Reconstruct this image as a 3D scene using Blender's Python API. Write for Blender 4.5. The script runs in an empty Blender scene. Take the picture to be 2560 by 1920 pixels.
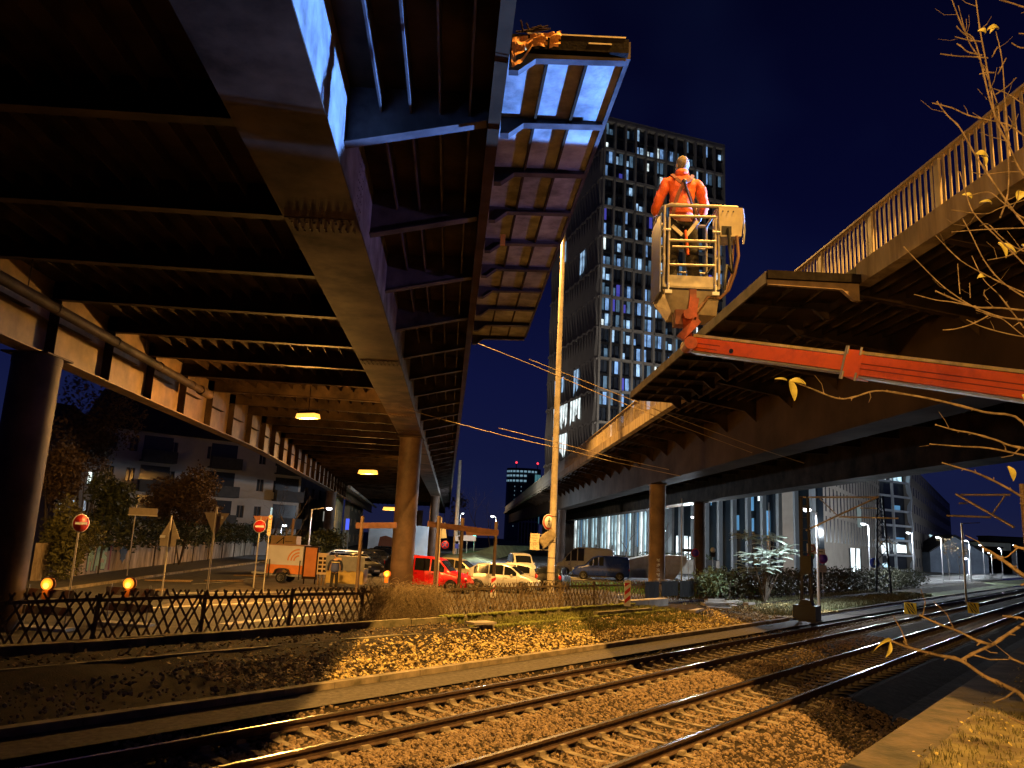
import bpy, bmesh, math, random
from mathutils import Vector, Matrix, noise
from math import radians, sin, cos, pi, tan, atan2, sqrt
random.seed(7)
SC = bpy.context.scene
COL = SC.collection
# ------------------------------------------------------------------ camera
F = 1950.0; PITCH = radians(11.2); ROLL = radians(2.8); CZ = 3.0
CAMR = Matrix.Rotation(pi/2+PITCH, 3, 'X') @ Matrix.Rotation(ROLL, 3, 'Z')
cam = bpy.data.objects.new('camera', bpy.data.cameras.new('camera')); COL.objects.link(cam)
cam.location = (0, 0, CZ); cam.rotation_euler = CAMR.to_euler()
cam.data.sensor_width = 36; cam.data.lens = 36*F/2560
cam.data.clip_start = .05; cam.data.clip_end = 6000
SC.camera = cam
SC.render.resolution_x = 1024; SC.render.resolution_y = 768
# survey helpers: sight lines from the tripod spot to real distances / level planes
def ray(px, py): return CAMR @ Vector(((px-1280)/F, -(py-960)/F, -1))
def G(px, py, z):
    r = ray(px, py); t = (z-CZ)/r.z; return Vector((r.x*t, r.y*t, z))
def D(px, py, d):
    r = ray(px, py); t = d/r.y; return Vector((r.x*t, d, CZ+r.z*t))
TT = Vector((.623, .782, 0)).normalized(); TN = Vector((-TT.y, TT.x, 0))
def T(s, n, z): return TT*s+TN*n+Vector((0, 0, z))      # along the tracks, across, up
# ------------------------------------------------------------------ materials
def nt(m): m.use_nodes = True; return m.node_tree.nodes, m.node_tree.links
def mat(name, c, rough=.6, metal=0, var=.25, sc=4, bump=0, c2=None, emit=0, stretch=None, ramp=(.35,.68), spec=.5, trans=0, alpha=1):
    m = bpy.data.materials.new(name); n, l = nt(m); b = n['Principled BSDF']
    b.inputs['Roughness'].default_value = rough; b.inputs['Metallic'].default_value = metal
    b.inputs['Specular IOR Level'].default_value = spec
    if trans: b.inputs['Transmission Weight'].default_value = trans
    if alpha < 1: b.inputs['Alpha'].default_value = alpha
    c = tuple(c)
    if emit:
        b.inputs['Emission Color'].default_value = (*c, 1); b.inputs['Emission Strength'].default_value = emit
    if var or c2:
        tc = n.new('ShaderNodeTexCoord'); mp = n.new('ShaderNodeMapping'); l.new(tc.outputs['Object'], mp.inputs[0])
        if stretch: mp.inputs['Scale'].default_value = stretch
        no = n.new('ShaderNodeTexNoise'); no.inputs['Scale'].default_value = sc; no.inputs['Detail'].default_value = 6; no.inputs['Roughness'].default_value = .62
        l.new(mp.outputs[0], no.inputs['Vector'])
        r = n.new('ShaderNodeValToRGB'); l.new(no.outputs['Fac'], r.inputs[0])
        r.color_ramp.elements[0].position = ramp[0]; r.color_ramp.elements[1].position = ramp[1]
        r.color_ramp.elements[0].color = (*(c2 if c2 else [x*(1-var) for x in c]), 1)
        r.color_ramp.elements[1].color = (*[min(1, x*(1+var*.6)) for x in c], 1)
        l.new(r.outputs[0], b.inputs['Base Color'])
        if not emit:
            mr = n.new('ShaderNodeMapRange'); mr.inputs['To Min'].default_value = min(1, rough*1.2); mr.inputs['To Max'].default_value = rough*.8
            l.new(no.outputs['Fac'], mr.inputs['Value']); l.new(mr.outputs[0], b.inputs['Roughness'])
        if bump:
            n2 = n.new('ShaderNodeTexNoise'); n2.inputs['Scale'].default_value = sc*6; n2.inputs['Detail'].default_value = 4
            l.new(mp.outputs[0], n2.inputs['Vector'])
            bp = n.new('ShaderNodeBump'); bp.inputs['Strength'].default_value = bump; bp.inputs['Distance'].default_value = .02
            l.new(n2.outputs['Fac'], bp.inputs['Height']); l.new(bp.outputs[0], b.inputs['Normal'])
    else: b.inputs['Base Color'].default_value = (*c, 1)
    return m
def glow(name, c, s): return mat(name, c, emit=s, var=0)
def glowroom(name, c, s, sc=.9):
    # light coming from rooms: blinds, ceilings and furniture make it uneven
    m = mat(name, c, emit=s, var=0); n, l = nt(m); b = n['Principled BSDF']
    tc = n.new('ShaderNodeTexCoord'); mp = n.new('ShaderNodeMapping'); mp.inputs['Scale'].default_value = (1,1,.55); l.new(tc.outputs['Object'], mp.inputs[0])
    v = n.new('ShaderNodeTexNoise'); v.inputs['Scale'].default_value = sc; v.inputs['Detail'].default_value = 5; v.inputs['Roughness'].default_value = .7; l.new(mp.outputs[0], v.inputs['Vector'])
    r = n.new('ShaderNodeMapRange'); r.inputs['From Min'].default_value = .36; r.inputs['From Max'].default_value = .62; r.inputs['To Min'].default_value = s*.15; r.inputs['To Max'].default_value = s*1.4; l.new(v.outputs['Fac'], r.inputs['Value']); l.new(r.outputs[0], b.inputs['Emission Strength'])
    return m
M = dict(
 steel=mat('old painted bridge steel', (.045,.027,.015), .7, 0, .5, .9, .15, c2=(.012,.007,.004), spec=.1),
 soffit=mat('flaking soffit paint', (.10,.08,.075), .7, 0, .35, 1.3, .2, c2=(.04,.03,.03), spec=.1),
 concrete=mat('weathered concrete', (.34,.30,.25), .85, 0, .3, 1.4, .3),
 fascia=mat('streaked concrete fascia', (.31,.24,.155), .85, 0, .5, 2.2, .3, stretch=(1,1,.18), c2=(.15,.105,.06)),
 poleC=mat('spun concrete pole', (.66,.58,.44), .75, 0, .22, 3, .15),
 asphalt=mat('asphalt', (.060,.056,.052), .85, 0, .35, 2.5, .3),
 path=mat('gritty asphalt path', (.075,.062,.05), .9, 0, .45, 9, .5),
 soil=mat('dark soil with stones', (.030,.022,.014), .95, 0, .6, 5, .8, spec=.1),
 kerb=mat('concrete kerb', (.27,.22,.15), .85, 0, .45, 2.5, .3, c2=(.12,.10,.06)),
 white=mat('worn white road paint', (.55,.54,.5), .7, 0, .3, 6),
 rail_side=mat('rusty rail', (.085,.05,.032), .8, .2, .4, 8, .2),
 rail_top=mat('polished rail head', (.55,.55,.56), .22, 1, .1, 20),
 sleeper=mat('concrete sleeper', (.24,.20,.15), .85, 0, .45, 4, .4, c2=(.10,.08,.055)),
 stone=mat('ballast stone', (.27,.19,.115), .85, 0, .5, 14, .2, c2=(.06,.042,.03), ramp=(.3,.72)),
 litter=mat('fallen yellow leaves', (.66,.52,.20), .75, 0, .5, 14, 0, c2=(.20,.13,.05)),
 moss=mat('moss', (.10,.13,.025), .95, 0, .5, 12, .8, c2=(.05,.05,.015)),
 wood=mat('tarred fence wood', (.12,.085,.05), .8, 0, .45, 6, .2),
 vine=mat('dry vine stems', (.26,.19,.10), .85, 0, .5, 10),
 dgreen=mat('dark evergreen leaves', (.052,.065,.022), .6, 0, .5, 8),
 ygreen=mat('yellowing leaves', (.12,.115,.03), .6, 0, .5, 8),
 brownleaf=mat('withered brown leaves', (.12,.075,.035), .75, 0, .5, 8),
 grass=mat('rough grass', (.075,.095,.022), .9, 0, .5, 6, .4),
 bark=mat('bark', (.085,.065,.045), .9, 0, .4, 10, .4),
 twig=mat('pale smooth twig bark', (.30,.20,.10), .65, 0, .55, 28, .4, c2=(.12,.075,.035)),
 leafY=mat('yellow leaf', (.62,.50,.10), .5, 0, .25, 30),
 black=mat('black paint', (.012,.012,.013), .45, 0, .2, 5),
 rubber=mat('rubber', (.015,.015,.015), .8, 0, .2, 10),
 galv=mat('galvanised steel', (.42,.42,.42), .45, .6, .2, 12),
 alu=mat('scuffed aluminium', (.42,.38,.31), .5, .4, .25, 9),
 orangep=mat('orange-red boom paint', (.64,.10,.018), .42, 0, .3, 7, .08, c2=(.58,.085,.02), ramp=(.3,.5)),
 signW=mat('white sign face', (.75,.75,.73), .4, 0, .08, 5),
 signR=mat('red sign face', (.55,.02,.02), .4, 0, .1, 5),
 signB=mat('blue sign face', (.03,.06,.42), .4, 0, .1, 5),
 signK=mat('black sign print', (.01,.01,.01), .5, 0, .1, 5),
 signY=mat('yellow sign face', (.7,.5,.03), .5, 0, .15, 8),
 glass=mat('dark window glass', (.012,.014,.018), .08, 0, 0, 1),
 rim=mat('alloy rim', (.55,.55,.55), .35, .6, .1, 5),
 unlit_cut=mat('cut steel darkened as unlit', (.014,.011,.009), .95, 0, .4, 6, .3, spec=.03),  # near-black colour makes the cut faces read as unlit
 stone2=mat('dark facade stone', (.17,.165,.155), .75, 0, .2, .6),
)
# ------------------------------------------------------------------ mesh builder
class MB:
    def __init__(s): s.v = []; s.f = []; s.m = []; s.sm = []
    def add(s, vs, fs, m=0, smooth=False):
        o = len(s.v); s.v += [tuple(v) for v in vs]
        for f in fs: s.f.append(tuple(i+o for i in f)); s.m.append(m); s.sm.append(smooth)
        return s
    def quad(s, a, b, c, d, m=0): return s.add([a, b, c, d], [(0, 1, 2, 3)], m)
    def box(s, c, size, m=0, R=None, taper=1):
        hx, hy, hz = [k/2 for k in size]; c = Vector(c)
        vs = []
        for z in (-1, 1):
            t = taper if z > 0 else 1
            for x, y in ((-1,-1),(1,-1),(1,1),(-1,1)):
                p = Vector((x*hx*t, y*hy*t, z*hz)); vs.append((R@p if R else p)+c)
        return s.add(vs, [(3,2,1,0),(4,5,6,7),(0,1,5,4),(1,2,6,5),(2,3,7,6),(3,0,4,7)], m)
    def bar(s, a, b, w, h, m=0, up=(0,0,1)):
        a = Vector(a); b = Vector(b); d = (b-a).normalized(); u = Vector(up)
        x = d.cross(u)
        if x.length < 1e-4: x = d.cross(Vector((0,1,0)))
        x.normalize(); y = x.cross(d).normalized()
        vs = [p+x*(i*w/2)+y*(j*h/2) for p in (a, b) for i, j in ((-1,-1),(1,-1),(1,1),(-1,1))]
        return s.add(vs, [(3,2,1,0),(4,5,6,7),(0,1,5,4),(1,2,6,5),(2,3,7,6),(3,0,4,7)], m)
    def tube(s, pts, rs, n=8, m=0, cap=True):
        pts = [Vector(p) for p in pts]
        if not hasattr(rs, '__len__'): rs = [rs]*len(pts)
        vs = []; fs = []; x = None
        for i, p in enumerate(pts):
            d = (pts[min(i+1, len(pts)-1)]-pts[max(i-1, 0)])
            d = d.normalized() if d.length > 1e-9 else Vector((0,0,1))
            if x is None: x = d.orthogonal().normalized()
            else:
                x = (x-d*x.dot(d)); x = x.normalized() if x.length > 1e-6 else d.orthogonal().normalized()
            y = d.cross(x)
            vs += [p+(x*cos(2*pi*k/n)+y*sin(2*pi*k/n))*rs[i] for k in range(n)]
        for i in range(len(pts)-1):
            for k in range(n):
                a = i*n+k; b = i*n+(k+1) % n; fs.append((a, b, b+n, a+n))
        s.add(vs, fs, m, True)
        if cap:
            s.add(vs[:n], [tuple(range(n))[::-1]], m); s.add(vs[-n:], [tuple(range(n))], m)
        return s
    def lathe(s, c, prof, n=16, m=0, axis='Z'):
        c = Vector(c); vs = []; fs = []
        for r, z in prof:
            for k in range(n):
                a = 2*pi*k/n; p = Vector((r*cos(a), r*sin(a), z))
                if axis == 'X': p = Vector((p.z, p.x, p.y))
                if axis == 'Y': p = Vector((p.y, p.z, p.x))
                vs.append(c+p)
        for i in range(len(prof)-1):
            for k in range(n):
                a = i*n+k; b = i*n+(k+1) % n; fs.append((a, b, b+n, a+n))
        fs.append(tuple(range(n))[::-1]); fs.append(tuple((len(prof)-1)*n+k for k in range(n)))
        return s.add(vs, fs, m, True)
    def prism(s, poly, d0, d1, plane='XZ', m=0, xf=None):
        # poly (a,b) extruded along the third axis from d0 to d1
        def P(a, b, d):
            p = Vector((a, d, b)) if plane == 'XZ' else (Vector((d, a, b)) if plane == 'YZ' else Vector((a, b, d)))
            return xf@p if xf else p
        n = len(poly); vs = [P(a, b, d0) for a, b in poly]+[P(a, b, d1) for a, b in poly]
        fs = [tuple(range(n)), tuple(range(2*n-1, n-1, -1))]+[(i, i+n, (i+1) % n+n, (i+1) % n) for i in range(n)]
        return s.add(vs, fs, m)
    def ball(s, c, r, n=12, m=0, sq=(1,1,1)):
        prof = [(max(1e-4, sin(pi*i/(n//2)))*r, -cos(pi*i/(n//2))*r) for i in range(n//2+1)]
        k = len(s.v); s.lathe((0,0,0), prof, n, m)
        for i in range(k, len(s.v)):
            v = s.v[i]; s.v[i] = (v[0]*sq[0]+c[0], v[1]*sq[1]+c[1], v[2]*sq[2]+c[2])
        return s
    def xform(s, X, k=0):
        for i in range(k, len(s.v)): s.v[i] = tuple(X@Vector(s.v[i]))
        return s
    def mesh(s, name, mats):
        me = bpy.data.meshes.new(name); me.from_pydata(s.v, [], s.f)
        for m in (mats if isinstance(mats, (list, tuple)) else [mats]): me.materials.append(m)
        me.polygons.foreach_set('material_index', s.m); me.polygons.foreach_set('use_smooth', s.sm)
        me.update(); return me
    def obj(s, name, mats, parent=None, world=False, kind=None, loc=None):
        """one mesh object; world=True: vertices are world positions although it has a parent"""
        me = s.mesh(name, mats); o = bpy.data.objects.new(name, me); COL.objects.link(o)
        if parent:
            o.parent = parent
            if world:
                P = Matrix.Identity(4); q = parent; ch = []
                while q: ch.append(q); q = q.parent
                for q in reversed(ch): P = P@q.matrix_parent_inverse@Matrix.LocRotScale(q.location, q.rotation_euler, q.scale)
                o.matrix_parent_inverse = P.inverted()
        elif world:
            xs = [v[0] for v in s.v]; ys = [v[1] for v in s.v]; z0 = min(v[2] for v in s.v)
            c = Vector(((min(xs)+max(xs))/2, (min(ys)+max(ys))/2, z0)); me.transform(Matrix.Translation(-c)); o.location = c
        if loc is not None: o.location = loc
        if kind: o['kind'] = kind
        return o
def tag(o, label, cat, group=None):
    o['label'] = label; o['category'] = cat
    if group: o['group'] = group
    return o
def thing(name, label, cat, loc=(0,0,0), rz=0, group=None, rot=None):
    o = bpy.data.objects.new(name, None); COL.objects.link(o); o.empty_display_size = .2
    o.location = loc; o.rotation_euler = rot if rot else (0, 0, rz)
    return tag(o, label, cat, group)
def dup(root, loc=None, rz=None, label=None, group=None):
    def cp(o, par):
        c = o.copy(); COL.objects.link(c); c.parent = par
        for ch in list(o.children): cp(ch, c)
        return c
    r = cp(root, None)
    if loc is not None: r.location = loc
    if rz is not None: r.rotation_euler = (0, 0, rz)
    if label: r['label'] = label
    if group: r['group'] = group
    return r
def lamp(name, kind, loc, power, color, size=.1, parent=None, aim=None, angle=60, blend=.3):
    d = bpy.data.lights.new(name, kind); d.energy = power; d.color = color
    d.shadow_soft_size = size
    if kind == 'SPOT': d.spot_size = radians(angle); d.spot_blend = blend
    o = bpy.data.objects.new(name, d); COL.objects.link(o)
    if parent: o.parent = parent
    o.location = loc
    if aim is not None: o.rotation_euler = (Vector(aim)-Vector(loc)).to_track_quat('-Z', 'Y').to_euler()
    return o
def text(parent, s, size, loc, rot, m, depth=.002, name='lettering', align='CENTER'):
    cu = bpy.data.curves.new('t', 'FONT'); cu.body = s; cu.size = size; cu.extrude = depth; cu.align_x = align; cu.align_y = 'CENTER'
    o = bpy.data.objects.new('t', cu); me = bpy.data.meshes.new_from_object(o); me.materials.clear(); me.materials.append(m)
    bpy.data.objects.remove(o); t = bpy.data.objects.new(name, me); COL.objects.link(t); t.parent = parent
    t.location = loc; t.rotation_euler = rot; return t
ORANGE = (1, .52, .14); WHITE = (.80, .90, 1); BLUEW = (.25, .42, 1)
# ------------------------------------------------------------------ sky
w = bpy.data.worlds.new('World'); SC.world = w; w.use_nodes = True
wn, wl = w.node_tree.nodes, w.node_tree.links; bg = wn['Background']
tc = wn.new('ShaderNodeTexCoord'); sp = wn.new('ShaderNodeSeparateXYZ'); wl.new(tc.outputs['Generated'], sp.inputs[0])
cr = wn.new('ShaderNodeValToRGB'); wl.new(sp.outputs['Z'], cr.inputs[0])
els = cr.color_ramp.elements
els[0].position = 0; els[0].color = (.0085, .0095, .030, 1); els[1].position = .75; els[1].color = (.0003, .0004, .0035, 1)
for p, c in ((.06, (.0048, .0068, .032)), (.2, (.0032, .0046, .030)), (.4, (.0012, .0017, .0155))):
    e = els.new(p); e.color = (*c, 1)
no = wn.new('ShaderNodeTexNoise'); no.inputs['Scale'].default_value = 2.6; no.inputs['Detail'].default_value = 3; wl.new(tc.outputs['Generated'], no.inputs['Vector'])
r2 = wn.new('ShaderNodeValToRGB'); wl.new(no.outputs['Fac'], r2.inputs[0]); r2.color_ramp.elements[0].position = .5; r2.color_ramp.elements[1].position = .85
r2.color_ramp.elements[0].color = (0,0,0,1); r2.color_ramp.elements[1].color = (.0028,.0052,.0150,1)
ad = wn.new('ShaderNodeMixRGB'); ad.blend_type = 'ADD'; ad.inputs[0].default_value = 1
wl.new(cr.outputs[0], ad.inputs[1]); wl.new(r2.outputs[0], ad.inputs[2]); wl.new(ad.outputs[0], bg.inputs['Color']); bg.inputs['Strength'].default_value = 1.3
vs_ = SC.view_settings; SC.display_settings.display_device = 'sRGB'; vs_.view_transform = 'Standard'; vs_.look = 'None'; vs_.exposure = 0; vs_.gamma = 1
SC.cycles.use_denoising = True
SC.cycles.max_bounces = 5; SC.cycles.diffuse_bounces = 1; SC.cycles.glossy_bounces = 3; SC.cycles.sample_clamp_indirect = 3
SC.cycles.use_light_tree = True
# ================================================================== GROUND
FN = 20.4          # fence line, metres across from the camera spot
def sheet(name, quads, m, kind='structure'):
    b = MB()
    for q in quads: b.quad(*q)
    o = b.obj(name, m, world=True); o['kind'] = kind; return o
sheet('road', [(T(-300,FN-.15,0), T(3000,FN-.15,0), T(3000,3000,0), T(-300,3000,0))], M['asphalt'])
# ballasted track bed, one long relief sheet across the tracks
prof = [(-400,-.45),(-60,-.45),(2.0,-.5),(2.2,-.6),(4.6,-.5),(5.5,-.27),(5.9,-.29),(6.1,-.34),(7.7,-.34),(7.9,-.29),(8.3,-.25),(9.0,-.25),(9.4,-.29),(9.6,-.34),(11.2,-.34),(11.4,-.26),(11.68,-.17),(11.75,-.13),(12.0,-.12)]
b = MB()
for s0, s1 in ((-80,3000),):
    for (n0,z0),(n1,z1) in zip(prof, prof[1:]): b.quad(T(s0,n0,z0), T(s1,n0,z0), T(s1,n1,z1), T(s0,n1,z1))
o = b.obj('ground', M['soil'], world=True, kind='structure')
sheet('path', [(T(-80,11.7,-.1), T(3000,11.7,-.1), T(3000,12.72,-.08), T(-80,12.72,-.08))], M['path'])
b = MB()
for i in range(int((40+30)/1.2)):
    s = -30+i*1.2
    if s > 36.2: break
    b.box(T(s+.6,12.82,-.04), (1.19,.2,.16), R=Matrix.Rotation(atan2(TT.y,TT.x),3,'Z'))
b.box(T(36.9,12.98,-.02), (.25,.5,.2), R=Matrix.Rotation(atan2(TT.y,TT.x),3,'Z'))
for i in range(60): b.box(T(37+i*1.2+.6,13.2,-.06), (1.19,.16,.1), R=Matrix.Rotation(atan2(TT.y,TT.x),3,'Z'))
b.obj('kerb', M['kerb'], world=True, kind='structure')
# verge between path and retaining walls: uneven soil
b = MB(); NS, NN = 260, 14
vs = []
for i in range(NS+1):
    s = -30+i*.6
    for j in range(NN+1):
        n = 12.9+j*(16.6-12.9)/NN
        z = -.10+.02*j/NN+(.28*max(0, (j-6)/8)**1.4) + .07*noise.noise(Vector((s*.7,n*.9,0)))*(j > 0)+.03*noise.noise(Vector((s*3,n*3,5)))
        vs.append(T(s,n,z))
b.add(vs, [(i*(NN+1)+j, (i+1)*(NN+1)+j, (i+1)*(NN+1)+j+1, i*(NN+1)+j+1) for i in range(NS) for j in range(NN)], 0, True)
b.obj('verge', M['soil'], world=True, kind='structure')
b = MB(); NS = 330
vs = []
for i in range(NS+1):
    s = -30+i*.6
    for j, n in enumerate((16.5,17.0,17.6,18.3,18.9,19.6,20.3)):
        z = (.12 if n < 18.5 else .0)+.07*noise.noise(Vector((s*.8,n,3))); z += 0
        if s > 40: z = -.05+.05*noise.noise(Vector((s,n,0)))
        vs.append(T(s,n,z))
b.add(vs, [(i*7+j, (i+1)*7+j, (i+1)*7+j+1, i*7+j+1) for i in range(NS) for j in range(6)], 0, True)
b.obj('terrace', M['soil'], world=True, kind='structure')
# grass strip and far verge on the right
sheet('grass', [(T(46,13.3,-.05), T(400,13.3,-.05), T(400,18,-.03), T(46,18,-.03))], M['grass'])
# platform by the camera
b = MB(); PN = 2.41; PZ = 1.0
b.box(T(4.5,PN-.3,PZ-.75), (70,.6,1.5), R=Matrix.Rotation(atan2(TT.y,TT.x),3,'Z'))
b.obj('platform_edge', mat('grimy platform edge', (.060,.043,.022), .9, 0, .5, 2.5, .6, c2=(.022,.02,.008)), world=True, kind='structure')
b = MB(); vs = []
NX, NY = 120, 40
for i in range(NX+1):
    for j in range(NY+1):
        s = 4+i*.15; n = PN-.55-j*.15
        z = PZ+.015+.05*noise.noise(Vector((s*1.6,n*1.6,0)))*min(1,j/3)+.02*noise.noise(Vector((s*7,n*7,0)))*min(1,j/3)
        vs.append(T(s,n,z))
b.add(vs, [(i*(NY+1)+j, i*(NY+1)+j+1, (i+1)*(NY+1)+j+1, (i+1)*(NY+1)+j) for i in range(NX) for j in range(NY)], 0, True)
b.obj('platform_soil', mat('mossy platform soil', (.10,.085,.03), .95, 0, .5, 2.2, .8, c2=(.04,.026,.012)), world=True, kind='structure')
# kerbs and markings on the road beyond the fence
RB = lambda a, c, w, h, z=.0: None
b = MB()
def strip(b, p, q, w, h): b.bar(Vector(p)+Vector((0,0,h/2)), Vector(q)+Vector((0,0,h/2)), w, h)
k1 = [G(60,1490,0), G(300,1455,0), G(420,1437,0), G(640,1408,0), G(700,1398,0)]
for a, c in zip(k1, k1[1:]): strip(b, a, c, .16, .12)
b.obj('road_kerb', M['kerb'], world=True, kind='structure')
b = MB()
sd = Vector((-.18,.98,0)).normalized()
for px0,py0,px1,py1,w_ in ((430,1483,880,1478,.5),(300,1523,850,1497,.35),(520,1458,640,1445,.14),(480,1460,620,1452,.14),(560,1560,840,1530,.4)):
    p, q = G(px0,py0,.006), G(px1,py1,.006); d = (q-p).normalized(); x = Vector((-d.y,d.x,0))*w_/2
    b.quad(p-x, q-x, q+x, p+x)
for px0,py0,px1,py1,w_ in ((1540,1487,1720,1474,.12),(1545,1512,1700,1497,.25),(1440,1449,1475,1444,1.2)):
    p, q = G(px0,py0,.006), G(px1,py1,.006); d = (q-p).normalized(); x = Vector((-d.y,d.x,0))*w_/2
    b.quad(p-x, q-x, q+x, p+x)
b.obj('road_marking', M['white'], world=True, kind='structure')
# sandy car park surface (lighter), pale pavement by the glass building, green verge
sheet('car_park', [(G(380,1520,.004), G(1060,1500,.004), G(1200,1430,.004), G(700,1425,.004))], mat('trodden gravel car park', (.15,.12,.085), .9, 0, .4, 1.2, .3))
sheet('lawn', [(T(44,20.8,.006), T(60,20.8,.006), T(66,31,.006), T(47,35,.006))], mat('lawn', (.045,.12,.025), .9, 0, .4, 5, .4))
sheet('pavement', [(T(56,20.6,.01), T(420,20.6,.01), T(420,27,.01), T(64,30,.01))], mat('pale paving', (.26,.25,.24), .8, 0, .2, 2))

# ================================================================== BALLAST, LITTER (countless: stuff)
def rock_variants(k, flat=.7):
    out = []
    for i in range(k):
        bm = bmesh.new(); bmesh.ops.create_icosphere(bm, subdivisions=1, radius=1)
        sx, sy, sz = random.uniform(.7,1.3), random.uniform(.6,1.1), random.uniform(.5,.9)*flat/.7
        for v in bm.verts:
            r = random.uniform(.72,1.18); v.co = Vector((v.co.x*sx*r, v.co.y*sy*r, v.co.z*sz*r))
        # keep 3/4 of verts detail as is
        out.append(([v.co.copy() for v in bm.verts], [tuple(v.index for v in f.verts) for f in bm.faces])); bm.free()
    return out
RV = rock_variants(9)
def scatter(name, m, pts, size, variants, kind='stuff', tilt=1.0):
    vs = []; fs = []
    for p in pts:
        V, Fc = random.choice(variants); s = size*random.choice((.5,.7,.9,1,1.15,1.5))*random.uniform(.85,1.15)
        R = Matrix.Rotation(random.uniform(0,2*pi),3,'Z')@Matrix.Rotation(random.uniform(-tilt,tilt),3,'X')@Matrix.Rotation(random.uniform(-tilt,tilt),3,'Y')
        o = len(vs)
        for v in V: q = R@v*s; vs.append((q.x+p.x, q.y+p.y, q.z+p.z))
        for f in Fc: fs.append(tuple(i+o for i in f))
    me = bpy.data.meshes.new(name); me.from_pydata(vs, [], fs); me.materials.append(m); me.update()
    o = bpy.data.objects.new(name, me); COL.objects.link(o); o['kind'] = kind; return o
def bedz(n):
    for (n0,z0),(n1,z1) in zip(prof, prof[1:]):
        if n0 <= n <= n1: return z0+(z1-z0)*(n-n0)/(n1-n0)
    return -.15
def vis_density(s):  # stones per metre of track for a strip 1 m wide
    return 1
pts = []
def fill(s0, s1, n0, n1, per_m2, dz=0.0):
    for _ in range(int((s1-s0)*(n1-n0)*per_m2)):
        s = random.uniform(s0,s1); n = random.uniform(n0,n1)
        pts.append(T(s,n,bedz(n)+dz+.02*noise.noise(Vector((s*2,n*2,0)))))
fill(5,13,4.4,6.0,330); fill(13,20,4.2,6.0,190)
fill(5,13,6.1,7.75,260); fill(13,22,6.1,7.75,160); fill(22,34,6.1,7.7,45)
fill(5,13,7.8,9.6,380); fill(13,24,7.8,9.6,210); fill(24,36,7.8,9.6,60)
fill(5,14,9.7,11.2,240); fill(14,26,9.7,11.2,150); fill(26,40,9.7,11.2,35)
fill(6,16,11.25,11.75,190); fill(16,34,11.25,11.7,90); fill(7,12.5,2.5,4.4,200)
scatter('ballast', M['stone'], pts, .040, RV)
pts = []
for _ in range(26000):
    s = random.uniform(9,46); n = random.uniform(12.95,16.2); h = max(0,(n-14.5)/2)
    if random.random() < h*.75: continue
    pts.append(T(s,n,-.045+.035*(n-13)+.07*noise.noise(Vector((s*.7,n*.9,0)))+.02+(.12*max(0,(n-15)/1.4))))
LF = [([Vector((-1,0,0)),Vector((0,-.55,.12)),Vector((1,0,.3)),Vector((0,.6,.1))], [(0,1,2,3)]),
      ([Vector((-1,0,.2)),Vector((-.2,-.6,0)),Vector((.9,-.1,.1)),Vector((.1,.5,.35))], [(0,1,2,3)])]
scatter('leaf_litter', M['litter'], pts, .046, LF, tilt=.7)
pts = []
for _ in range(5200):
    s = random.uniform(6.5,20); n = random.uniform(-3,PN-.45)
    if random.random() < .35+.3*noise.noise(Vector((s,n,9))): pts.append(T(s,n,PZ+.05+.04*noise.noise(Vector((s*1.6,n*1.6,0)))))
scatter('fallen_leaves', mat('brown and yellow leaf bits', (.42,.33,.10), .8, 0, .6, 25, c2=(.12,.10,.02)), pts, .022, LF, tilt=.9)
# mossy / weedy clumps on the terraces
def tuft_stuff(name, m, pts, h, w_=.012, blades=7, spread=.08):
    vs = []; fs = []
    for p in pts:
        for k in range(blades):
            a = random.uniform(0,2*pi); hh = h*random.uniform(.4,1.2); lean = random.uniform(.1,.8)*hh
            bx, by = p.x+random.uniform(-spread,spread), p.y+random.uniform(-spread,spread)
            dx, dy = cos(a)*w_, sin(a)*w_; tx, ty = bx+sin(a)*lean, by-cos(a)*lean; o = len(vs)
            mx, my = bx+sin(a)*lean*.35, by-cos(a)*lean*.35
            vs += [(bx-dx,by-dy,p.z),(bx+dx,by+dy,p.z),(mx+dx,my+dy,p.z+hh*.6),(mx-dx,my-dy,p.z+hh*.6),(tx,ty,p.z+hh)]
            fs += [(o,o+1,o+2,o+3),(o+3,o+2,o+4)]
    me = bpy.data.meshes.new(name); me.from_pydata(vs, [], fs); me.materials.append(m); me.update()
    o = bpy.data.objects.new(name, me); COL.objects.link(o); o['kind'] = 'stuff'; return o
pts = [T(random.uniform(8,13),random.uniform(-.8,1.85),PZ+.02) for _ in range(900)]
tuft_stuff('weeds', M['ygreen'], pts, .06, .003, 6, .06)
pts = [T(s,n,.13) for s,n in ((random.uniform(20,34),random.gauss(17.2,.7)) for _ in range(1300))]+[T(random.uniform(17,36),random.gauss(19.3,.3),.0) for _ in range(700)]+[T(random.uniform(22,33),random.gauss(15.6,.5),.05) for _ in range(700)]
tuft_stuff('weeds', mat('mossy weeds', (.19,.20,.045), .85, 0, .5, 5), pts, .15, .007, 9, .16)
pts = [T(random.uniform(38,75),random.uniform(13.6,18.5),-.04) for _ in range(4200)]
tuft_stuff('rough_grass', mat('pale dry grass', (.20,.20,.10), .9, 0, .5, 4), pts, .26, .014, 6, .2)
pts = [T(random.uniform(44,62),random.uniform(20.9,31),0) for _ in range(2200)]
tuft_stuff('lawn_grass', mat('lit lawn blades', (.06,.17,.03), .8, 0, .4, 4), pts, .16, .02, 5, .2)

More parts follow.
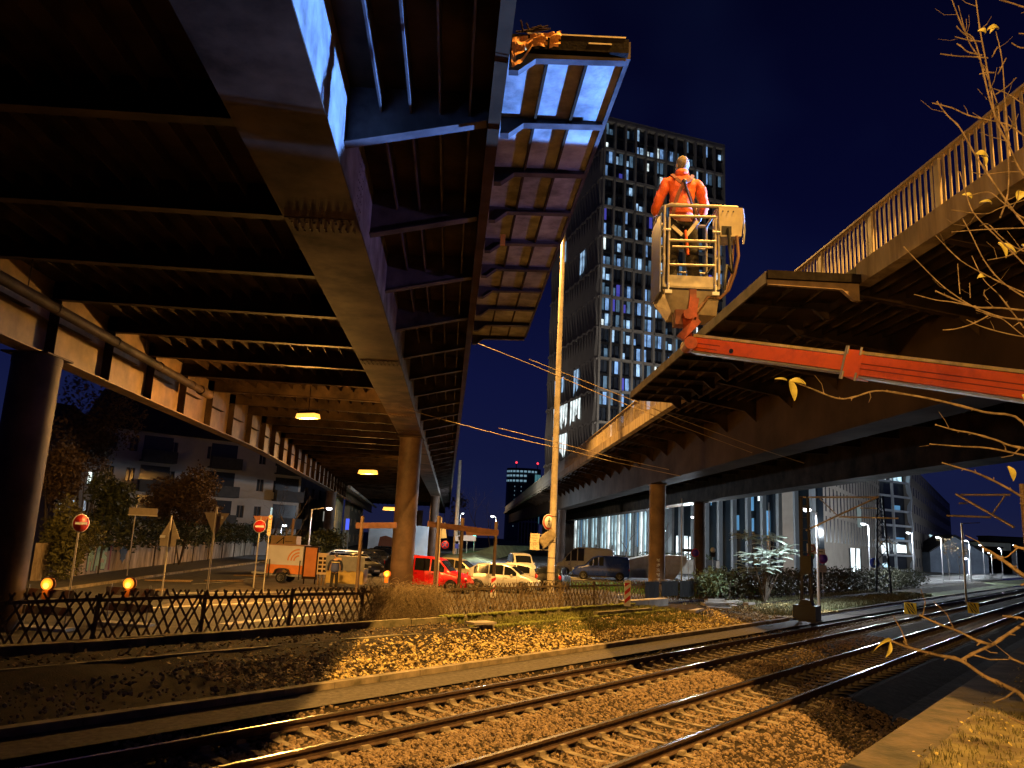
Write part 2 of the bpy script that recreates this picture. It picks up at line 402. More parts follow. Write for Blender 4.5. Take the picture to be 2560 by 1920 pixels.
# ================================================================== TRACKS
def track(n0, label, s_start):
    t = thing('railway_track', label, 'railway track', T(s_start,n0,-.3), atan2(TT.y,TT.x), 'railway tracks in ballast')
    def W(s, n, z): return T(s, n0+n, z)
    for sg in (-1, 1):
        n = sg*.7525; b = MB(); pr = [(-.036,-.1),(.036,-.1),(.036,-.145),(.01,-.155),(.01,-.235),(.07,-.25),(.07,-.262),(-.07,-.262),(-.07,-.25),(-.01,-.235),(-.01,-.155),(-.036,-.145)]
        L = [W(-12,n+a,z) for a, z in pr]; R_ = [W(900,n+a,z) for a, z in pr]; k = len(pr)
        b.add(L+R_, [(i,(i+1)%k,(i+1)%k+k,i+k) for i in range(k)], 0)
        b.m[0] = 1
        b.obj('rail', [M['rail_side'], M['rail_top']], t, world=True)
    b = MB()  # sleeper: saddle-shaped concrete with clip shoulders
    xs = [-1.3,-1.05,-.95,-.75,-.6,-.5,-.25,0,.25,.5,.6,.75,.95,1.05,1.3]; tp = [-.03,0,0,0,0,-.035,-.05,-.055,-.05,-.035,0,0,0,0,-.03]; wd = [.11,.12,.12,.12,.115,.10,.085,.08,.085,.10,.115,.12,.12,.12,.11]
    vs = []
    for x, zt, w_ in zip(xs, tp, wd): vs += [(-w_,x,-.2),(w_,x,-.2),(w_*.78,x,zt),(-w_*.78,x,zt)]
    fs = [(i*4+j,i*4+(j+1)%4,(i+1)*4+(j+1)%4,(i+1)*4+j) for i in range(len(xs)-1) for j in range(4)]+[(3,2,1,0),tuple(len(vs)-4+j for j in range(4))]
    b.add(vs, fs)
    for sg in (-1,1):
        for e in (-.13,.13): b.box((0,sg*.7525+e,.02), (.2,.09,.06), taper=.7)
    first = None; cnt = 0
    s = s_start
    while cnt < 100:
        if first is None: o = b.obj('sleeper', M['sleeper'], t); first = o
        else: o = first.copy(); COL.objects.link(o)
        o.location = (s-s_start, 0, .04); cnt += 1; s += .6
        if cnt == 45: pass
    bb = MB()
    for i in range(260):
        k = len(bb.v); bb.add(b.v, b.f); bb.xform(Matrix.Translation((s-s_start+i*.6,0,.04)), k)
    bb.obj('sleeper', M['sleeper'], t, kind='stuff')
    return t
track(10.41, 'railway track running beside the asphalt path and kerb', 7.0)
track(6.89, 'railway track nearer the mossy platform corner', 8.2)
pts = [T(random.uniform(2,34),random.uniform(16.75,18.35),.16) for _ in range(2600)]+[T(random.uniform(2,34),random.uniform(18.7,20.0),.04) for _ in range(2200)]
scatter('leaf_litter', mat('dull brown leaf litter', (.26,.18,.08), .8, 0, .6, 14, c2=(.08,.05,.02)), pts, .042, LF, tilt=.7)
pts = [T(random.uniform(-6,34),random.uniform(13,20.2),.02+.2*0) for _ in range(0)]+[T(s,n,-.05+.035*(n-13)) for s,n in ((random.uniform(-8,20),random.uniform(12.95,16.3)) for _ in range(2500))]
scatter('loose_stones', M['stone'], pts, .035, RV)
# ================================================================== LEFT FLYOVER
def ys(a, b, st):
    out = []; y = a
    while y < b: out.append(y); y += st
    return out+[b]
def loft(b, secs, m=0, cap=True):
    """secs: list of closed cross-sections (same length) of Vectors"""
    k = len(secs[0]); vs = [v for s in secs for v in s]
    fs = [(i*k+j, i*k+(j+1) % k, (i+1)*k+(j+1) % k, (i+1)*k+j) for i in range(len(secs)-1) for j in range(k)]
    if cap: fs += [tuple(range(k))[::-1], tuple((len(secs)-1)*k+j for j in range(k))]
    return b.add(vs, fs, m)
def rect(y, x0, x1, z0, z1): return [Vector((x0,y,z0)), Vector((x1,y,z0)), Vector((x1,y,z1)), Vector((x0,y,z1))]
BY0, BY1, ST = -14.4, 190, 3.6
XS = lambda y: .40-.0737*y                 # seam / edge beam of the left deck
XM = lambda y: -2.53-.066*y                # main girder centre
XG = lambda y: -11.6-.064*y-(.055*(y-45) if y > 45 else 0)   # inner face line of the left girder's flange
grid = [BY0+ST*i for i in range(int((BY1-BY0)/ST)+1)]
SOF = 9.62
LB = thing('flyover_bridge', 'dark steel road flyover overhead on the left with lamps hanging under it', 'bridge', (-8,-14,8), 0)
b = MB(); loft(b, [rect(y, XG(y)-2.6, XS(y)-.02, SOF, SOF+.3) for y in grid]); b.obj('deck_plate', M['steel'], LB, True)
b = MB()
for x_of in (.75,1.5): pass
for i in range(14):                        # longitudinal stiffeners between the girders
    f = (i+.7)/14
    X = lambda y: XG(y)+.4+(XM(y)-.62-XG(y)-.4)*f
    loft(b, [rect(y, X(y)-.012, X(y)+.012, SOF-.26, SOF) for y in grid])
b.obj('longitudinal_stiffeners', M['steel'], LB, True)
for f in (.2,.4,.6,.8):
    b = MB(); X = lambda y: XM(y)+.62+(XS(y)-XM(y)-.62)*f
    loft(b, [rect(y, X(y)-.016, X(y)+.016, SOF-.40, SOF) for y in grid]); b.obj('stiffener', M['soffit'], LB, True)
GB = 8.1
b = MB()   # main box girder with small flange lips
loft(b, [rect(y, XM(y)-.55, XM(y)+.55, GB+.03, SOF) for y in grid])
k0 = len(b.v); loft(b, [rect(y, XM(y)-.62, XM(y)+.62, GB, GB+.032) for y in grid])
b.obj('main_girder', mat('girder paint', (.055,.032,.019), .7, 0, .6, .9, .1, c2=(.012,.007,.004), spec=.1), LB, True)
b = MB(); loft(b, [rect(y, XM(y)+.552, XM(y)+.562, GB+.035, SOF-.01) for y in grid]); b.obj('lit_web_skin', mat('web paint lightened as lit', (.24,.22,.21), .65, 0, .4, 1.6, .15, c2=(.12,.10,.09), spec=.1), LB, True)  # thin skin in a lighter colour paints the web face as flood-lit
for y0 in (12.6,23.4,34.2,39.6):
    b = MB(); x0 = XM(y0); b.box((x0,y0,GB-.006),(1.16,.62,.012))
    for i in range(9):
        for j in (-.24,-.12,.12,.24): b.lathe((x0-.5+i*.125,y0+j,GB-.012),[(.016,-.016),(.018,0)],6)
    b.obj('splice_plate', M['steel'], LB, True)
    b = MB(); b.box((x0+.568,y0,8.8),(.012,.5,1.2))
    for i in range(8):
        for j in (-.18,-.08,.08,.18): b.lathe((x0+.574,y0+j,8.3+i*.145),[(.018,0),(.015,.014)],6,axis='X')
    b.obj('splice_plate', bpy.data.materials['web paint lightened as lit'], LB, True)
# left plate girder, open towards us: web, flange, stiffeners
LG = 7.4
b = MB(); loft(b, [rect(y, XG(y)-.34, XG(y)-.31, LG+.04, SOF) for y in grid]); loft(b, [rect(y, XG(y)-.62, XG(y), LG, LG+.042) for y in grid])
lg = b.obj('plate_girder', mat('ochre girder paint', (.21,.13,.065), .6, 0, .4, 1.1, .1, c2=(.12,.08,.05)), LB, True)
for y in grid[3:]:
    if y > 110: break
    b = MB(); b.box((XG(y)-.155, y, (LG+SOF)/2), (.3,.02,SOF-LG-.08)); b.obj('web_stiffener', M['steel'], LB, True)
    if y > 10:
        y2 = y+1.7; b = MB(); b.bar((XG(y+.4)-.2,y+.3,LG+1.05), (XG(y2)-.2,y2+.5,LG+1.05), .2, .02); b.obj('web_rib', M['steel'], LB, True)
for y in grid:                            # cross beams + cantilever brackets at every panel point
    if y < 1 or y > 150: continue
    b = MB(); x0, x1 = XG(y)-.3, XM(y)-.55
    b.add([(x0,y-.01,9.1),(x1,y-.01,8.95),(x1,y-.01,SOF),(x0,y-.01,SOF),(x0,y+.01,9.1),(x1,y+.01,8.95),(x1,y+.01,SOF),(x0,y+.01,SOF)], [(0,1,2,3),(7,6,5,4),(0,4,5,1)])
    b.bar((x0,y,9.09), (x1,y,8.94), .24, .025)
    b.obj('cross_beam', M['steel'], LB, True)
    b = MB(); x0, x1 = XM(y)+.55, XS(y)-.08; r, t_ = 8.68, 9.14
    b.add([(x0,y-.01,r),(x1,y-.01,t_),(x1,y-.01,SOF),(x0,y-.01,SOF),(x0,y+.01,r),(x1,y+.01,t_),(x1,y+.01,SOF),(x0,y+.01,SOF)], [(0,1,2,3),(7,6,5,4),(0,4,5,1)])
    b.bar((x0,y,r-.012), (x1-.1,y,t_-.012), .22, .022)
    b.obj('cantilever_bracket', M['soffit'], LB, True)
b = MB(); loft(b, [rect(y, XS(y)-.10, XS(y)-.02, 9.06, 10.0) for y in grid]); loft(b, [rect(y, XS(y)-.16, XS(y)+.02, 9.03, 9.058) for y in grid])
b.obj('edge_beam', mat('rust brown edge beam', (.05,.026,.012), .75, 0, .4, 1.2, .1, spec=.08), LB, True)
b = MB(); loft(b, [rect(y, XG(y)-2.7, XG(y)-2.55, 9.2, 10.6) for y in grid]); b.obj('edge_beam', M['steel'], LB, True)
# remaining strip of demolished deck to the right of the seam
XO = lambda y: 1.90-.066*y
SZ = 9.2; rows = [9.1+1.62*i for i in range(10)]
wp = thing  # (kept simple: strip pieces are parts of the bridge)
b = MB(); b.add([], []); loft(b, [rect(y, XS(y)+.03, XO(y)-.03, SZ, SZ+.14) for y in rows]); b.obj('cut_deck_strip', mat('blistered strip soffit', (.38,.37,.37), .55, 0, .35, 1.7, .25, c2=(.15,.145,.145), spec=.15), LB, True)
b = MB(); loft(b, [rect(y, XO(y)-.028, XO(y)+.03, SZ-.03, SZ+.22) for y in rows]); b.obj('strip_edge', M['soffit'], LB, True)
for f in (.34,.67):
    b = MB(); X = lambda y: XS(y)+(XO(y)-XS(y))*f; loft(b, [rect(y, X(y)-.02, X(y)+.02, SZ-.055, SZ) for y in rows[:-1]+[rows[-1]]]); b.obj('strip_rib', M['steel'], LB, True)
for i, y in enumerate(rows):
    b = MB(); x0, x1 = XS(y)+.03, XO(y)-.03
    pl = [(x0,SZ),(x0,SZ-.30),(x0+.12,SZ-.30),(x0+.34,SZ-.12),(x1,SZ-.09),(x1,SZ)]
    b.prism(pl, y-.008, y+.008, 'XZ')
    fl = [(x0,SZ-.30),(x0+.12,SZ-.30),(x0+.34,SZ-.12),(x1,SZ-.09)]
    for (xa,za),(xb,zb) in zip(fl, fl[1:]): b.bar((xa,y,za), (xb,y,zb), .12 if i == 0 else .16, .014)
    b.obj('strip_bracket', M['soffit'], LB, True)
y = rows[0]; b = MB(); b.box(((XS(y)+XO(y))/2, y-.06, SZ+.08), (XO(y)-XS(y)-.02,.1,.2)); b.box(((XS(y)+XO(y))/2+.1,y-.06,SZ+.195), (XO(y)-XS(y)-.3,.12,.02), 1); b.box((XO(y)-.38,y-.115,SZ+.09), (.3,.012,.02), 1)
b.obj('cut_edge', [M['unlit_cut'], mat('gold lit edge strip',(.5,.4,.25),.5,0,.3,9)], LB, True)  # face colour stands for shade, gold strip for the lit top edge
b = MB()
for k in range(7): b.tube([(XS(y)+.1+k*.03,y-.05,SZ+.25), (XS(y)+random.uniform(.1,.6),y-random.uniform(.05,.25),SZ+random.uniform(.2,.34))], .012, 5)
b.obj('bent_rebar', M['steel'], LB, True)
b = MB(); xx = XS(y)
nn = 22; vs = []; fs = []
for i in range(nn+1):
    u = i/nn; x = xx+.06+.62*u; zt_ = SZ+.10+.13*u+.03*noise.noise(Vector((u*9,0,1))); zb_ = SZ-.32+(.31 if u > .42 else .31*(u/.42)**2)+.02*noise.noise(Vector((u*12,4,1)))
    for j in range(7): v_ = j/6; vs.append((x, y-.15+.05*noise.noise(Vector((u*6,v_*5,2))), zt_+(zb_-zt_)*v_))
for i in range(nn):
    for j in range(6):
        if noise.noise(Vector((i*.35,j*.6,7))) < .32: fs.append((i*7+j,i*7+j+1,(i+1)*7+j+1,(i+1)*7+j))
b.add(vs, fs); b.obj('torn_lining', mat('torn orange lining', (.75,.30,.05), .7, 0, .35, 6), LB, True)
b = MB(); c = G(1257,600,SZ-.25); b.box(c, (.10,.06,.22)); b.obj('orange_tag', mat('orange plastic tag', (.8,.3,.04), .5, var=.1), LB, True)
# drain pipe along the left girder
b = MB(); PX = lambda y: XG(y)+1.05
b.tube([(PX(y), y, 8.15+.004*y) for y in ys(2,31.3,2.9)], .145, 14)
for y in ys(5,30,3.6): b.tube([(PX(y),y-.05,8.16+.004*y),(PX(y),y+.05,8.16+.004*y)], .165, 14)
b.tube([(PX(y), y, 8.15+.004*y) for y in (31.0,31.6,32.2)], .19, 14)
b.obj('drain_pipe', M['steel'], LB, True)
for y in (10.8,18,25.2,28.8): b = MB(); b.tube([(PX(y),y,8.3),(PX(y),y,SOF)], .012, 6); b.obj('pipe_hanger', M['steel'], LB, True)
b = MB(); PX2 = lambda y: XG(y)+1.4; b.tube([(PX2(y), y, 8.2) for y in ys(95,170,15)], .2, 10); b.obj('drain_pipe', M['concrete'], LB, True)
colm = mat('painted steel column', (.085,.052,.034), .6, 0, .5, .8, .1, spec=.25)
def column(par, x, y, top, r, m=colm, cap=True):
    b = MB(); b.tube([(x,y,-.1),(x,y,top-.25)], r, 28)
    if cap: b.tube([(x,y,top-.26),(x,y,top-.04)], r*1.02, 28); b.box((x,y,top-.02), (r*2.1,r*2.1,.05))
    return b.obj('column', m, par, True)
column(LB, -5.3, 42, GB, .60); column(LB, -13.35, 21.5, LG, .62)
column(LB, XG(92)-.35, 92, LG, .6); column(LB, XM(105), 105, GB, .6)
column(LB, XG(57)-.35, 150, LG, .6)
b = MB(); b.box((-5.3,42,GB-.03),(1.3,1.6,.06)); b.obj('bearing', M['steel'], LB, True)
# ================================================================== RIGHT FLYOVER
XR = lambda y: 8.75-.045*y
XF = lambda y: 12.0-.055*y
RG = 6.9; RS = 9.35
RBr = thing('flyover_bridge', 'road flyover on the right with ochre concrete fascia and baluster railing', 'bridge', (14,-6,8))
rgrid = [-7.2+3.6*i for i in range(60)]
b = MB(); loft(b, [rect(y, XR(y)+.25, XF(y)+11.5, RS, RS+.3) for y in rgrid]); b.obj('deck_plate', M['steel'], RBr, True)
b = MB(); loft(b, [rect(y, XF(y)+.12, XF(y)+1.1, RG+.03, RS) for y in rgrid]); loft(b, [rect(y, XF(y), XF(y)+1.3, RG, RG+.03) for y in rgrid])
b.obj('main_girder', mat('brown girder paint', (.035,.019,.009), .7, 0, .4, .5, .1, spec=.1), RBr, True)
b = MB(); loft(b, [rect(y, XF(y)+8.2, XF(y)+9.3, RG+.03, RS) for y in rgrid]); loft(b, [rect(y, XF(y)+8, XF(y)+9.5, RG, RG+.03) for y in rgrid])
b.obj('main_girder', M['steel'], RBr, True)
for y in rgrid:
    if y < 1 or y > 130: continue
    b = MB(); x0, x1 = XR(y)+.3, XF(y)+.12
    b.add([(x0,y-.01,9.15),(x1-.5,y-.01,8.75),(x1,y-.01,8.3),(x1,y-.01,RS),(x0,y-.01,RS)]+[(x0,y+.01,9.15),(x1-.5,y+.01,8.75),(x1,y+.01,8.3),(x1,y+.01,RS),(x0,y+.01,RS)], [(0,1,2,3,4),(9,8,7,6,5),(0,5,6,1),(1,6,7,2)])
    b.bar((x0,y,9.14),(x1-.5,y,8.74),.2,.02); b.obj('cantilever_bracket', M['steel'], RBr, True)
    b = MB(); b.box(((XF(y)+1.2+XF(y)+8.1)/2,y,8.9),(7.0,.02,.9)); b.bar((XF(y)+1.2,y,8.45),(XF(y)+8.1,y,8.45),.24,.025); b.obj('cross_beam', M['steel'], RBr, True)
b = MB()
for i in range(6): 
    X = lambda y: XR(y)+.3+(XF(y)-XR(y)-.3)*(i+.7)/6.3
    loft(b, [rect(y, X(y)-.012, X(y)+.012, RS-.2, RS) for y in rgrid])
b.obj('longitudinal_stiffeners', M['steel'], RBr, True)
FB, FT, RT = 9.2, 9.72, 10.8
b = MB()
for ya, yb in ((-7.2,17.4),(33.0,205)):
    gs = ys(ya, yb, 3.6); loft(b, [[Vector((XR(y),y,FB)),Vector((XR(y)+.3,y,FB-.02)),Vector((XR(y)+.3,y,FT)),Vector((XR(y)-.01,y,FT))] for y in gs])
b.obj('fascia', M['fascia'], RBr, True)
b = MB(); loft(b, [rect(y, XR(y)+.05, XR(y)+.3, FB, FT) for y in ys(17.4,33.0,3.6)]); b.obj('edge_beam', M['steel'], RBr, True)
railm = mat('pale railing paint', (.38,.30,.19), .55, 0, .2, 3)
b = MB(); loft(b, [rect(y, XR(y)-.01, XR(y)+.14, RT-.05, RT) for y in rgrid]); b.obj('handrail', railm, RBr, True)
b = MB(); y = -4
while y < 75:
    k = round((y+4)/.2) % 13 == 0
    b.box((XR(y)+.06,y,(FT+RT-.05)/2), (.02 if not k else .06,.075 if not k else .17,RT-.05-FT)); y += .2
b.obj('balusters', railm, RBr, True)
b = MB(); loft(b, [rect(y, XR(y)+.05, XR(y)+.07, FT, RT-.06) for y in ys(75,200,3.6)]); b.obj('balusters', railm, RBr, True)
# extra strip hanging outside the right flyover
XQ = lambda y: XR(y)-2.15-.02*(33-y)*0
srows = [17.3+1.55*i for i in range(11)]
b = MB(); loft(b, [rect(y, XQ(y), XR(y)+.04, SZ, SZ+.14) for y in srows]); b.obj('walkway_strip', M['steel'], RBr, True)
b = MB(); loft(b, [rect(y, XQ(y)-.04, XQ(y)+.02, SZ-.08, SZ+.2) for y in srows]); b.obj('strip_edge', M['soffit'], RBr, True)
for f in (.33,.66):
    b = MB(); X = lambda y: XQ(y)+(XR(y)-XQ(y))*f; loft(b, [rect(y, X(y)-.02, X(y)+.02, SZ-.12, SZ) for y in srows]); b.obj('strip_rib', M['steel'], RBr, True)
for i, y in enumerate(srows):
    b = MB(); x0, x1 = XR(y)-.01, XQ(y)
    pl = [(x0,SZ),(x0,SZ-.42),(x0-.14,SZ-.42),(x0-.42,SZ-.17),(x1,SZ-.13),(x1,SZ)]
    b.prism(pl, y-.008, y+.008, 'XZ')
    for (xa,za),(xb,zb) in zip(pl[1:], pl[2:5]): b.bar((xa,y,za), (xb,y,zb), .12, .014)
    b.obj('strip_bracket', M['steel'] if i else mat('bracket lit tone',(.2,.13,.07),.6,0,.3,3), RBr, True)  # foremost bracket coloured lighter than the rest to read as lit
y = 17.3; b = MB(); b.box(((XQ(y)+XR(y))/2,y-.06,SZ+.1),(XR(y)-XQ(y)+.04,.1,.2)); b.obj('cut_edge', M['unlit_cut'], RBr, True)
column(RBr, XF(51)+.6, 51, RG, .52, mat('tan column paint', (.22,.135,.07), .6, 0, .35, 1, .1)); column(RBr, XF(69)+8.75, 69, RG, .52); column(RBr, XF(100)+.6, 100, RG, .52)
b = MB()
for z in (.9,1.2,1.5,1.8,2.1): b.tube([(XF(51)+.6+.0+.12*sin(k*2.1+z*7),51-.53,z+.10*cos(k*1.7)) for k in range(9)], .018, 5)
b.obj('graffiti_scrawl', M['signW'], RBr, True)
# ================================================================== LOW WALLS, FENCE, VINES
def wallseg(s0, s1, n, z0, z1, th, label, m, cat='wall', name='retaining_wall', group='low retaining walls beside the track'):
    b = MB(); k = max(1, int((s1-s0)/2.0)); ds = (s1-s0)/k
    for i in range(k):
        j = random.uniform(-.015,.015)
        b.box(T(s0+ds*(i+.5),n+j,(z0+z1)/2+random.uniform(-.015,.015)), (ds-.015,th,z1-z0), R=Matrix.Rotation(atan2(TT.y,TT.x)+random.uniform(-.006,.006),3,'Z'))
    return tag(b.obj(name, m, world=True), label, cat, group)
mossc = mat('mossy old concrete', (.22,.19,.12), .9, 0, .45, 2.2, .5, c2=(.09,.085,.04))
wallseg(0,26.5,16.55,-.3,.20,.16,'lower concrete retaining wall behind the leaf strewn verge', mossc)
wallseg(27,31.5,16.8,-.2,.34,.2,'short broken wall stub at the right end of the leafy verge', mossc)
wallseg(0,33,18.5,.0,.32,.14,'middle concrete beam wall with moss on its top', mossc)
wallseg(-2,34,20.2,-.1,.10,.24,'concrete footing under the lit lattice fence', mossc)
wallseg(34,38.2,19.6,-.1,.34,.5,'concrete block at the foot of the tan bridge column', M['concrete'])
b = MB(); b.box(T(19.6,16.4,.36),(.9,.5,.07),R=Matrix.Rotation(.7,3,'Z')); b.box(T(19.9,16.45,.15),(.5,.3,.4),R=Matrix.Rotation(.75,3,'Z'))
tag(b.obj('cable_pit', M['concrete'], world=True), 'small concrete cable pit with overhanging slab lid on the lower wall', 'cable pit')
for k,(s,n,l,a) in enumerate(((33.5,16.3,1.3,.3),(34.2,15.9,1.6,1.1),(38.5,17.0,1.5,.6),(39.6,16.4,1.1,1.4),(40.3,17.4,1.7,.2),(41.2,16.2,.9,.9),(37.4,16.2,1.2,.1),(42.2,17.5,1.5,.75),(41.6,18.3,1.2,.5))):
    b = MB(); b.box((0,0,0),(l,.3,.12),R=Matrix.Rotation(a,3,'Z')@Matrix.Rotation(random.uniform(-.2,.2),3,'X'))
    o = tag(b.obj('concrete_slab', M['concrete']), 'broken concrete slab in the rubble between the fence end and the lattice mast', 'slab', 'broken slabs in the rubble'); o.location = T(s,n,.15+.05*(k%3))
# moss cushions along the ledges
b = MB()
for i in range(520):
    s = random.uniform(20,33); n = random.choice((16.55,18.5,16.9,17.3,18.5)) + random.uniform(-.1,.1)
    zt = .20 if abs(n-16.55) < .15 else (.32 if abs(n-18.5) < .15 else .13)
    b.ball(T(s,n,zt), random.uniform(.05,.15), 8, sq=(1,1,.45))
for i in range(len(b.v)):
    v = b.v[i]; q = noise.noise(Vector(v)*14)*.035; b.v[i] = (v[0]+q, v[1]-q, v[2]+q)
o = b.obj('moss', mat('bright moss', (.20,.23,.035), .95, 0, .5, 18, .9, c2=(.09,.09,.02))); o['kind'] = 'stuff'
ft = thing('lattice_fence', 'dark crossed slat wooden fence along the top of the railway wall', 'fence', T(6.6,FN,-.12), atan2(TT.y,TT.x))
PL = 2.9; npan = 14
for i in range(npan+1):
    b = MB(); b.box((0,0,.62),(.08,.08,1.35)); o = b.obj('post', M['wood'], ft, loc=(i*PL,.0,0)); o.rotation_euler = (random.uniform(-.04,.04),random.uniform(-.05,.05),0)
for i in range(npan):
    b = MB(); sp_, sh = (.29,.74)
    mess = .09 if i < 3 else .015
    b.bar((0,-.04,.16),(PL,-.04,.16),.04,.08); b.bar((0,-.04,1.13),(PL,-.04,1.13),.04,.085)
    k = -int(sh/sp_); x = k*sp_
    while x < PL:
        for dr, yy in ((1,.0),(-1,.024)):
            xa, xb = (x, x+sh) if dr > 0 else (x+sh, x)
            za, zb = .03, 1.32+random.uniform(-.02,.03)
            xa += random.uniform(-mess,mess); xb += random.uniform(-mess,mess)
            if xa < -.02:
                t = (-.02-xa)/(xb-xa) if xb != xa else 0; 
                if t > .93: continue
                za += (zb-za)*t; xa = -.02
            if xb < -.02:
                t = (-.02-xb)/(xa-xb)
                if t > .93: continue
                zb += (za-zb)*t; xb = -.02
            if xa > PL: t = (xa-PL)/(xa-xb); za += (zb-za)*t; xa = PL
            if xb > PL: t = (xb-PL)/(xb-xa); zb += (za-zb)*t; xb = PL
            if abs(zb-za) < .12: continue
            if i == 9 and random.random() < .55: continue
            b.bar((xa,yy,za),(xb,yy,zb),.018,.042,up=(0,1,0)) if 0 else b.bar((xa,yy,za),(xb,yy,zb),.048,.02,up=(0,1,0))
        x += sp_
    o = b.obj('lattice_panel', M['wood'], ft, loc=(i*PL,0,random.uniform(-.02,.02))); o.rotation_euler = (0,random.uniform(-.012,.012),0)
for k,(s,l) in enumerate(((37.3,1.5),(39.2,1.9),(41.4,1.8),(43.5,1.8))):
    b = MB(); n_ = 9
    vs = [(l*(i/n_),-.06+.03*sin(i*2+k),z) for z in (.25+.1*(k%2),.6,1.13) for i in range(n_+1)]
    b.add(vs,[(r*(n_+1)+i,r*(n_+1)+i+1,(r+1)*(n_+1)+i+1,(r+1)*(n_+1)+i) for r in range(2) for i in range(n_)],0,True)
    o = b.obj('tarpaulin', M['black']); tag(o, 'black tarpaulin hung over the right end of the lattice fence', 'tarpaulin', 'black tarpaulins on the fence'); o.location = T(s,FN-.12,0); o.rotation_euler = (0,0,atan2(TT.y,TT.x))
def vines(name, label, m, base, n, length, r=.006, droop=.3, box=(1,.4,.3), up=.6, seg=7, par=(TT,TN)):
    b = MB()
    for _ in range(n):
        p = Vector(base)+par[0]*random.uniform(-box[0],box[0])+par[1]*random.uniform(-box[1],box[1])+Vector((0,0,random.uniform(0,box[2])))
        d = Vector((random.uniform(-1,1),random.uniform(-1,1),up*random.uniform(.2,1.8))).normalized(); pts_ = [p]
        for k in range(seg):
            d = (d+Vector((random.uniform(-.5,.5),random.uniform(-.5,.5),random.uniform(-.4,.3)-droop*k/seg))).normalized(); p = p+d*length/seg*random.uniform(.6,1.2); 
            if p.z < -.02: p.z = -.02
            pts_.append(p)
        b.tube(pts_, [r*(1-.6*k/seg) for k in range(seg+1)], 3, cap=False)
    c = Vector(base); b.xform(Matrix.Translation(-c)); o = b.obj(name, m); o.location = c; return tag(o, label, 'climbing plant')
vines('dry_vine', 'big tangled heap of dry vine stems on the fence in front of the centre column', M['vine'], T(19.9,20.1,0), 1900, 1.0, .007, .9, (1.5,.45,1.1), .5)
vines('dry_vine', 'thin dry creeper covering the orange lit middle of the lattice fence', M['vine'], T(27.5,20.3,.0), 900, .9, .006, .3, (6.5,.22,.5), 1.4)
vines('dry_vine', 'drooping dry stems on the wall left of the vine heap', M['vine'], T(17.5,19.8,.0), 260, .7, .005, .8, (1.5,.4,.4), .8)
for k in range(9):
    b = MB(); s = 23+k*1.1+random.uniform(-.4,.4); h = random.uniform(.6,1.5); pts_ = [T(s+.04*j*random.uniform(-1,1),19.2+.1*random.uniform(-1,1),.2+h*j/5) for j in range(6)]
    b.tube(pts_, [.012-.0018*j for j in range(6)], 4)
    for q in range(4):
        j = random.randint(2,5); p = pts_[j]; b.tube([p, p+Vector((random.uniform(-.25,.25),random.uniform(-.2,.2),random.uniform(.05,.3)))], [.005,.002], 3)
    tag(b.obj('dry_weed', M['vine'], world=True), 'leafless dry weed stalk rising from the mossy terrace below the fence', 'weed', 'dry stalks on the terrace')
# ================================================================== FOLIAGE HELPERS
def leafcloud(b, c, rad, n, size, shell=.55, seed=0, flat=.6, m=0):
    c = Vector(c)
    for _ in range(n):
        d = Vector((random.gauss(0,1),random.gauss(0,1),random.gauss(0,1))).normalized()
        k = noise.noise(d*2.3+Vector((seed,seed*.7,0)))*.38+noise.noise(d*5+Vector((0,seed,0)))*.2
        r = (shell+(1-shell)*random.random()**.6)*(1+k)
        p = c+Vector((d.x*rad[0],d.y*rad[1],d.z*rad[2]))*r
        if p.z < .02: continue
        s = size*random.uniform(.5,1.3); a = Vector((random.gauss(0,1),random.gauss(0,1),random.gauss(0,1)*flat)).normalized(); q = a.orthogonal().normalized(); q = Matrix.Rotation(random.uniform(0,6.28),3,a)@q
        b.add([p-a*s, p-q*s*.5, p+a*s, p+q*s*.5+Vector((0,0,s*.2))], [(0,1,2,3)], m)
def bush(name, label, cat, px, py, d, rad, n, size, m, blobs=7, group=None, trunk=True, z=None):
    c = D(px,py,d)
    if z is not None: c.z = z
    root = thing(name, label, cat, (c.x,c.y,0), 0, group)
    b = MB(); random.seed(int(px*7+py))
    for k in range(blobs):
        o = Vector((random.uniform(-.6,.6)*rad[0],random.uniform(-.5,.5)*rad[1],random.uniform(-.55,.55)*rad[2]))
        leafcloud(b, Vector((0,0,c.z))+o, [q*random.uniform(.42,.72) for q in rad], n//blobs, size, .4, k+px)
    b.obj('crown' if cat in('tree','bush') else 'foliage', m, root)
    if trunk:
        t = MB()
        for k in range(5):
            a = random.uniform(0,6.28); top = Vector((cos(a)*rad[0]*.6,sin(a)*rad[1]*.6,c.z+rad[2]*random.uniform(0,.6)))
            t.tube([(0,0,-.05), top*.35+Vector((random.uniform(-.1,.1),0,0)), top*.7+Vector((random.uniform(-.2,.2),0,.1)), top], [.06,.045,.03,.01], 6)
        t.obj('trunk' if cat == 'tree' else 'stem', M['bark'], root)
    return root
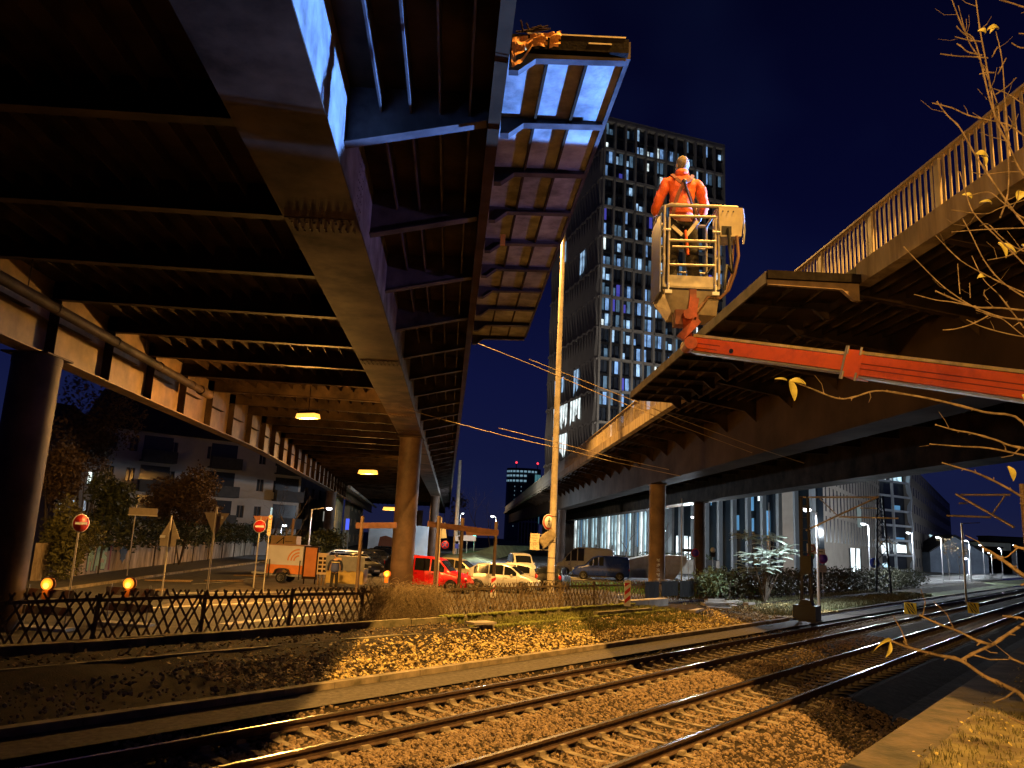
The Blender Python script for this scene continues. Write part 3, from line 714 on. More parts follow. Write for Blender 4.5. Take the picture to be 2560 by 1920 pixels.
def bare_tree(name, label, px, d, h, spread, m, depth=5, r0=.14, leaves=None, group=None, lean=0):
    c = D(px,1400,d); root = thing(name, label, 'tree', (c.x,c.y,0), 0, group); random.seed(int(px)); b = MB(); tr = MB(); tips = []
    def grow(mb, p, dr, L, r, k):
        q = p; pts_ = [p]; rs = [r]
        for i in range(4):
            dr = (dr+Vector((random.uniform(-.22,.22),random.uniform(-.22,.22),random.uniform(-.05,.16)))).normalized(); q = q+dr*L/4; pts_.append(q); rs.append(r*(1-.13*(i+1)))
        mb.tube(pts_, rs, 5 if k < 2 else 3, cap=False)
        if k >= depth: tips.append(q); return
        for i in range(random.choice((2,3,3))):
            nd = (dr+Vector((random.uniform(-1,1),random.uniform(-1,1),random.uniform(-.3,.6)))*spread).normalized()
            st = pts_[random.choice((3,4,4,2))]; grow(b, st, nd, L*random.uniform(.6,.82), rs[3]*.62, k+1)
    grow(tr, Vector((0,0,-.1)), Vector((lean,0,1)), h*.3, r0, 0)
    tr.obj('trunk', m, root); b.obj('branches', m, root)
    if leaves:
        lb = MB()
        for t in tips:
            for _ in range(leaves[1]): leafcloud(lb, t, (.35,.35,.3), 1, leaves[2], .2)
        lb.obj('crown', leaves[0], root)
    return root
# ================================================================== LEFT BACKGROUND
# graffiti wall
w0, w1, w2 = G(83,1452,0), G(330,1420,0), G(660,1380,0)
gw = thing('garden_wall', 'stained low concrete wall with green and blue graffiti under the hedge', 'wall', w0)
b = MB()
gp = [G(83,1452,0), G(200,1437,0), G(330,1420,0), G(480,1402,0), G(660,1383,0)]
for a, c in zip(gp, gp[1:]): b.bar(a+Vector((0,0,.85)), c+Vector((0,0,.85)), .3, 1.75)
b.obj('wall', mat('stained pale wall', (.46,.37,.27), .85, 0, .5, 1.2, .2, c2=(.14,.10,.06), stretch=(1.4,1.4,.35)), gw, True)
dW = (gp[2]-gp[1]).normalized(); nW = Vector((dW.y,-dW.x,0)); nW = nW if nW.dot(gp[1]) < 0 else -nW
def on_wall(u, z, off=.16): return gp[1]+dW*u+nW*off+Vector((0,0,z))
Lw = (gp[2]-gp[1]).length
gt = mat('green graffiti fill', (.34,.52,.33), .7, 0, .25, 4); gd = mat('dark graffiti outline', (.02,.03,.025), .7, 0, .2, 4)
def blob(b, poly, off, m=0): b.add([on_wall(u,z,off) for u, z in poly], [tuple(range(len(poly)))], m)
b = MB()
for u0, sh in ((.3,[(0,.15),(0,1.5),(.35,1.55),(.55,1.2),(.8,1.6),(1.15,1.55),(1.1,.1),(.8,.1),(.85,.9),(.6,.6),(.35,.95),(.3,.1)]),
               (1.5,[(0,.1),(.3,1.6),(.9,1.6),(1.15,.1),(.85,.1),(.8,.4),(.4,.4),(.3,.1)]),
               (2.7,[(0,.15),(.9,.1),(1.1,.5),(1.1,.85),(.45,1.05),(.45,1.2),(1.05,1.15),(1.05,1.6),(.1,1.6),(0,.8),(.65,.7),(.65,.5),(0,.55)])):
    k_ = 1.0*Lw/10
    blob(b, [((u0+u-.06)*k_+.0, z+.03) for u, z in sh], .162, 0)
    cu = sum(u for u, z in sh)/len(sh); cz = sum(z for u, z in sh)/len(sh)
    blob(b, [((u0+cu+(u-cu)*.84)*k_, cz+(z-cz)*.9) for u, z in sh], .168, 1)
b.obj('graffiti', [gd, gt], gw, True)
b = MB(); k_ = Lw/10
blob(b, [(4.2*k_,.1),(4.2*k_,1.6),(4.5*k_,1.62),(4.5*k_,.1)], .164)
b.obj('graffiti', mat('dark red graffiti bar', (.22,.03,.03), .7, 0, .3, 3), gw, True)
b = MB(); blob(b, [(7.0*k_+.75*k_*cos(t)*(1+.25*sin(5*t)), 1.0+.5*sin(t)*(1+.2*sin(7*t))) for t in [i*2*pi/28 for i in range(28)]], .164)
b.obj('graffiti', mat('blue graffiti splat', (.05,.10,.22), .7, 0, .3, 3), gw, True)
# shrubs and hedge
bush('round_bush', 'big round yellow green bush spilling over the graffiti wall', 'bush', 165, 1345, 39, (1.35,1.3,1.9), 9000, .09, M['ygreen'], 9, z=1.9)
bush('evergreen_bush', 'dark evergreen shrub rising behind the round yellow bush', 'bush', 265, 1265, 47, (1.4,1.3,1.9), 6500, .12, M['dgreen'], 8)
bush('withered_tree', 'dim brown leafed tree at far left beside the near column', 'tree', 150, 1160, 50, (1.8,1.6,3.0), 5000, .14, M['brownleaf'], 8)
bush('brown_bush', 'large brown leafed bush in front of the apartment block', 'bush', 470, 1235, 58, (2.7,1.8,2.3), 9000, .13, M['brownleaf'], 10)
bush('tall_tree', 'unlit tree at the left edge behind the near column', 'tree', 240, 1050, 62, (3.2,2.5,4.2), 5000, .16, M['brownleaf'], 8)
hg = thing('hedge', 'clipped hedge along the top of the graffiti wall', 'hedge', gp[2])
b = MB(); random.seed(3)
for i in range(26):
    t = i/25; p = gp[1].lerp(gp[4], t); p = p+Vector((.3,1.3,0))*1; leafcloud(b, (p.x,p.y,2.25), (1.3,.7,1.0), 420, .13, .5, i)
b.obj('foliage', M['dgreen'], hg, True)
for i in range(12): b = MB(); p = gp[1].lerp(gp[4], i/11)+Vector((.3,1.3,0)); b.tube([(p.x,p.y,0),(p.x,p.y,2.4)], .05, 5); b.obj('stem', M['bark'], hg, True)
bush('clipped_shrub', 'dark green clipped shrub behind the trailer near the teal lamp', 'bush', 745, 1350, 70, (2.4,1.5,1.5), 3000, .14, M['dgreen'], 5, z=1.6)
bush('dark_shrub', 'black shrub mass left of the far bridge column', 'bush', 805, 1352, 74, (2.6,1.5,1.6), 3000, .14, M['dgreen'], 5, z=1.6)
bare_tree('bare_tree', 'bare dark tree in front of the apartment block near the no entry sign', 715, 66, 9, .75, M['bark'], 5, .16)
bare_tree('bare_tree', 'leafless street tree beside the white street lamp on the left', 668, 74, 10, .75, M['bark'], 5, .16)
# ---- facade builder
def facade(name, label, A, B, h, floors, cols, wallm, winm, z0=0, depth=8, ww=.55, wh=.5, rec=.2, lit=(), litm=None, roof=None, sill=True, cat='building', frame=None, skip=()):
    A = Vector((A.x,A.y,z0)); B = Vector((B.x,B.y,z0)); u = (B-A); L = u.length; u.normalize(); n = Vector((u.y,-u.x,0)); n = n if n.dot(A) < 0 else -n
    root = thing(name, label, cat, (A+B)/2); fh = h/floors; cw = L/cols; b = MB()
    P = lambda x, z, off=0: A+u*x+n*off+Vector((0,0,z))
    # wall with real openings
    for f in range(floors):
        for c in range(cols):
            x0, x1, za, zb = c*cw, (c+1)*cw, f*fh, (f+1)*fh
            if (f,c) in skip: b.quad(P(x0,za),P(x1,za),P(x1,zb),P(x0,zb)); continue
            a0, a1 = x0+cw*(1-ww)/2, x1-cw*(1-ww)/2; b0, b1 = za+fh*(1-wh)*.55, za+fh*(1-wh)*.55+fh*wh
            b.quad(P(x0,za),P(a0,za),P(a0,zb),P(x0,zb)); b.quad(P(a1,za),P(x1,za),P(x1,zb),P(a1,zb)); b.quad(P(a0,za),P(a1,za),P(a1,b0),P(a0,b0)); b.quad(P(a0,b1),P(a1,b1),P(a1,zb),P(a0,zb))
            for q in ((a0,b0,a1,b0),(a1,b0,a1,b1),(a1,b1,a0,b1),(a0,b1,a0,b0)): b.quad(P(q[0],q[1]),P(q[2],q[3]),P(q[2],q[3],-rec),P(q[0],q[1],-rec))
    b.quad(P(L,0),P(L,0,-depth),P(L,h,-depth),P(L,h)); b.quad(P(0,0),P(0,h),P(0,h,-depth),P(0,0,-depth)); b.quad(P(0,0,-depth),P(0,h,-depth),P(L,h,-depth),P(L,0,-depth)); b.quad(P(0,h),P(L,h),P(L,h,-depth),P(0,h,-depth))
    b.obj('wall', wallm, root, True)
    for f in range(floors):
        for c in range(cols):
            if (f,c) in skip: continue
            a0, a1 = c*cw+cw*(1-ww)/2, (c+1)*cw-cw*(1-ww)/2; b0 = f*fh+fh*(1-wh)*.55; b1 = b0+fh*wh
            b = MB(); b.quad(P(a0,b0,.01-rec),P(a1,b0,.01-rec),P(a1,b1,.01-rec),P(a0,b1,.01-rec))
            wo = b.obj('window', (litm or winm) if (f,c) in lit else winm, root, True)
            if frame:
                b = MB(); t = .07
                for q in ((a0,b0,a1,b0),(a1,b0,a1,b1),(a1,b1,a0,b1),(a0,b1,a0,b0),((a0+a1)/2,b0,(a0+a1)/2,b1)): b.bar(P(q[0],q[1],-.15),P(q[2],q[3],-.15),t,t)
                b.obj('frame', frame, wo, True)
    if roof:
        b = MB(); ov = .5
        b.add([P(-ov,h,ov),P(L+ov,h,ov),P(L+ov,h,-depth-ov),P(-ov,h,-depth-ov),P(ov,h+roof,-depth/2),P(L-ov,h+roof,-depth/2)],[(0,1,5,4),(2,3,4,5),(1,2,5),(3,0,4),(3,2,1,0)]); b.obj('roof', mat('dark roof tiles', (.03,.028,.028), .9, 0, .2, 3), root, True)
    return root, P
litw = glowroom('lit window white', (.62,.85,.85), 1.0)
whitem = mat('pale render', (.42,.42,.42), .85, 0, .15, .5)
winm = mat('unlit window glass', (.03,.035,.05), .2, 0, 0, 1)
frm = mat('window frame', (.20,.20,.21), .6, 0, 0, 1)
A, B_ = D(215,1380,74), D(735,1380,88)
ap, P = facade('apartment_block', 'grey four storey apartment block with balconies behind the bushes on the left', A, B_, 11.6, 4, 11, whitem, winm, lit={(1,9)}, litm=litw, roof=4.2, ww=.42, wh=.45, frame=frm, skip={(3,4),(2,4),(1,4),(3,7),(2,7)})
dk = mat('dark balcony front', (.05,.06,.075), .8, 0, .2, 2)
Lq = (B_-A).length
for f in (1,2,3):
    for x in (3.5,10.2,17.6):
        if x+3.2 > Lq: continue
        z = f*2.9+.05; b = MB(); b.bar(P(x,z,.6),P(x+3.2,z,.6),1.2,.16); b.bar(P(x,z+.55,1.15),P(x+3.2,z+.55,1.15),.06,1.0); b.bar(P(x,z+.55,.6)+Vector((0,0,0)),P(x,z+.55,1.15),.05,1.0); b.bar(P(x+3.2,z+.55,.02),P(x+3.2,z+.55,1.15),.05,1.0)
        b.obj('balcony', dk, ap, True)
        b = MB(); b.quad(P(x+.2,z+.1,.02),P(x+3.0,z+.1,.02),P(x+3.0,z+2.5,.02),P(x+.2,z+2.5,.02)); b.obj('balcony_door', winm, ap, True)
b = MB()
for x in (6.5,9,12,15): b.box(P(x,12.5,-1.6),(.7,.1,.7))
b.obj('skylight', frm, ap, True)
facade('apartment_block', 'dark apartment block at far left with one bright window', D(120,1380,70), D(212,1380,73), 10.5, 4, 3, M['stone2'], winm, lit={(2,2)}, litm=glow('bright kitchen window',(.8,.95,.9),1.6), roof=3, ww=.4, wh=.4)
facade('terraced_house', 'dark house behind the bare trees near the white street lamp', D(700,1375,120), D(826,1375,150), 14, 4, 7, M['stone2'], winm, roof=4, ww=.45, wh=.5, lit={(1,5)}, litm=glow('dim lit window',(.5,.5,.42),.5))
facade('yellow_house', 'pale yellow lit house facade left of the far bridge column', D(826,1375,112), D(848,1375,150), 10.5, 3, 4, mat('pale yellow render',(.75,.66,.36),.8,0,.1,.5), winm, ww=.4, wh=.55, depth=1)
facade('grey_house', 'small dim house seen right of the far bridge column', D(866,1375,150), D(900,1375,190), 9, 3, 4, mat('beige render',(.42,.36,.25),.8,0,.1,.5), winm, ww=.4, wh=.5, depth=1)
bb = thing('advertising_banner', 'glowing blue advertising banner right of the far bridge column', 'banner', D(868,1375,130))
b = MB(); p = D(863,1324,130); q = D(874,1297,130); b.box(((p.x+q.x)/2,130,(p.z+q.z)/2),(q.x-p.x,.1,q.z-p.z)); b.obj('screen', glow('blue banner light',(.07,.12,.9),1.1), bb, True)
b = MB(); b.tube([(p.x,130.1,0),(p.x,130.1,p.z)],.1,6); b.tube([(q.x,130.1,0),(q.x,130.1,p.z)],.1,6); b.obj('post', M['galv'], bb, True)
hoard = thing('site_hoarding', 'pale blue painted hoarding with a brown armchair picture behind the dark cars', 'hoarding', D(950,1375,95))
b = MB(); p, q = D(918,1375,95), D(1068,1375,100); b.bar((p.x,p.y,2.0),(q.x,q.y,2.0),.15,4.0); b.obj('panel', mat('pale blue hoarding',(.35,.42,.48),.8,0,.2,.4), hoard, True)
b = MB(); c = D(967,1367,94.6); b.prism([(-1.0,-1.1),(.9,-1.3),(1.1,-.2),(1.2,.3),(.9,.4),(.7,1.0),(-.2,1.3),(-.9,1.1),(-1.05,.2)], -.02, .02, 'XZ', xf=Matrix.Translation(c)); b.obj('picture', mat('brown painted armchair',(.22,.10,.07),.8,0,.2,1), hoard, True)
# ================================================================== SIGNS
def post(par, x, y, h, r=.03, m=None, lean=(0,0)):
    b = MB(); b.tube([(0,0,-.05),(lean[0]*h,lean[1]*h,h)], r, 10); return b.obj('post', m or M['galv'], par)
def disc(par, name, r, z, mt, y=-.05, th=.012, x=0, seg=28):
    b = MB(); b.lathe((x,y,z), [(r,-th/2),(r,th/2)], seg, axis='Y'); return b.obj(name, mt, par)
def flat(par, name, poly, z, mt, y=-.05, th=.012, x=0):
    b = MB(); b.prism([(a+x,c+z) for a, c in poly], y-th/2, y+th/2, 'XZ'); return b.obj(name, mt, par)
TRI = lambda s: [(-s/2,-s*.29),(s/2,-s*.29),(s*.04,s*.57),(-s*.04,s*.57)]
RECT = lambda w_, h_: [(-w_/2,-h_/2),(w_/2,-h_/2),(w_/2,h_/2),(-w_/2,h_/2)]
wp_ = mat('pale sign post', (.55,.5,.42), .5, .3, .1, 4)
sb = mat('grey sign back', (.33,.27,.2), .55, .2, .12, 6)
def place(px, py, d): p = D(px,py,d); return p
p = place(200,1308,27); s = thing('no_entry_sign', 'faded no entry sign turned sideways left of the lattice fence beacons', 'road sign', (p.x,27,0), radians(62)); post(s,0,0,p.z+.35,m=wp_)
disc(s,'plate',.31,p.z,M['signW'],-.045); disc(s,'red_disc',.285,p.z,M['signR'],-.056,.008); flat(s,'bar',RECT(.44,.09),p.z,M['signW'],-.064,.006)
p = place(331,1340,44); s = thing('street_name_sign', 'blank backed rectangular name plate on a tall pole by the graffiti wall', 'road sign', (p.x,44,0), radians(4)); q = D(358,1279,44); post(s,0,0,D(340,1262,44).z,m=wp_)
flat(s,'plate',RECT(1.55,.4),q.z,sb,-.05,.02,x=.42); flat(s,'frame',RECT(1.62,.05),q.z-.21,wp_,-.06,.02,x=.42)
p = place(415,1400,31); s = thing('warning_sign', 'back of a triangular warning sign with a square plate under it', 'road sign', (p.x,31,0), radians(-8)); post(s,0,0,D(426,1288,31).z,m=wp_)
z = D(420,1330,31).z; flat(s,'triangle',TRI(.88),z,sb,.05); z2 = D(415,1354,31).z; flat(s,'plate',RECT(.66,.36),z2,sb,.05,x=-.05); flat(s,'sticker',RECT(.22,.1),z-.18,M['signW'],.03,.01,x=-.28)
p = place(527,1400,29); s = thing('yield_sign', 'back of an upside down triangular give way sign on a pale pole', 'road sign', (p.x,29,0), radians(3)); post(s,0,0,D(541,1267,29).z,.035,m=wp_)
z = D(538,1300,29).z; flat(s,'triangle',[(a,-c) for a, c in TRI(.9)],z,sb,.06); flat(s,'sticker',RECT(.07,.1),z+.1,M['signW'],.04,.01,x=.22)
p = place(650,1316,40); s = thing('no_entry_sign', 'clear red and white no entry sign above the tarmac left of the trailer', 'road sign', (p.x,40,0), 0); post(s,0,0,p.z+.45,.035,m=wp_)
disc(s,'plate',.315,p.z,M['signW'],-.05); disc(s,'red_disc',.29,p.z,M['signR'],-.062,.008); flat(s,'bar',RECT(.44,.095),p.z,M['signW'],-.07,.006)
flat(s,'rear_triangle',[(a,-c) for a, c in TRI(.8)],p.z+.28,mat('reddish sign back',(.30,.12,.07),.6,0,.1,5),.05,x=.0)
p = place(668,1380,38); s = thing('parking_sign', 'narrow parking sign strip on a pole right of the round no entry sign', 'road sign', (p.x,38,0), radians(-6)); zt = D(678,1287,38).z; post(s,0,0,zt,.03,m=wp_)
flat(s,'plate',RECT(.17,.95),zt-.5,mat('cream sign strip',(.62,.5,.3),.5,0,.1,5),-.045); disc(s,'red_ring',.075,zt-.16,M['signR'],-.055,.006); disc(s,'ring_centre',.05,zt-.16,M['signW'],-.06,.006)
for i_, t_ in enumerate(('frei','ab','km')): pass
b = MB()
for k in range(4): b.box((0,-.055,zt-.42-k*.12),(.09,.004,.02))
b.obj('print', M['signK'], s)
p = place(730,1340,58); s = thing('striped_post_sign', 'thin brown marker board on a pole above the teal lamp', 'road sign', (p.x,58,0)); zt = D(733,1296,58).z; post(s,0,0,zt,.03,m=wp_); flat(s,'plate',RECT(.16,1.9),zt-1.0,mat('tan marker board',(.5,.3,.15),.6,0,.2,4),-.05)
s = thing('teal_lantern', 'small glowing teal lantern on a box behind the white trailer', 'lantern', D(729,1362,57)); b = MB(); b.lathe((0,0,-.3),[(.13,0),(.15,.1),(.14,.5),(.1,.6)],12); b.obj('lens', glow('teal light',(.02,.75,.6),1.1), s); b = MB(); b.lathe((0,0,.3),[(.12,0),(.12,.08)],12); b.obj('cap', M['black'], s)
# sign cluster under the bridge
def signcar(): pass
p = place(1112,1362,41); s = thing('no_stopping_sign', 'round blue and red no stopping sign on the wooden post near the red van', 'road sign', (p.x-.25,41,0)); post(s,0,0,D(1100,1293,41).z,.03,m=wp_)
disc(s,'red_disc',.20,p.z,M['signR'],-.05,.012,x=.26); disc(s,'blue_disc',.165,p.z,M['signB'],-.06,.008,x=.26)
b = MB(); b.bar((.14,-.068,p.z+.12),(.38,-.068,p.z-.12),.035,.006,up=(0,1,0)); b.bar((.38,-.068,p.z+.12),(.14,-.068,p.z-.12),.035,.006,up=(0,1,0)); b.obj('red_cross', M['signR'], s)
flat(s,'rear_triangle',[(-.3,-.3),(.12,-.25),(-.02,.55)],p.z+.6,mat('grey sign back two',(.5,.5,.48),.6,0,.1,4),.05,x=.2)
# bicycle-free plate and pedestrian sign on the mast
# ================================================================== HIGH MAST (concrete, centre) AND ITS SIGNS
mx = D(1376,1467,47)
hm = thing('concrete_mast', 'tall tapered concrete mast lit orange in the middle of the picture', 'mast', (mx.x,47,0))
b = MB(); b.tube([(0,0,-.1),(0,0,10),(.0,0,24)], [.225,.18,.12], 20); b.obj('shaft', M['poleC'], hm)
b = MB()
for z, r in ((2.0,.225),(2.9,.222),(4.4,.215),(1.15,.23),(.7,.23)): b.tube([(0,0,z-.02),(0,0,z+.02)], r, 20)
b.obj('bands', M['steel'], hm)
b = MB(); b.tube([(0,0,23.9),(-1.2,0,24.1)],.05,8); b.obj('arm', M['galv'], hm); b = MB(); b.box((-1.5,0,24.1),(.8,.35,.18)); b.obj('lamp_head', M['galv'], hm)
s = thing('pedestrian_ban_sign', 'round no pedestrians sign fixed to the concrete mast', 'road sign', (D(1371,1305,46.7).x,46.7,0), radians(38)); z = D(1371,1305,46.7).z
disc(s,'plate',.46,z,M['signW'],-.02); disc(s,'red_ring',.44,z,M['signR'],-.032,.008); disc(s,'white_disc',.34,z,M['signW'],-.042,.008)
b = MB(); b.ball((0,-.055,z+.21),.04,8); b.tube([(0,-.055,z+.16),(0,-.055,z-.02)],.035,6); b.tube([(0,-.055,z-.02),(-.09,-.055,z-.25)],.02,5); b.tube([(0,-.055,z-.02),(.09,-.055,z-.25)],.02,5); b.tube([(0,-.055,z+.14),(-.09,-.055,z+.02)],.014,5); b.tube([(0,-.055,z+.14),(.09,-.055,z+.03)],.014,5); b.obj('walking_figure', M['signK'], s)
p = D(1337,1354,46.6); s = thing('cycle_exemption_sign', 'cream plate with lettering and a bicycle symbol on brackets beside the mast', 'road sign', (p.x,46.6,0))
hh = .94; flat(s,'plate',RECT(.54,hh),p.z,mat('cream sign face',(.72,.62,.42),.5,0,.05,4),0,.015); flat(s,'divider',RECT(.54,.012),p.z-.05,M['signK'],-.012,.006)
for k, t in enumerate(('Linien-','verkehr','frei')): text(s,t,.13,(0,-.012,p.z+.35-k*.14),(pi/2,0,0),M['signK'])
text(s,'frei',.12,(0,-.012,p.z-.38),(pi/2,0,0),M['signK'])
b = MB()
for x in (-.12,.12):
    for k in range(16):
        a0, a1 = k*pi/8, (k+1)*pi/8; b.bar((x+.075*cos(a0),-.014,p.z-.2+.075*sin(a0)),(x+.075*cos(a1),-.014,p.z-.2+.075*sin(a1)),.012,.004,up=(0,1,0))
for q in ((-.12,-.2,-.05,-.08),(-.05,-.08,.08,-.08),(.08,-.08,.12,-.2),(-.05,-.08,0,-.2),(0,-.2,.08,-.08),(-.12,-.2,0,-.2)): b.bar((q[0],-.014,p.z+q[1]),(q[2],-.014,p.z+q[3]),.012,.004,up=(0,1,0))
b.obj('bicycle_symbol', M['signK'], s)
b = MB(); b.bar((.25,.02,p.z+.44),(.85,.1,p.z+.44),.03,.03); b.bar((.25,.02,p.z-.45),(.85,.1,p.z-.45),.03,.03); b.obj('bracket', M['galv'], s)
p = D(1368,1347,46.5); s = thing('covered_sign', 'sign wrapped in a grey cloth bag hanging on the concrete mast', 'covered sign', (p.x,46.5,0)); b = MB()
n_ = 12; vs = []
for r_ in range(9):
    t = r_/8; zz = p.z+.52-1.0*t; wd_ = .16+.32*sin(pi*min(1,t*1.1)); 
    for k in range(n_):
        a = 2*pi*k/n_; q = 1+.2*noise.noise(Vector((k*1.3,r_*.9,2))); vs.append(((cos(a)*wd_*q)-.18*t+.1, sin(a)*.13*q-.05, zz+.12*cos(a)))
b.add(vs,[(r*n_+k,r*n_+(k+1)%n_,(r+1)*n_+(k+1)%n_,(r+1)*n_+k) for r in range(8) for k in range(n_)],0,False); b.obj('cloth_bag', mat('grey brown cloth',(.30,.25,.17),.8,0,.3,6,.2), s)
b = MB(); b.bar((.0,-.2,p.z+.45),(-.3,-.2,p.z-.3),.03,.02); b.obj('strap', M['alu'], s)
# ================================================================== SODIUM LAMPS UNDER THE LEFT FLYOVER, BEACONS
sod = glow('sodium lamp glass', (1,.46,.07), 2.0)
for k, (px, py, dd, W_, lb) in enumerate(((770,1040,32,9000,'nearest glowing sodium lamp hanging under the left flyover'),(920,1180,61,8000,'second smaller sodium lamp deeper under the left flyover'),(977,1272,112,8000,'farthest sodium lamp beside the centre column'))):
    p = D(px,py,dd); s = thing('hanging_lamp', lb, 'lamp', (p.x,p.y,p.z), radians(-25), 'sodium lamps under the left flyover')
    gs_ = (1,1.5,2.2)[k]; b = MB(); b.box((0,0,.0),(.98*gs_,.4*gs_,.2*gs_),taper=.9); b.obj('lamp_glass', sod, s); b = MB(); b.box((0,0,.1*gs_+.05),(.95*gs_,.38*gs_,.12),taper=.7); b.tube([(0,0,.17),(0,0,max(.3,8.95-p.z))],.018,6); b.obj('housing', M['steel'], s)
    lamp('bulb','SPOT',(0,0,-.08),W_*.8,ORANGE,.25,s,angle=150,blend=.35).rotation_euler = (0,0,0)
    lamp('bulb_glow','POINT',(0,-.0,-.16),W_*.6,(1,.46,.09),.2,s)
beac = glow('amber beacon lens', (1,.30,.02), 1.15); beac2 = glow('amber beacon core', (1,.48,.06), 2.6)
def beacon(px, py, d, label, r=.11, grp='amber beacons on the site barriers', on=True):
    p = D(px,py,d); s = thing('warning_beacon', label, 'beacon', p, 0, grp)
    b = MB(); b.lathe((0,0,0),[(r*.55,-.04),(r*.95,-.03),(r,.0),(r*.9,.035),(r*.55,.05)],20,axis='Y'); b.obj('lens', beac if on else mat('unlit amber lens',(.5,.25,.03),.4,0,0,1), s)
    if on: b = MB(); b.lathe((0,-.055,-r*.25),[(r*.42,-.012),(r*.5,0)],14,axis='Y'); b.obj('lamp_core', beac2, s)
    b = MB(); b.lathe((.03,.02,0),[(r*1.12,-.035),(r*1.12,.03)],20,axis='Y'); b.box((0,.0,-r-.12),(.15,.1,.22)); b.obj('housing', mat('orange beacon housing',(.6,.18,.02),.5,0,0,1), s)
    if on: lamp('bulb','POINT',(0,-.16,0),5,(1,.5,.12),.08,s)
    return s
beacon(118,1460,21.8,'amber beacon at far left above the dark lattice fence',.165); beacon(322,1459,23.5,'second amber beacon above the fence left of the warning sign pole',.165)
beacon(967,1435,34,'amber beacon at the foot of the centre column above the vines',.13); beacon(1763,1445,48,'dim amber beacon above the black tarpaulins on the fence',.12,on=False)
# white and red barrier boards seen through the fence on the left
for k, (px, lb) in enumerate(((118,'white barrier board carrying the far left amber beacon'),(322,'white barrier board carrying the second amber beacon'))):
    dd = (21.9,23.6)[k]; p = D(px,1500,dd); s = thing('barrier_board', lb, 'barrier', (p.x,p.y+.02,0), radians(-6), 'barrier boards behind the fence')
    b = MB(); b.box((0,0,.95),(1.5,.03,.22)); b.box((0,0,.5),(1.5,.03,.22)); b.obj('board', mat('grimy barrier board',(.22,.18,.15),.8,0,.3,5), s)
    b = MB()
    for z in (.95,.5):
        for x in (-.6,-.1,.4): b.prism([(x-.05,z-.108),(x+.17,z-.108),(x+.3,z+.108),(x+.08,z+.108)], -.019, -.016, 'XZ')
    b.obj('stripes', mat('faded barrier stripes',(.16,.07,.05),.8,0,.2,5), s)
    b = MB(); b.tube([(-.6,0,0),(-.6,0,1.15)],.025,6); b.tube([(.6,0,0),(.6,0,1.15)],.025,6); b.box((0,0,.04),(1.5,.5,.08)); b.obj('frame', M['galv'], s)
# red-white plate by the fence gap
p = D(1571,1500,33.6); s = thing('striped_marker', 'red and white striped marker plate standing behind the gap in the fence', 'marker', (p.x,33.9,0), radians(4))
flat(s,'plate',RECT(.27,1.05),.98,M['signW'],0,.03)
b = MB()
for k in range(3):
    z = .55+k*.34; b.prism([(-.12,z),(.12,z+.2),(.12,z+.36),(-.12,z+.16)] if k < 2 else [(-.12,z),(.12,z+.17),(-.12,z+.17)], -.020, -.017, 'XZ')
b.obj('red_stripes', M['signR'], s); b = MB(); b.box((0,0,.06),(.4,.4,.12)); b.tube([(0,.02,.1),(0,.02,1.5)],.02,6); b.obj('foot', M['rubber'], s)
p = D(1233,1460,34.5); s = thing('striped_marker', 'tilted red and white marker plate in front of the silver car', 'marker', (p.x,34.8,0), radians(10)); flat(s,'plate',RECT(.24,.9),.92,M['signW'],0,.03)
b = MB(); b.prism([(-.1,1.05),(.1,1.22),(.1,1.33),(-.1,1.25)],-.02,-.017,'XZ'); b.prism([(-.1,.65),(.1,.85),(.1,1.0),(-.1,.8)],-.02,-.017,'XZ'); b.obj('red_stripes', M['signR'], s); b = MB(); b.box((0,0,.06),(.4,.4,.12)); b.obj('foot', M['rubber'], s)
# ================================================================== HEIGHT BARRIERS (rusty beams on poles)
rust = mat('rusty beam', (.09,.035,.018), .8, 0, .4, 3, .2)
def gantry(label, px0, px1, yb, d0, d1, posts, paint=rust):
    a, c = D(px0,yb[0],d0), D(px1,yb[1],d1); s = thing('height_barrier', label, 'barrier', (a.x,a.y,0), 0, 'height barriers over the car park entrance')
    b = MB(); b.bar(a, c, .14, .26); b.obj('beam', paint, s, True)
    for px, top, dd in posts:
        q = D(px,top,dd); b = MB(); b.tube([(q.x,q.y,-.05),(q.x,q.y,q.z)],.085,10); b.obj('post', mat('brown post',(.09,.055,.03),.7,0,.3,4), s, True)
gantry('rust red height barrier left of the centre column', 890, 992, (1314,1313), 36, 36, [(907,1290,36)])
gantry('rust red height barrier right of the centre column', 1070, 1245, (1310,1332), 37, 39, [(1098,1290,37),(1157,1295,38)])
gantry('short rusty beam on the tall pale post in front of the silver car', 1165, 1240, (1331,1333), 39.5, 39.5, [(1241,1303,39.5)])
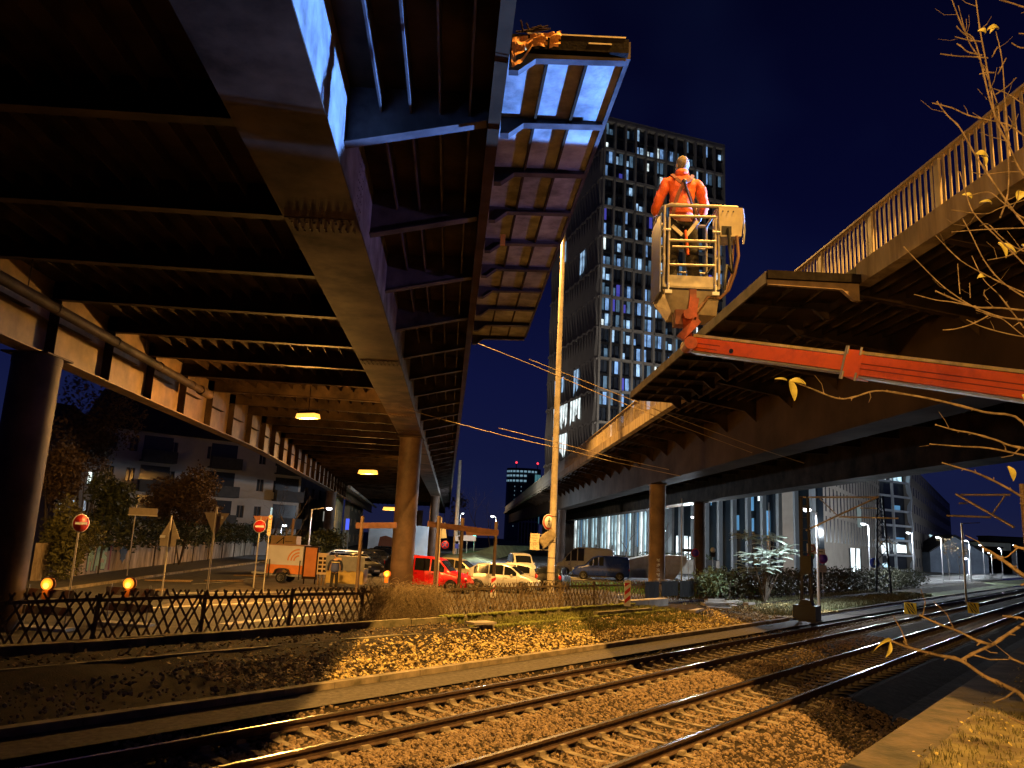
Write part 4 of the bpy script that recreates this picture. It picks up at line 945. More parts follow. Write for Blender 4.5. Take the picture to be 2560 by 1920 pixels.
# ================================================================== VEHICLES
tail = mat('red tail lamp', (.45,.01,.01), .15, var=.05)
def wheel(par, x, y, r, w_=.2):
    o = thing('x','x','x'); bpy.data.objects.remove(o)
    b = MB(); b.lathe((0,0,0),[(r*.6,-w_/2),(r*.95,-w_/2),(r,-w_/2+.03),(r,w_/2-.03),(r*.95,w_/2),(r*.6,w_/2)],22,axis='Y'); t = b.obj('wheel', M['rubber'], par, loc=(x,y,r))
    b = MB(); sg = -1 if y < 0 else 1
    b.lathe((0,0,0),[(r*.62,sg*w_*.44),(r*.62,sg*w_*.40)] if 0 else [(r*.12,sg*w_*.5),(r*.12,sg*w_*.46)],16,axis='Y')
    for k in range(10):
        a = k*2*pi/10; a2 = a+.16; a1 = a-.16
        q = [(r*.1*cos(a1),r*.1*sin(a1)),(r*.62*cos(a1*1),r*.62*sin(a1)),(r*.62*cos(a2),r*.62*sin(a2)),(r*.1*cos(a2),r*.1*sin(a2))]
        b.prism(q, sg*w_*.42, sg*w_*.5, 'XZ')
    n_ = 20
    ring = [(r*.56*cos(2*pi*k/n_),r*.56*sin(2*pi*k/n_)) for k in range(n_)]; ring2 = [(r*.64*cos(2*pi*k/n_),r*.64*sin(2*pi*k/n_)) for k in range(n_)]
    vs = [(x_,sg*w_*.5,z_) for x_, z_ in ring]+[(x_,sg*w_*.5,z_) for x_, z_ in ring2]
    b.add(vs,[(k,(k+1)%n_,(k+1)%n_+n_,k+n_) for k in range(n_)])
    b.obj('rim', M['rim'], t); return t
PROF = {   # x fraction along length (0 rear .. 1 front): (sill, belt, top)
 'hatch': [(0,.32,.70,.72),(.015,.24,.86,.98),(.05,.2,.92,1.25),(.14,.18,.95,1.46),(.3,.17,.95,1.54),(.5,.17,.93,1.55),(.62,.17,.92,1.44),(.76,.17,.90,1.02),(.80,.17,.88,.93),(.9,.18,.80,.84),(.97,.2,.66,.7),(1,.28,.5,.52)],
 'wagon': [(0,.34,.70,.75),(.015,.26,.9,1.1),(.05,.22,.95,1.36),(.12,.2,.96,1.45),(.4,.19,.95,1.48),(.55,.19,.93,1.46),(.66,.19,.92,1.2),(.74,.19,.91,.98),(.8,.19,.89,.93),(.93,.2,.80,.83),(.98,.22,.66,.7),(1,.28,.5,.52)],
 'van':   [(0,.36,.9,1.0),(.01,.28,1.05,1.7),(.04,.26,1.08,1.80),(.3,.25,1.08,1.84),(.55,.25,1.06,1.82),(.64,.25,1.04,1.70),(.76,.25,1.02,1.16),(.80,.25,1.0,1.06),(.92,.26,.90,.95),(.98,.28,.72,.76),(1,.34,.55,.58)],
 'bigvan':[(0,.4,1.2,1.3),(.01,.32,1.3,2.4),(.04,.3,1.32,2.55),(.4,.3,1.32,2.6),(.62,.3,1.3,2.56),(.70,.3,1.28,2.4),(.84,.3,1.22,1.5),(.87,.3,1.2,1.3),(.95,.3,1.0,1.05),(.99,.32,.8,.85),(1,.4,.6,.62)],
}
def car(label, px, d, rz, kind, L, Wd, H, paint, name='parked_car', cat='car', glassrange=(.1,.72), group=None, py=1400, rimr=.31, xy=None, sidewin=True, dark_glass=None):
    p = D(px,py,d) if xy is None else Vector((*xy,0)); root = thing(name, label, cat, (p.x,p.y,0), rz, group)
    P_ = PROF[kind]; hk = H/max(q[3] for q in P_); w2 = Wd/2; secs = []
    fine = []
    for (a,b_) in zip(P_, P_[1:]):
        for k in range(3): t = k/3; fine.append(tuple(a[j]+(b_[j]-a[j])*t for j in range(4)))
    fine.append(P_[-1])
    def wf(t): e = min(t,1-t); return w2*(1-.16*max(0,1-e/.10)**2)
    for t, zb, zm, zt in fine:
        w_ = wf(t); zb*=hk; zm*=hk; zt*=hk; wr = w_*(.80 if zt-zm > .1 else .93-.13*max(0,(zt-zm)/.1)); x = (t-.5)*L
        pr = [(w_*.90,zb),(w_*.985,zb+.12),(w_,zm*.62),(w_*.985,zm*.9),(w_*.95,zm),(wr+ (w_*.95-wr)*.25,zm+(zt-zm)*.8),(wr*.93,zt-.015*(zt-zm>.1)),(wr*.55,zt+.01)]
        secs.append([Vector((x,-a,z)) for a, z in pr]+[Vector((x,a,z)) for a, z in reversed(pr)])
    b = MB(); loft(b, secs); b.sm = [True]*len(b.sm); body = b.obj('body', paint, root)
    # side glass: follows the belt and roof line
    gl = M['glass']
    def sec(t):
        for a, b_ in zip(P_, P_[1:]):
            if a[0] <= t <= b_[0]: u = (t-a[0])/(b_[0]-a[0]); return [a[j]+(b_[j]-a[j])*u for j in range(4)]
    def gp_(t, f, sg, off=.012):
        q = sec(t); w_ = wf(t); zm, zt = q[2]*hk, q[3]*hk; wr = w_*.80; 
        z = zm+.03+(zt-zm-.10)*f; fr = (z-zm)/max(.01,(zt-zm)); y = w_*.95+(wr+(w_*.95-wr)*.25-w_*.95)*min(1,fr/.8)
        return Vector(((t-.5)*L, sg*(y+off), z))
    g0, g1 = glassrange
    cuts = [g0, g0+(g1-g0)*.36, g0+(g1-g0)*.70, g1] if sidewin else []
    for sg in (-1,1):
        for a, c in zip(cuts, cuts[1:]):
            b = MB(); n_ = 6; ts = [a+.008+(c-a-.016)*k/n_ for k in range(n_+1)]
            vs = [gp_(t,0,sg) for t in ts]+[gp_(t,1,sg) for t in ts]
            b.add(vs,[(k,k+1,k+n_+2,k+n_+1) for k in range(n_)]); b.obj('side_window', gl, root)
    # windscreen / rear window strips just proud of the loft
    def screen(t0, t1, nm):
        b = MB(); n_ = 5; vs = []
        for k in range(n_+1):
            t = t0+(t1-t0)*k/n_; q = sec(t); zt = q[3]*hk+.012; zm = q[2]*hk; w_ = wf(t); wr = w_*(.80 if q[3]-q[2] > .1 else .85)*.88
            off = .012 if t0 < .5 else .012
            for y in (-1,-.5,0,.5,1): vs.append(((t-.5)*L+(-off if t0 < .5 else off), y*wr, zt+(.012 if abs(y)<.8 else -.02)))
        b.add(vs,[(r*5+k,r*5+k+1,(r+1)*5+k+1,(r+1)*5+k) for r in range(n_) for k in range(4)],0,True); b.obj(nm, gl, root)
    ft_ = {'hatch':(.635,.765),'wagon':(.58,.74),'van':(.65,.775),'bigvan':(.71,.86)}[kind]; rt_ = {'hatch':(.05,.02),'wagon':(.05,.017),'van':(.03,.012),'bigvan':(.03,.012)}[kind]
    screen(*ft_, 'windscreen'); screen(rt_[1], rt_[0], 'rear_window')
    ax = (.17,.81) if kind != 'bigvan' else (.2,.82)
    for t in ax:
        for sg in (-1,1):
            b = MB(); b.lathe(((t-.5)*L,sg*(w2-.13),rimr+.02),[(rimr*1.17,-.132),(rimr*1.17,.132)],20,axis='Y'); b.obj('wheel_arch', M['black'], root)
            wheel(root,(t-.5)*L,sg*(w2-.09),rimr)
    for sg in (-1,1):
        b = MB(); z = .62*hk*(1.0 if kind in('hatch','wagon') else 1.15); b.ball((L*.5-.10,sg*w2*.70,z+.04),.13,10,sq=(.8,1.1,.55)); b.obj('headlight', mat_head, root)
        b = MB(); z = .85*hk*(1 if kind != 'bigvan' else 1.1); b.ball((-L*.5+.06,sg*w2*.80,z),.12,10,sq=(.5,.8,1.3)); b.obj('taillight', tail, root)
        b = MB(); b.ball(((g1-.07-.5)*L,sg*(w2+.05),.95*hk if kind in('hatch','wagon') else 1.08*hk),.10,8,sq=(.6,.9,.75)); b.obj('mirror', paint, root)
    b = MB(); b.box((L*.5-.01,0,.36),(.06,Wd*.55,.16)); b.obj('grille', M['black'], root)
    b = MB(); b.box((L*.5+.02,0,.40),(.01,.5,.11)); b.box((-L*.5-.02,0,.6*hk),(.01,.5,.11)); b.obj('number_plate', M['signW'], root)
    b = MB()
    for sg in (-1,1):
        for t in (cuts[1:-1] if cuts else ()): b.box(((t-.5)*L+.14,sg*(w2*.985+.008),.80*hk if kind in('hatch','wagon') else .95*hk),(.16,.02,.03))
    if b.v: b.obj('door_handle', M['black'], root)
    for sg in (-1,1):
        for t in cuts:
            q = sec(t); w_ = wf(t); x = (t-.5)*L; zm = q[2]*hk; b = MB()
            zz = [(w_*.985+.004, q[1]*hk+.12), (w_+.004, zm*.62), (w_*.985+.004, zm*.9), (w_*.95+.006, zm)]
            for (y0,z0_),(y1,z1_) in zip(zz, zz[1:]): b.bar((x,sg*y0,z0_),(x,sg*y1,z1_),.014,.006)
            b.obj('door_gap', M['black'], root)
        b = MB(); b.bar(((.27-.5)*L,sg*(w2+.004),.30),((.71-.5)*L,sg*(w2+.004),.30),.012,.07); b.obj('sill_trim', M['black'], root)
    return root
mat_head = mat('headlamp glass', (.65,.68,.7), .15, .2, 0, 1)
paint = lambda n, c, r=.28, me=.0: mat(n, c, r, me, .06, 2)
redp = paint('red car paint', (.62,.012,.015)); silv = paint('silver car paint', (.60,.60,.60), .3, .3); beig = paint('beige metallic paint', (.34,.28,.2), .35, .4); whi = paint('white car paint', (.72,.72,.70)); blk = paint('black car paint', (.012,.013,.016)); navy = paint('navy van paint', (.02,.05,.34)); gry = paint('dark grey car paint', (.06,.06,.06), .3, .3)
G1 = 'cars parked under the flyovers'
car('bright red small van behind the centre column', 1083, 44, radians(-14), 'van', 4.4, 1.8, 1.82, redp, name='parked_van', cat='van', group=G1)
car('silver white electric hatchback nearest the fence in the middle', 1262, 46, radians(-12), 'hatch', 4.08, 1.73, 1.58, silv, group=G1)
car('beige hatchback between the red van and the silver hatchback', 1142, 53, radians(-16), 'hatch', 4.2, 1.78, 1.56, beig, group=G1)
car('white hatchback with a red rear lamp behind the silver hatchback', 1270, 51, radians(168), 'hatch', 4.0, 1.7, 1.48, whi, group=G1)
car('dark car seen from behind right of the silver hatchback', 1385, 50, radians(78), 'wagon', 4.4, 1.75, 1.45, blk, group=G1)
car('small white van seen far behind under the right flyover', 1303, 66, radians(-80), 'van', 4.3, 1.8, 1.85, whi, name='parked_van', cat='van', group=G1)
car('grey white camper van behind the navy van', 1462, 74, radians(172), 'bigvan', 5.4, 2.0, 2.55, paint('greyish white camper paint',(.42,.44,.45)), name='camper_van', cat='van', group=G1, glassrange=(.5,.83))
car('navy blue delivery van under the right flyover', 1502, 67, radians(176), 'van', 4.7, 1.85, 1.95, navy, name='parked_van', cat='van', group=G1, glassrange=(.45,.72))
car('cream estate car with roof rails behind the trailers', 850, 63, radians(165), 'wagon', 4.7, 1.8, 1.50, paint('cream car paint',(.70,.62,.40)), group=G1)
for k,(px,d,c,lb,rz) in enumerate(((888,56,gry,'dark estate car directly behind the cream estate car',-35),(915,63,blk,'black hatchback in the row left of the centre column',-35),(940,70,gry,'grey hatchback third in the row left of the centre column',-38),(958,79,blk,'black car near the painted hoarding',-40),(973,90,blk,'farthest dark car of the row beside the hoarding',-40))):
    car(lb, px, d, radians(rz), ('wagon','hatch')[k%2], 4.3, 1.76, 1.48, c, group=G1)
car('dark car in shade behind the red van', 1040, 58, radians(-15), 'wagon', 4.3, 1.75, 1.5, blk, group=G1)
# trailer
p = D(716,1440,45); s = thing('box_trailer', 'white box trailer with orange lower half and orange arc logo', 'trailer', (p.x,45,0), radians(-4))
b = MB(); b.box((0,0,1.5),(2.05,1.2,1.05)); b.obj('box', mat('white trailer panel',(.60,.60,.66),.45,0,.08,2), s)
b = MB(); b.prism([(-1.03,.5),(-.5,.5),(-.38,.78),(.28,.78),(.42,.5),(1.03,.5),(1.03,.974),(-1.03,.974)], -.6, .6, 'XZ'); b.obj('lower_box', mat('orange trailer panel',(.75,.24,.05),.45,0,.12,3), s)
b = MB()
for r in (.28,.44,.62):
    for k in range(9):
        a0, a1 = pi/2+k*pi/18, pi/2+(k+1)*pi/18; b.bar((.82+r*cos(a0),-.606,1.22+r*sin(a0)),(.82+r*cos(a1),-.606,1.22+r*sin(a1)),.085,.008,up=(0,1,0))
b.obj('arc_logo', mat('orange logo',(.62,.24,.06),.5,0,.05,3), s)
b = MB(); b.box((0,0,2.05),(2.1,1.26,.06)); b.obj('lid', mat('brown trailer lid',(.35,.2,.12),.6,0,.1,3), s)
for yy in (-.72,.72): wheel(s,-.05,yy,.30,.18)
b = MB(); b.prism([(-.45,.45),(-.36,.66),(-.2,.74),(.12,.74),(.28,.66),(.36,.45),(.42,.45),(.33,.71),(.15,.8),(-.23,.8),(-.41,.71),(-.52,.45)], -.83,-.6,'XZ'); b.obj('mudguard', M['black'], s)
b = MB(); b.bar((-1.0,0,.45),(-2.0,0,.45),.1,.1); b.tube([(-1.85,0,.45),(-1.85,0,.05)],.04,8); b.bar((-1.0,-.55,.42),(1.0,-.55,.42),.08,.1); b.obj('drawbar', M['galv'], s)
b = MB()
for x in (-.95,-.8,.92): b.tube([(x,-.68,.2),(x,-.68,1.25)],.035,6)
b.obj('support_leg', M['black'], s)
p = D(776,1420,44.5); s = thing('equipment_cabinet', 'tall brown orange cabinet door standing right of the white trailer', 'cabinet', (p.x,44.5,0), radians(6)); b = MB(); b.box((0,0,1.2),(.62,.5,1.55)); b.obj('body', mat('orange brown cabinet',(.50,.17,.04),.55,0,.15,2), s); b = MB()
for x in (-.36,.36): b.box((x,-.1,1.15),(.07,.35,1.75))
b.box((0,0,2.02),(.8,.6,.06)); b.box((0,0,.35),(.7,.5,.12)); b.obj('frame', M['steel'], s); b = MB(); b.tube([(-.3,0,0),(-.3,0,.3)],.04,6); b.tube([(.3,0,0),(.3,0,.3)],.04,6); b.obj('leg', M['steel'], s)
p = D(807,1420,44); s = thing('switch_cabinet', 'cream site power cabinet with a grid of sockets', 'cabinet', (p.x,44,0), radians(3)); b = MB(); b.box((0,0,1.15),(.56,.35,1.15)); b.obj('body', mat('cream cabinet',(.55,.42,.26),.55,0,.12,4), s); b = MB()
for i in range(2):
    for j in range(4): b.box((-.13+.26*i,-.18,.78+.22*j),(.19,.03,.14))
b.obj('socket', M['steel'], s); b = MB()
for x in (-.2,0,.2): b.tube([(x,0,0),(x,0,.75)],.05,6)
b.obj('cable', M['twig'], s)
p = D(870,1410,43.5); s = thing('covered_container', 'site skip covered by a grey tarpaulin beside the worker in the vest', 'container', (p.x,43.5,0), radians(-3))
b = MB(); n_ = 14; vs = []
for r_ in range(6):
    for k in range(n_+1): x = -1.05+2.1*k/n_; z = 1.64-(.85-.12*abs(sin(k*1.1)))*(r_/5)+.02*sin(k*3); vs.append((x,-.62-.04*sin(k*1.7)*r_/5,z))
b.add(vs,[(r*(n_+1)+k,r*(n_+1)+k+1,(r+1)*(n_+1)+k+1,(r+1)*(n_+1)+k) for r in range(5) for k in range(n_)],0,True); b.box((0,0,1.62),(2.1,1.22,.05)); b.obj('tarpaulin', mat('grey tarpaulin',(.20,.20,.20),.5,0,.3,2.5,.1), s)
b = MB(); b.box((0,0,.62),(2.0,1.1,.8)); b.obj('skip', mat('yellow skip',(.48,.34,.09),.6,0,.25,2), s); b = MB(); b.box((-.35,-.68,1.42),(.3,.01,.28)); b.obj('notice', mat('peach notice',(.6,.38,.2),.6,0,.05,2), s)
p = D(712,1385,54); s = thing('site_container', 'small cream container with dark braces behind the white trailer', 'container', (p.x,54,0)); b = MB(); b.box((0,0,1.25),(1.7,1.2,2.4)); b.obj('box', mat('cream container',(.55,.36,.16),.6,0,.15,2), s)
b = MB(); b.bar((-.6,-.62,1.8),(0,-.62,2.35),.06,.03,up=(0,1,0)); b.bar((0,-.62,1.6),(0,-.62,2.4),.06,.03,up=(0,1,0)); b.bar((.1,-.62,2.1),(.6,-.62,2.1),.04,.03); b.obj('brace', M['steel'], s)
# plates and debris on the road
for k,(px,py,L_,r_) in enumerate(((420,1452,2.2,.2),(560,1452,2.0,.5),(640,1440,2.6,.1),(372,1476,1.3,.8))):
    p = G(px,py,.05); b = MB(); b.box((0,0,0),(L_,.18,.06),R=Matrix.Rotation(r_,3,'Z')); b.box((.2,.3,.02),(L_*.8,.12,.06),R=Matrix.Rotation(r_+.4,3,'Z')); o = tag(b.obj('timber_plank', M['twig']), 'loose pale planks lying on the tarmac near the sign poles', 'planks', 'loose planks on the tarmac'); o.location = p
p = G(1448,1445,.05); b = MB(); b.box((0,0,.03),(2.0,.9,.07)); o = tag(b.obj('pale_plank_stack', M['signW']), 'pale flat plate lying on the road before the navy van', 'plate'); o.location = p
# ================================================================== TOWER WITH TWISTED FINS
CT = Vector((19.3,172,0)); UR = Vector((.945,.327,0)).normalized(); UL = Vector((-.27,.963,0)).normalized(); TH = 103.0
tw = thing('office_tower', 'tall dark office tower with twisted fins and scattered blue white lit windows', 'tower', CT)
finm = mat('tower stone fins', (.20,.18,.16), .7, 0, .15, .3); gls = mat('tower glass', (.035,.045,.065), .25, 0, .5, .15, c2=(.008,.01,.016))
NF = 14; FH = TH/NF; RC = 12; CW = 2.78; LC = 20; LW = 1.75
LR_, LL_ = RC*CW, LC*LW
Pr = lambda u, z, o=0: CT+UR*u+Vector((UR.y,-UR.x,0))*o+Vector((0,0,z))
Pl = lambda u, z, o=0: CT+UL*u+Vector((-UL.y,UL.x,0))*o+Vector((0,0,z))
b = MB(); q = [Pr(0,0,-.6)+UL*.6, Pr(LR_,0,-.6), Pr(LR_,0,0)+UL*LL_, Pl(LL_,0,-.6)]
b.add(q+[p+Vector((0,0,TH-.5)) for p in q], [(3,2,1,0),(4,5,6,7),(0,1,5,4),(1,2,6,5),(2,3,7,6),(3,0,4,7)]); b.obj('glazing', gls, tw, True)
b = MB()
for f in range(NF+1):
    z = f*FH; b = MB(); b.bar(Pr(-.3,z), Pr(LR_+.3,z), .9, .55); b.obj('floor_band', finm, tw, True)
b = MB()
for c in range(RC+1): b.bar(Pr(c*CW,0), Pr(c*CW,TH), .5, .9, up=UR.to_tuple() if 0 else (UR.y,-UR.x,0))
b.obj('pier', finm, tw, True)
b = MB(); zz = 0
for f in range(NF): b.bar(Pr(0,f*FH+FH/2,-.35), Pr(LR_,f*FH+FH/2,-.35), .5, .5)
for c in range(RC): b.bar(Pr(c*CW+CW/2,0,-.4), Pr(c*CW+CW/2,TH,-.4), .12, .2, up=(UR.y,-UR.x,0))
b.obj('mullion', M['black'], tw, True)
b = MB()
for f in range(NF):      # twisted triangular fins, two storeys high, staggered steps
    for c in range(LC):
        u0, u1 = c*LW, (c+1)*LW; z0, z1 = f*FH, (f+1)*FH; st = .5*((c % 2)-.5)
        lean = .55 if (f % 2) else -.55
        a_, b_ = Pl(u0,z0+st,0), Pl(u0,z1+st,0); m0 = Pl((u0+u1)/2-lean,z0+st,.62); m1 = Pl((u0+u1)/2+lean,z1+st,.62)
        b.add([a_,m0,m1,b_],[(0,1,2,3)]); c0, c1 = Pl(u0+LW*.35-lean*.3,z0+st,.1), Pl(u0+LW*.35+lean*.3,z1+st,.1); b.add([m0,c0+UL*LW*.4,c1+UL*LW*.4,m1],[(0,1,2,3)])
b.obj('twisted_fins', finm, tw, True)
for f in range(NF+1):
    b = MB()
    for c in range(LC): st = .5*((c % 2)-.5); b.bar(Pl(c*LW,f*FH+st,.1), Pl((c+1)*LW,f*FH-st,.1), .9, .5)
    b.obj('floor_band', finm, tw, True)
b = MB(); b.add([Pr(-.3,TH,.3),Pr(LR_+.3,TH,.3),Pr(LR_,TH,0)+UL*LL_,Pl(LL_,TH,.3)]+[p+Vector((0,0,1.0)) for p in (Pr(-.3,TH,.3),Pr(LR_+.3,TH,.3),Pr(LR_,TH,0)+UL*LL_,Pl(LL_,TH,.3))],[(3,2,1,0),(4,5,6,7),(0,1,5,4),(1,2,6,5),(2,3,7,6),(3,0,4,7)]); b.obj('roof', finm, tw, True)
random.seed(21)
lw = [glowroom('lit office window a', (.22,.42,.80), .7), glowroom('lit office window b', (.38,.62,.92), .8), glowroom('lit office window c', (.75,.88,.90), 1.3), glowroom('dim office window', (.10,.19,.30), .5), glow('violet office window', (.08,.08,.55), .5)]
extra = MB(); cnt = 0; rowp = {13.5:.35,13:.75,12.5:.5,12:.3,11.5:.12,11:.35,10.5:.25,10:.5,9.5:.35,9:.92,8.5:.18,8:.35,7.5:.85,7:.3,6.5:.8,6:.3,5.5:.4,5:.35,4.5:.6,4:.5,3.5:.5}
for hf in sorted(rowp, reverse=True):
    for c in range(RC):
        for h_ in (0,1):
            if random.random() < min(1,rowp[hf]*1.05)*(.95 if hf != 13 else (1 if 3 <= c <= 8 else .2)):
                z0 = hf*FH*.5*2/1 if 0 else hf*FH; 
                za, zb = z0+.5, z0+FH*.5-.3
                u0 = c*CW+.32+h_*(CW/2-.22); u1 = u0+CW/2-.46
                k = random.random(); mm = lw[1] if k < .26 else lw[0] if k < .56 else lw[2] if k < .63 else lw[3] if k < .96 else lw[4]
                zc = zb-(zb-za)*random.choice((0,0,0,.3,.5)); 
                if cnt < 70 and random.random() < .55: b = MB(); b.quad(Pr(u0,za,-.48),Pr(u1,za,-.48),Pr(u1,zc,-.48),Pr(u0,zc,-.48)); b.obj('lit_window', mm, tw, True); cnt += 1
                else: extra.quad(Pr(u0,za,-.48),Pr(u1,za,-.48),Pr(u1,zc,-.48),Pr(u0,zc,-.48), lw.index(mm))
extra.obj('lit_window', lw, tw, True, kind='stuff')
for f, c0, c1, pr in ((5,12,16,.8),(5,6,8,.9),(4,7,16,.95),(4,5,7,1),(3,10,16,.9),(10,13,14,1),(9,5,8,.5)):
    for c in range(c0, c1):
        if random.random() < pr:
            z0 = f*FH; b = MB(); b.add([Pl(c*LW+.5,z0+FH*random.uniform(.05,.45),.66),Pl(c*LW+LW*.9,z0+FH*random.uniform(.05,.45),.66),Pl(c*LW+LW*.95,z0+FH*.93,.68),Pl(c*LW+.25,z0+FH*.93,.68)],[(0,1,2,3)]); b.obj('lit_window', lw[2] if f < 5 else lw[1], tw, True)
b = MB(); c = Pr(9,TH+1,-6); b.tube([c,c+Vector((0,0,4))],.12,6); b.tube([c+Vector((0,0,3)),c+Vector((1.5,0,3.6))],.08,5); b.obj('antenna', M['steel'], tw, True)
# ---- distant curved tower with red aircraft lights
pt = D(1303,1330,1100); ft = thing('distant_tower', 'distant rounded glass high rise with red aircraft warning lights', 'tower', (pt.x,1100,0))
hT = D(1303,1172,1100).z; rT = 24
b = MB(); n_ = 28; ring = [(rT*cos(2*pi*k/n_), .6*rT*sin(2*pi*k/n_)) for k in range(n_)]
b.add([(x,y,0) for x,y in ring]+[(x,y,hT) for x,y in ring],[(k,(k+1)%n_,(k+1)%n_+n_,k+n_) for k in range(n_)]+[tuple(range(n_,2*n_))],0,True); b.obj('glazing', mat('distant tower glass',(.03,.06,.09),.3,0,0,1,emit=0), ft)
fl1 = glow('distant lit floor', (.35,.62,.78), .45); fl2 = glow('distant dim glazing', (.05,.11,.15), .45)
for z in (hT-6,hT-12,hT-19): 
    b = MB()
    for k in range(15,25 if z > hT-8 else 22):
        a0, a1 = 2*pi*k/n_, 2*pi*(k+.7)/n_; b.quad((rT*1.01*cos(a0),.61*rT*sin(a0),z),(rT*1.01*cos(a1),.61*rT*sin(a1),z),(rT*1.01*cos(a1),.61*rT*sin(a1),z+2.6),(rT*1.01*cos(a0),.61*rT*sin(a0),z+2.6))
    b.obj('lit_floor', fl1, ft)
b = MB()
for k in (25,26,27):
    a0, a1 = 2*pi*(k-.9)/n_, 2*pi*k/n_; b.quad((rT*1.01*cos(a0),.61*rT*sin(a0),25),(rT*1.01*cos(a1),.61*rT*sin(a1),25),(rT*1.01*cos(a1),.61*rT*sin(a1),hT-8),(rT*1.01*cos(a0),.61*rT*sin(a0),hT-8))
b.obj('lit_side', glow('distant side glazing',(.10,.30,.34),.55), ft)
b = MB()
for x in (-12,-3):
    for z in range(20,int(hT-22),6): b.box((x,-rT*.6-.2,z),(1.0,.3,1.4))
b.obj('lit_stairwell', glow('distant stair lights',(.2,.32,.4),.5), ft)
for x in (-11,19): b = MB(); b.tube([(x,0,hT),(x,0,hT+8)],.5,6); b.obj('antenna', M['black'], ft); b = MB(); b.ball((x,0,hT+8.5),1.5,10); b.obj('warning_light', glow('red aircraft light',(1,.04,.06),2.5), ft)
pb = D(1286,1330,600); fb = thing('grid_building', 'small pale grid fronted building top above the right flyover far away', 'building', (pb.x,600,0)); h2 = D(1290,1243,600).z; b = MB()
for k in range(7): b.box((3+k*2.4,0,h2/2),(.6,.8,h2))
for z in (h2,h2-9,h2-18): b.box((10,0,z),(15.4,.8,1.0))
b.obj('frame', mat('pale frame',(.55,.55,.5),.6,var=.1), fb); b = MB(); b.box((10,3,h2/2),(15,4,h2-.6)); b.obj('wall', M['black'], fb)
# ================================================================== RIGHT-HAND BUILDINGS
PZ2 = 1.2
paneL = glowroom('bright shop window', (.80,.92,.95), 2.2); paneM = glowroom('glowing blind', (.45,.68,.78), 1.5); paneB = glow('blue office glow', (.10,.28,.50), .7)
# long glazed block with tall pilasters
A, B_ = D(1436,1390,150), D(1662,1390,118)
gb = thing('glazed_pavilion', 'low pavilion with tall glowing windows between pale slats seen under the right flyover', 'building', (A+B_)/2); u = (B_-A); u.z = 0; L_ = u.length; u.normalize(); n_v = Vector((u.y,-u.x,0)); n_v = n_v if n_v.y < 0 else -n_v
P3 = lambda x, z, o=0: Vector((A.x,A.y,0))+u*x+n_v*o+Vector((0,0,z))
b = MB(); b.add([P3(0,0,-1),P3(L_,0,-1),P3(L_,0,-9),P3(0,0,-9),P3(0,13,-1),P3(L_,13,-1),P3(L_,13,-9),P3(0,13,-9)],[(3,2,1,0),(4,5,6,7),(0,1,5,4),(1,2,6,5),(2,3,7,6),(3,0,4,7)]); b.obj('wall', M['stone2'], gb, True)
random.seed(5); nsl = 26
for k in range(nsl):
    x = L_*k/nsl; b = MB(); b.bar(P3(x,PZ2,.1),P3(x,12.4,.1),.34,.3,up=n_v); b.obj('slat', mat('pale slat',(.62,.64,.62),.6,0,.1,1) if k == 0 else bpy.data.materials['pale slat'], gb, True)
    if random.random() < .88: b = MB(); z0 = PZ2+random.choice((0,0,.6,1.5)); b.quad(P3(x+.2,z0,-.05),P3(x+L_/nsl-.15,z0,-.05),P3(x+L_/nsl-.15,8.5+random.uniform(-2,2),-.05),P3(x+.2,8.5,-.05)); b.obj('window', (paneM,paneM,paneB,paneL)[random.choice((0,0,1,2,0,3))], gb, True)
b = MB(); b.bar(P3(0,PZ2-.35,.4),P3(L_,PZ2-.35,.4),1.2,.7); b.obj('plinth', M['concrete'], gb, True)
# shop front + dark glass block with columns
A2, B2 = D(1672,1390,118), D(2036,1440,96)
g2 = thing('office_block', 'dark glass office block with pale columns and a brightly lit ground floor shop', 'building', (A2+B2)/2); u2 = (B2-A2); u2.z = 0; L2 = u2.length; u2.normalize(); n2v = Vector((u2.y,-u2.x,0)); n2v = n2v if n2v.y < 0 else -n2v
P4 = lambda x, z, o=0: Vector((A2.x,A2.y,0))+u2*x+n2v*o+Vector((0,0,z))
b = MB(); b.add([P4(0,0,-1),P4(L2,0,-1),P4(L2,0,-2),P4(0,0,-2),P4(0,17,-1),P4(L2,17,-1),P4(L2,17,-2),P4(0,17,-2)],[(3,2,1,0),(4,5,6,7),(0,1,5,4),(1,2,6,5),(2,3,7,6),(3,0,4,7)]); b.obj('glazing', mat('dark block glass',(.02,.028,.036),.15,0,.2,.3), g2, True)
for k in range(11): b = MB(); b.bar(P4(L2*k/10,0,0),P4(L2*k/10,16.8,0),.42,.7,up=n2v); b.obj('pilaster', mat('grey pilaster',(.24,.26,.27),.6,0,.1,1) if k == 0 else bpy.data.materials['grey pilaster'], g2, True)
for x0, x1, z0, z1, mm in ((.6,2.0,1.0,4.6,paneL),(2.3,3.0,1.0,4.6,paneL),(3.35,4.6,1.0,4.5,paneL),(4.7,5.2,1.0,4.5,paneL),(12.4,12.9,5.6,7.6,paneB),(15.0,15.5,8.2,11,paneB),(15.1,15.5,5.5,7.2,paneB),(17.2,18.2,5.0,8.2,paneB),(16.2,16.5,9.5,10.1,paneL),(7.6,7.8,9,10,paneB)):
    if x1 < L2: b = MB(); b.quad(P4(x0,z0,-.9),P4(x1,z0,-.9),P4(x1,z1,-.9),P4(x0,z1,-.9)); b.obj('window', mm, g2, True)
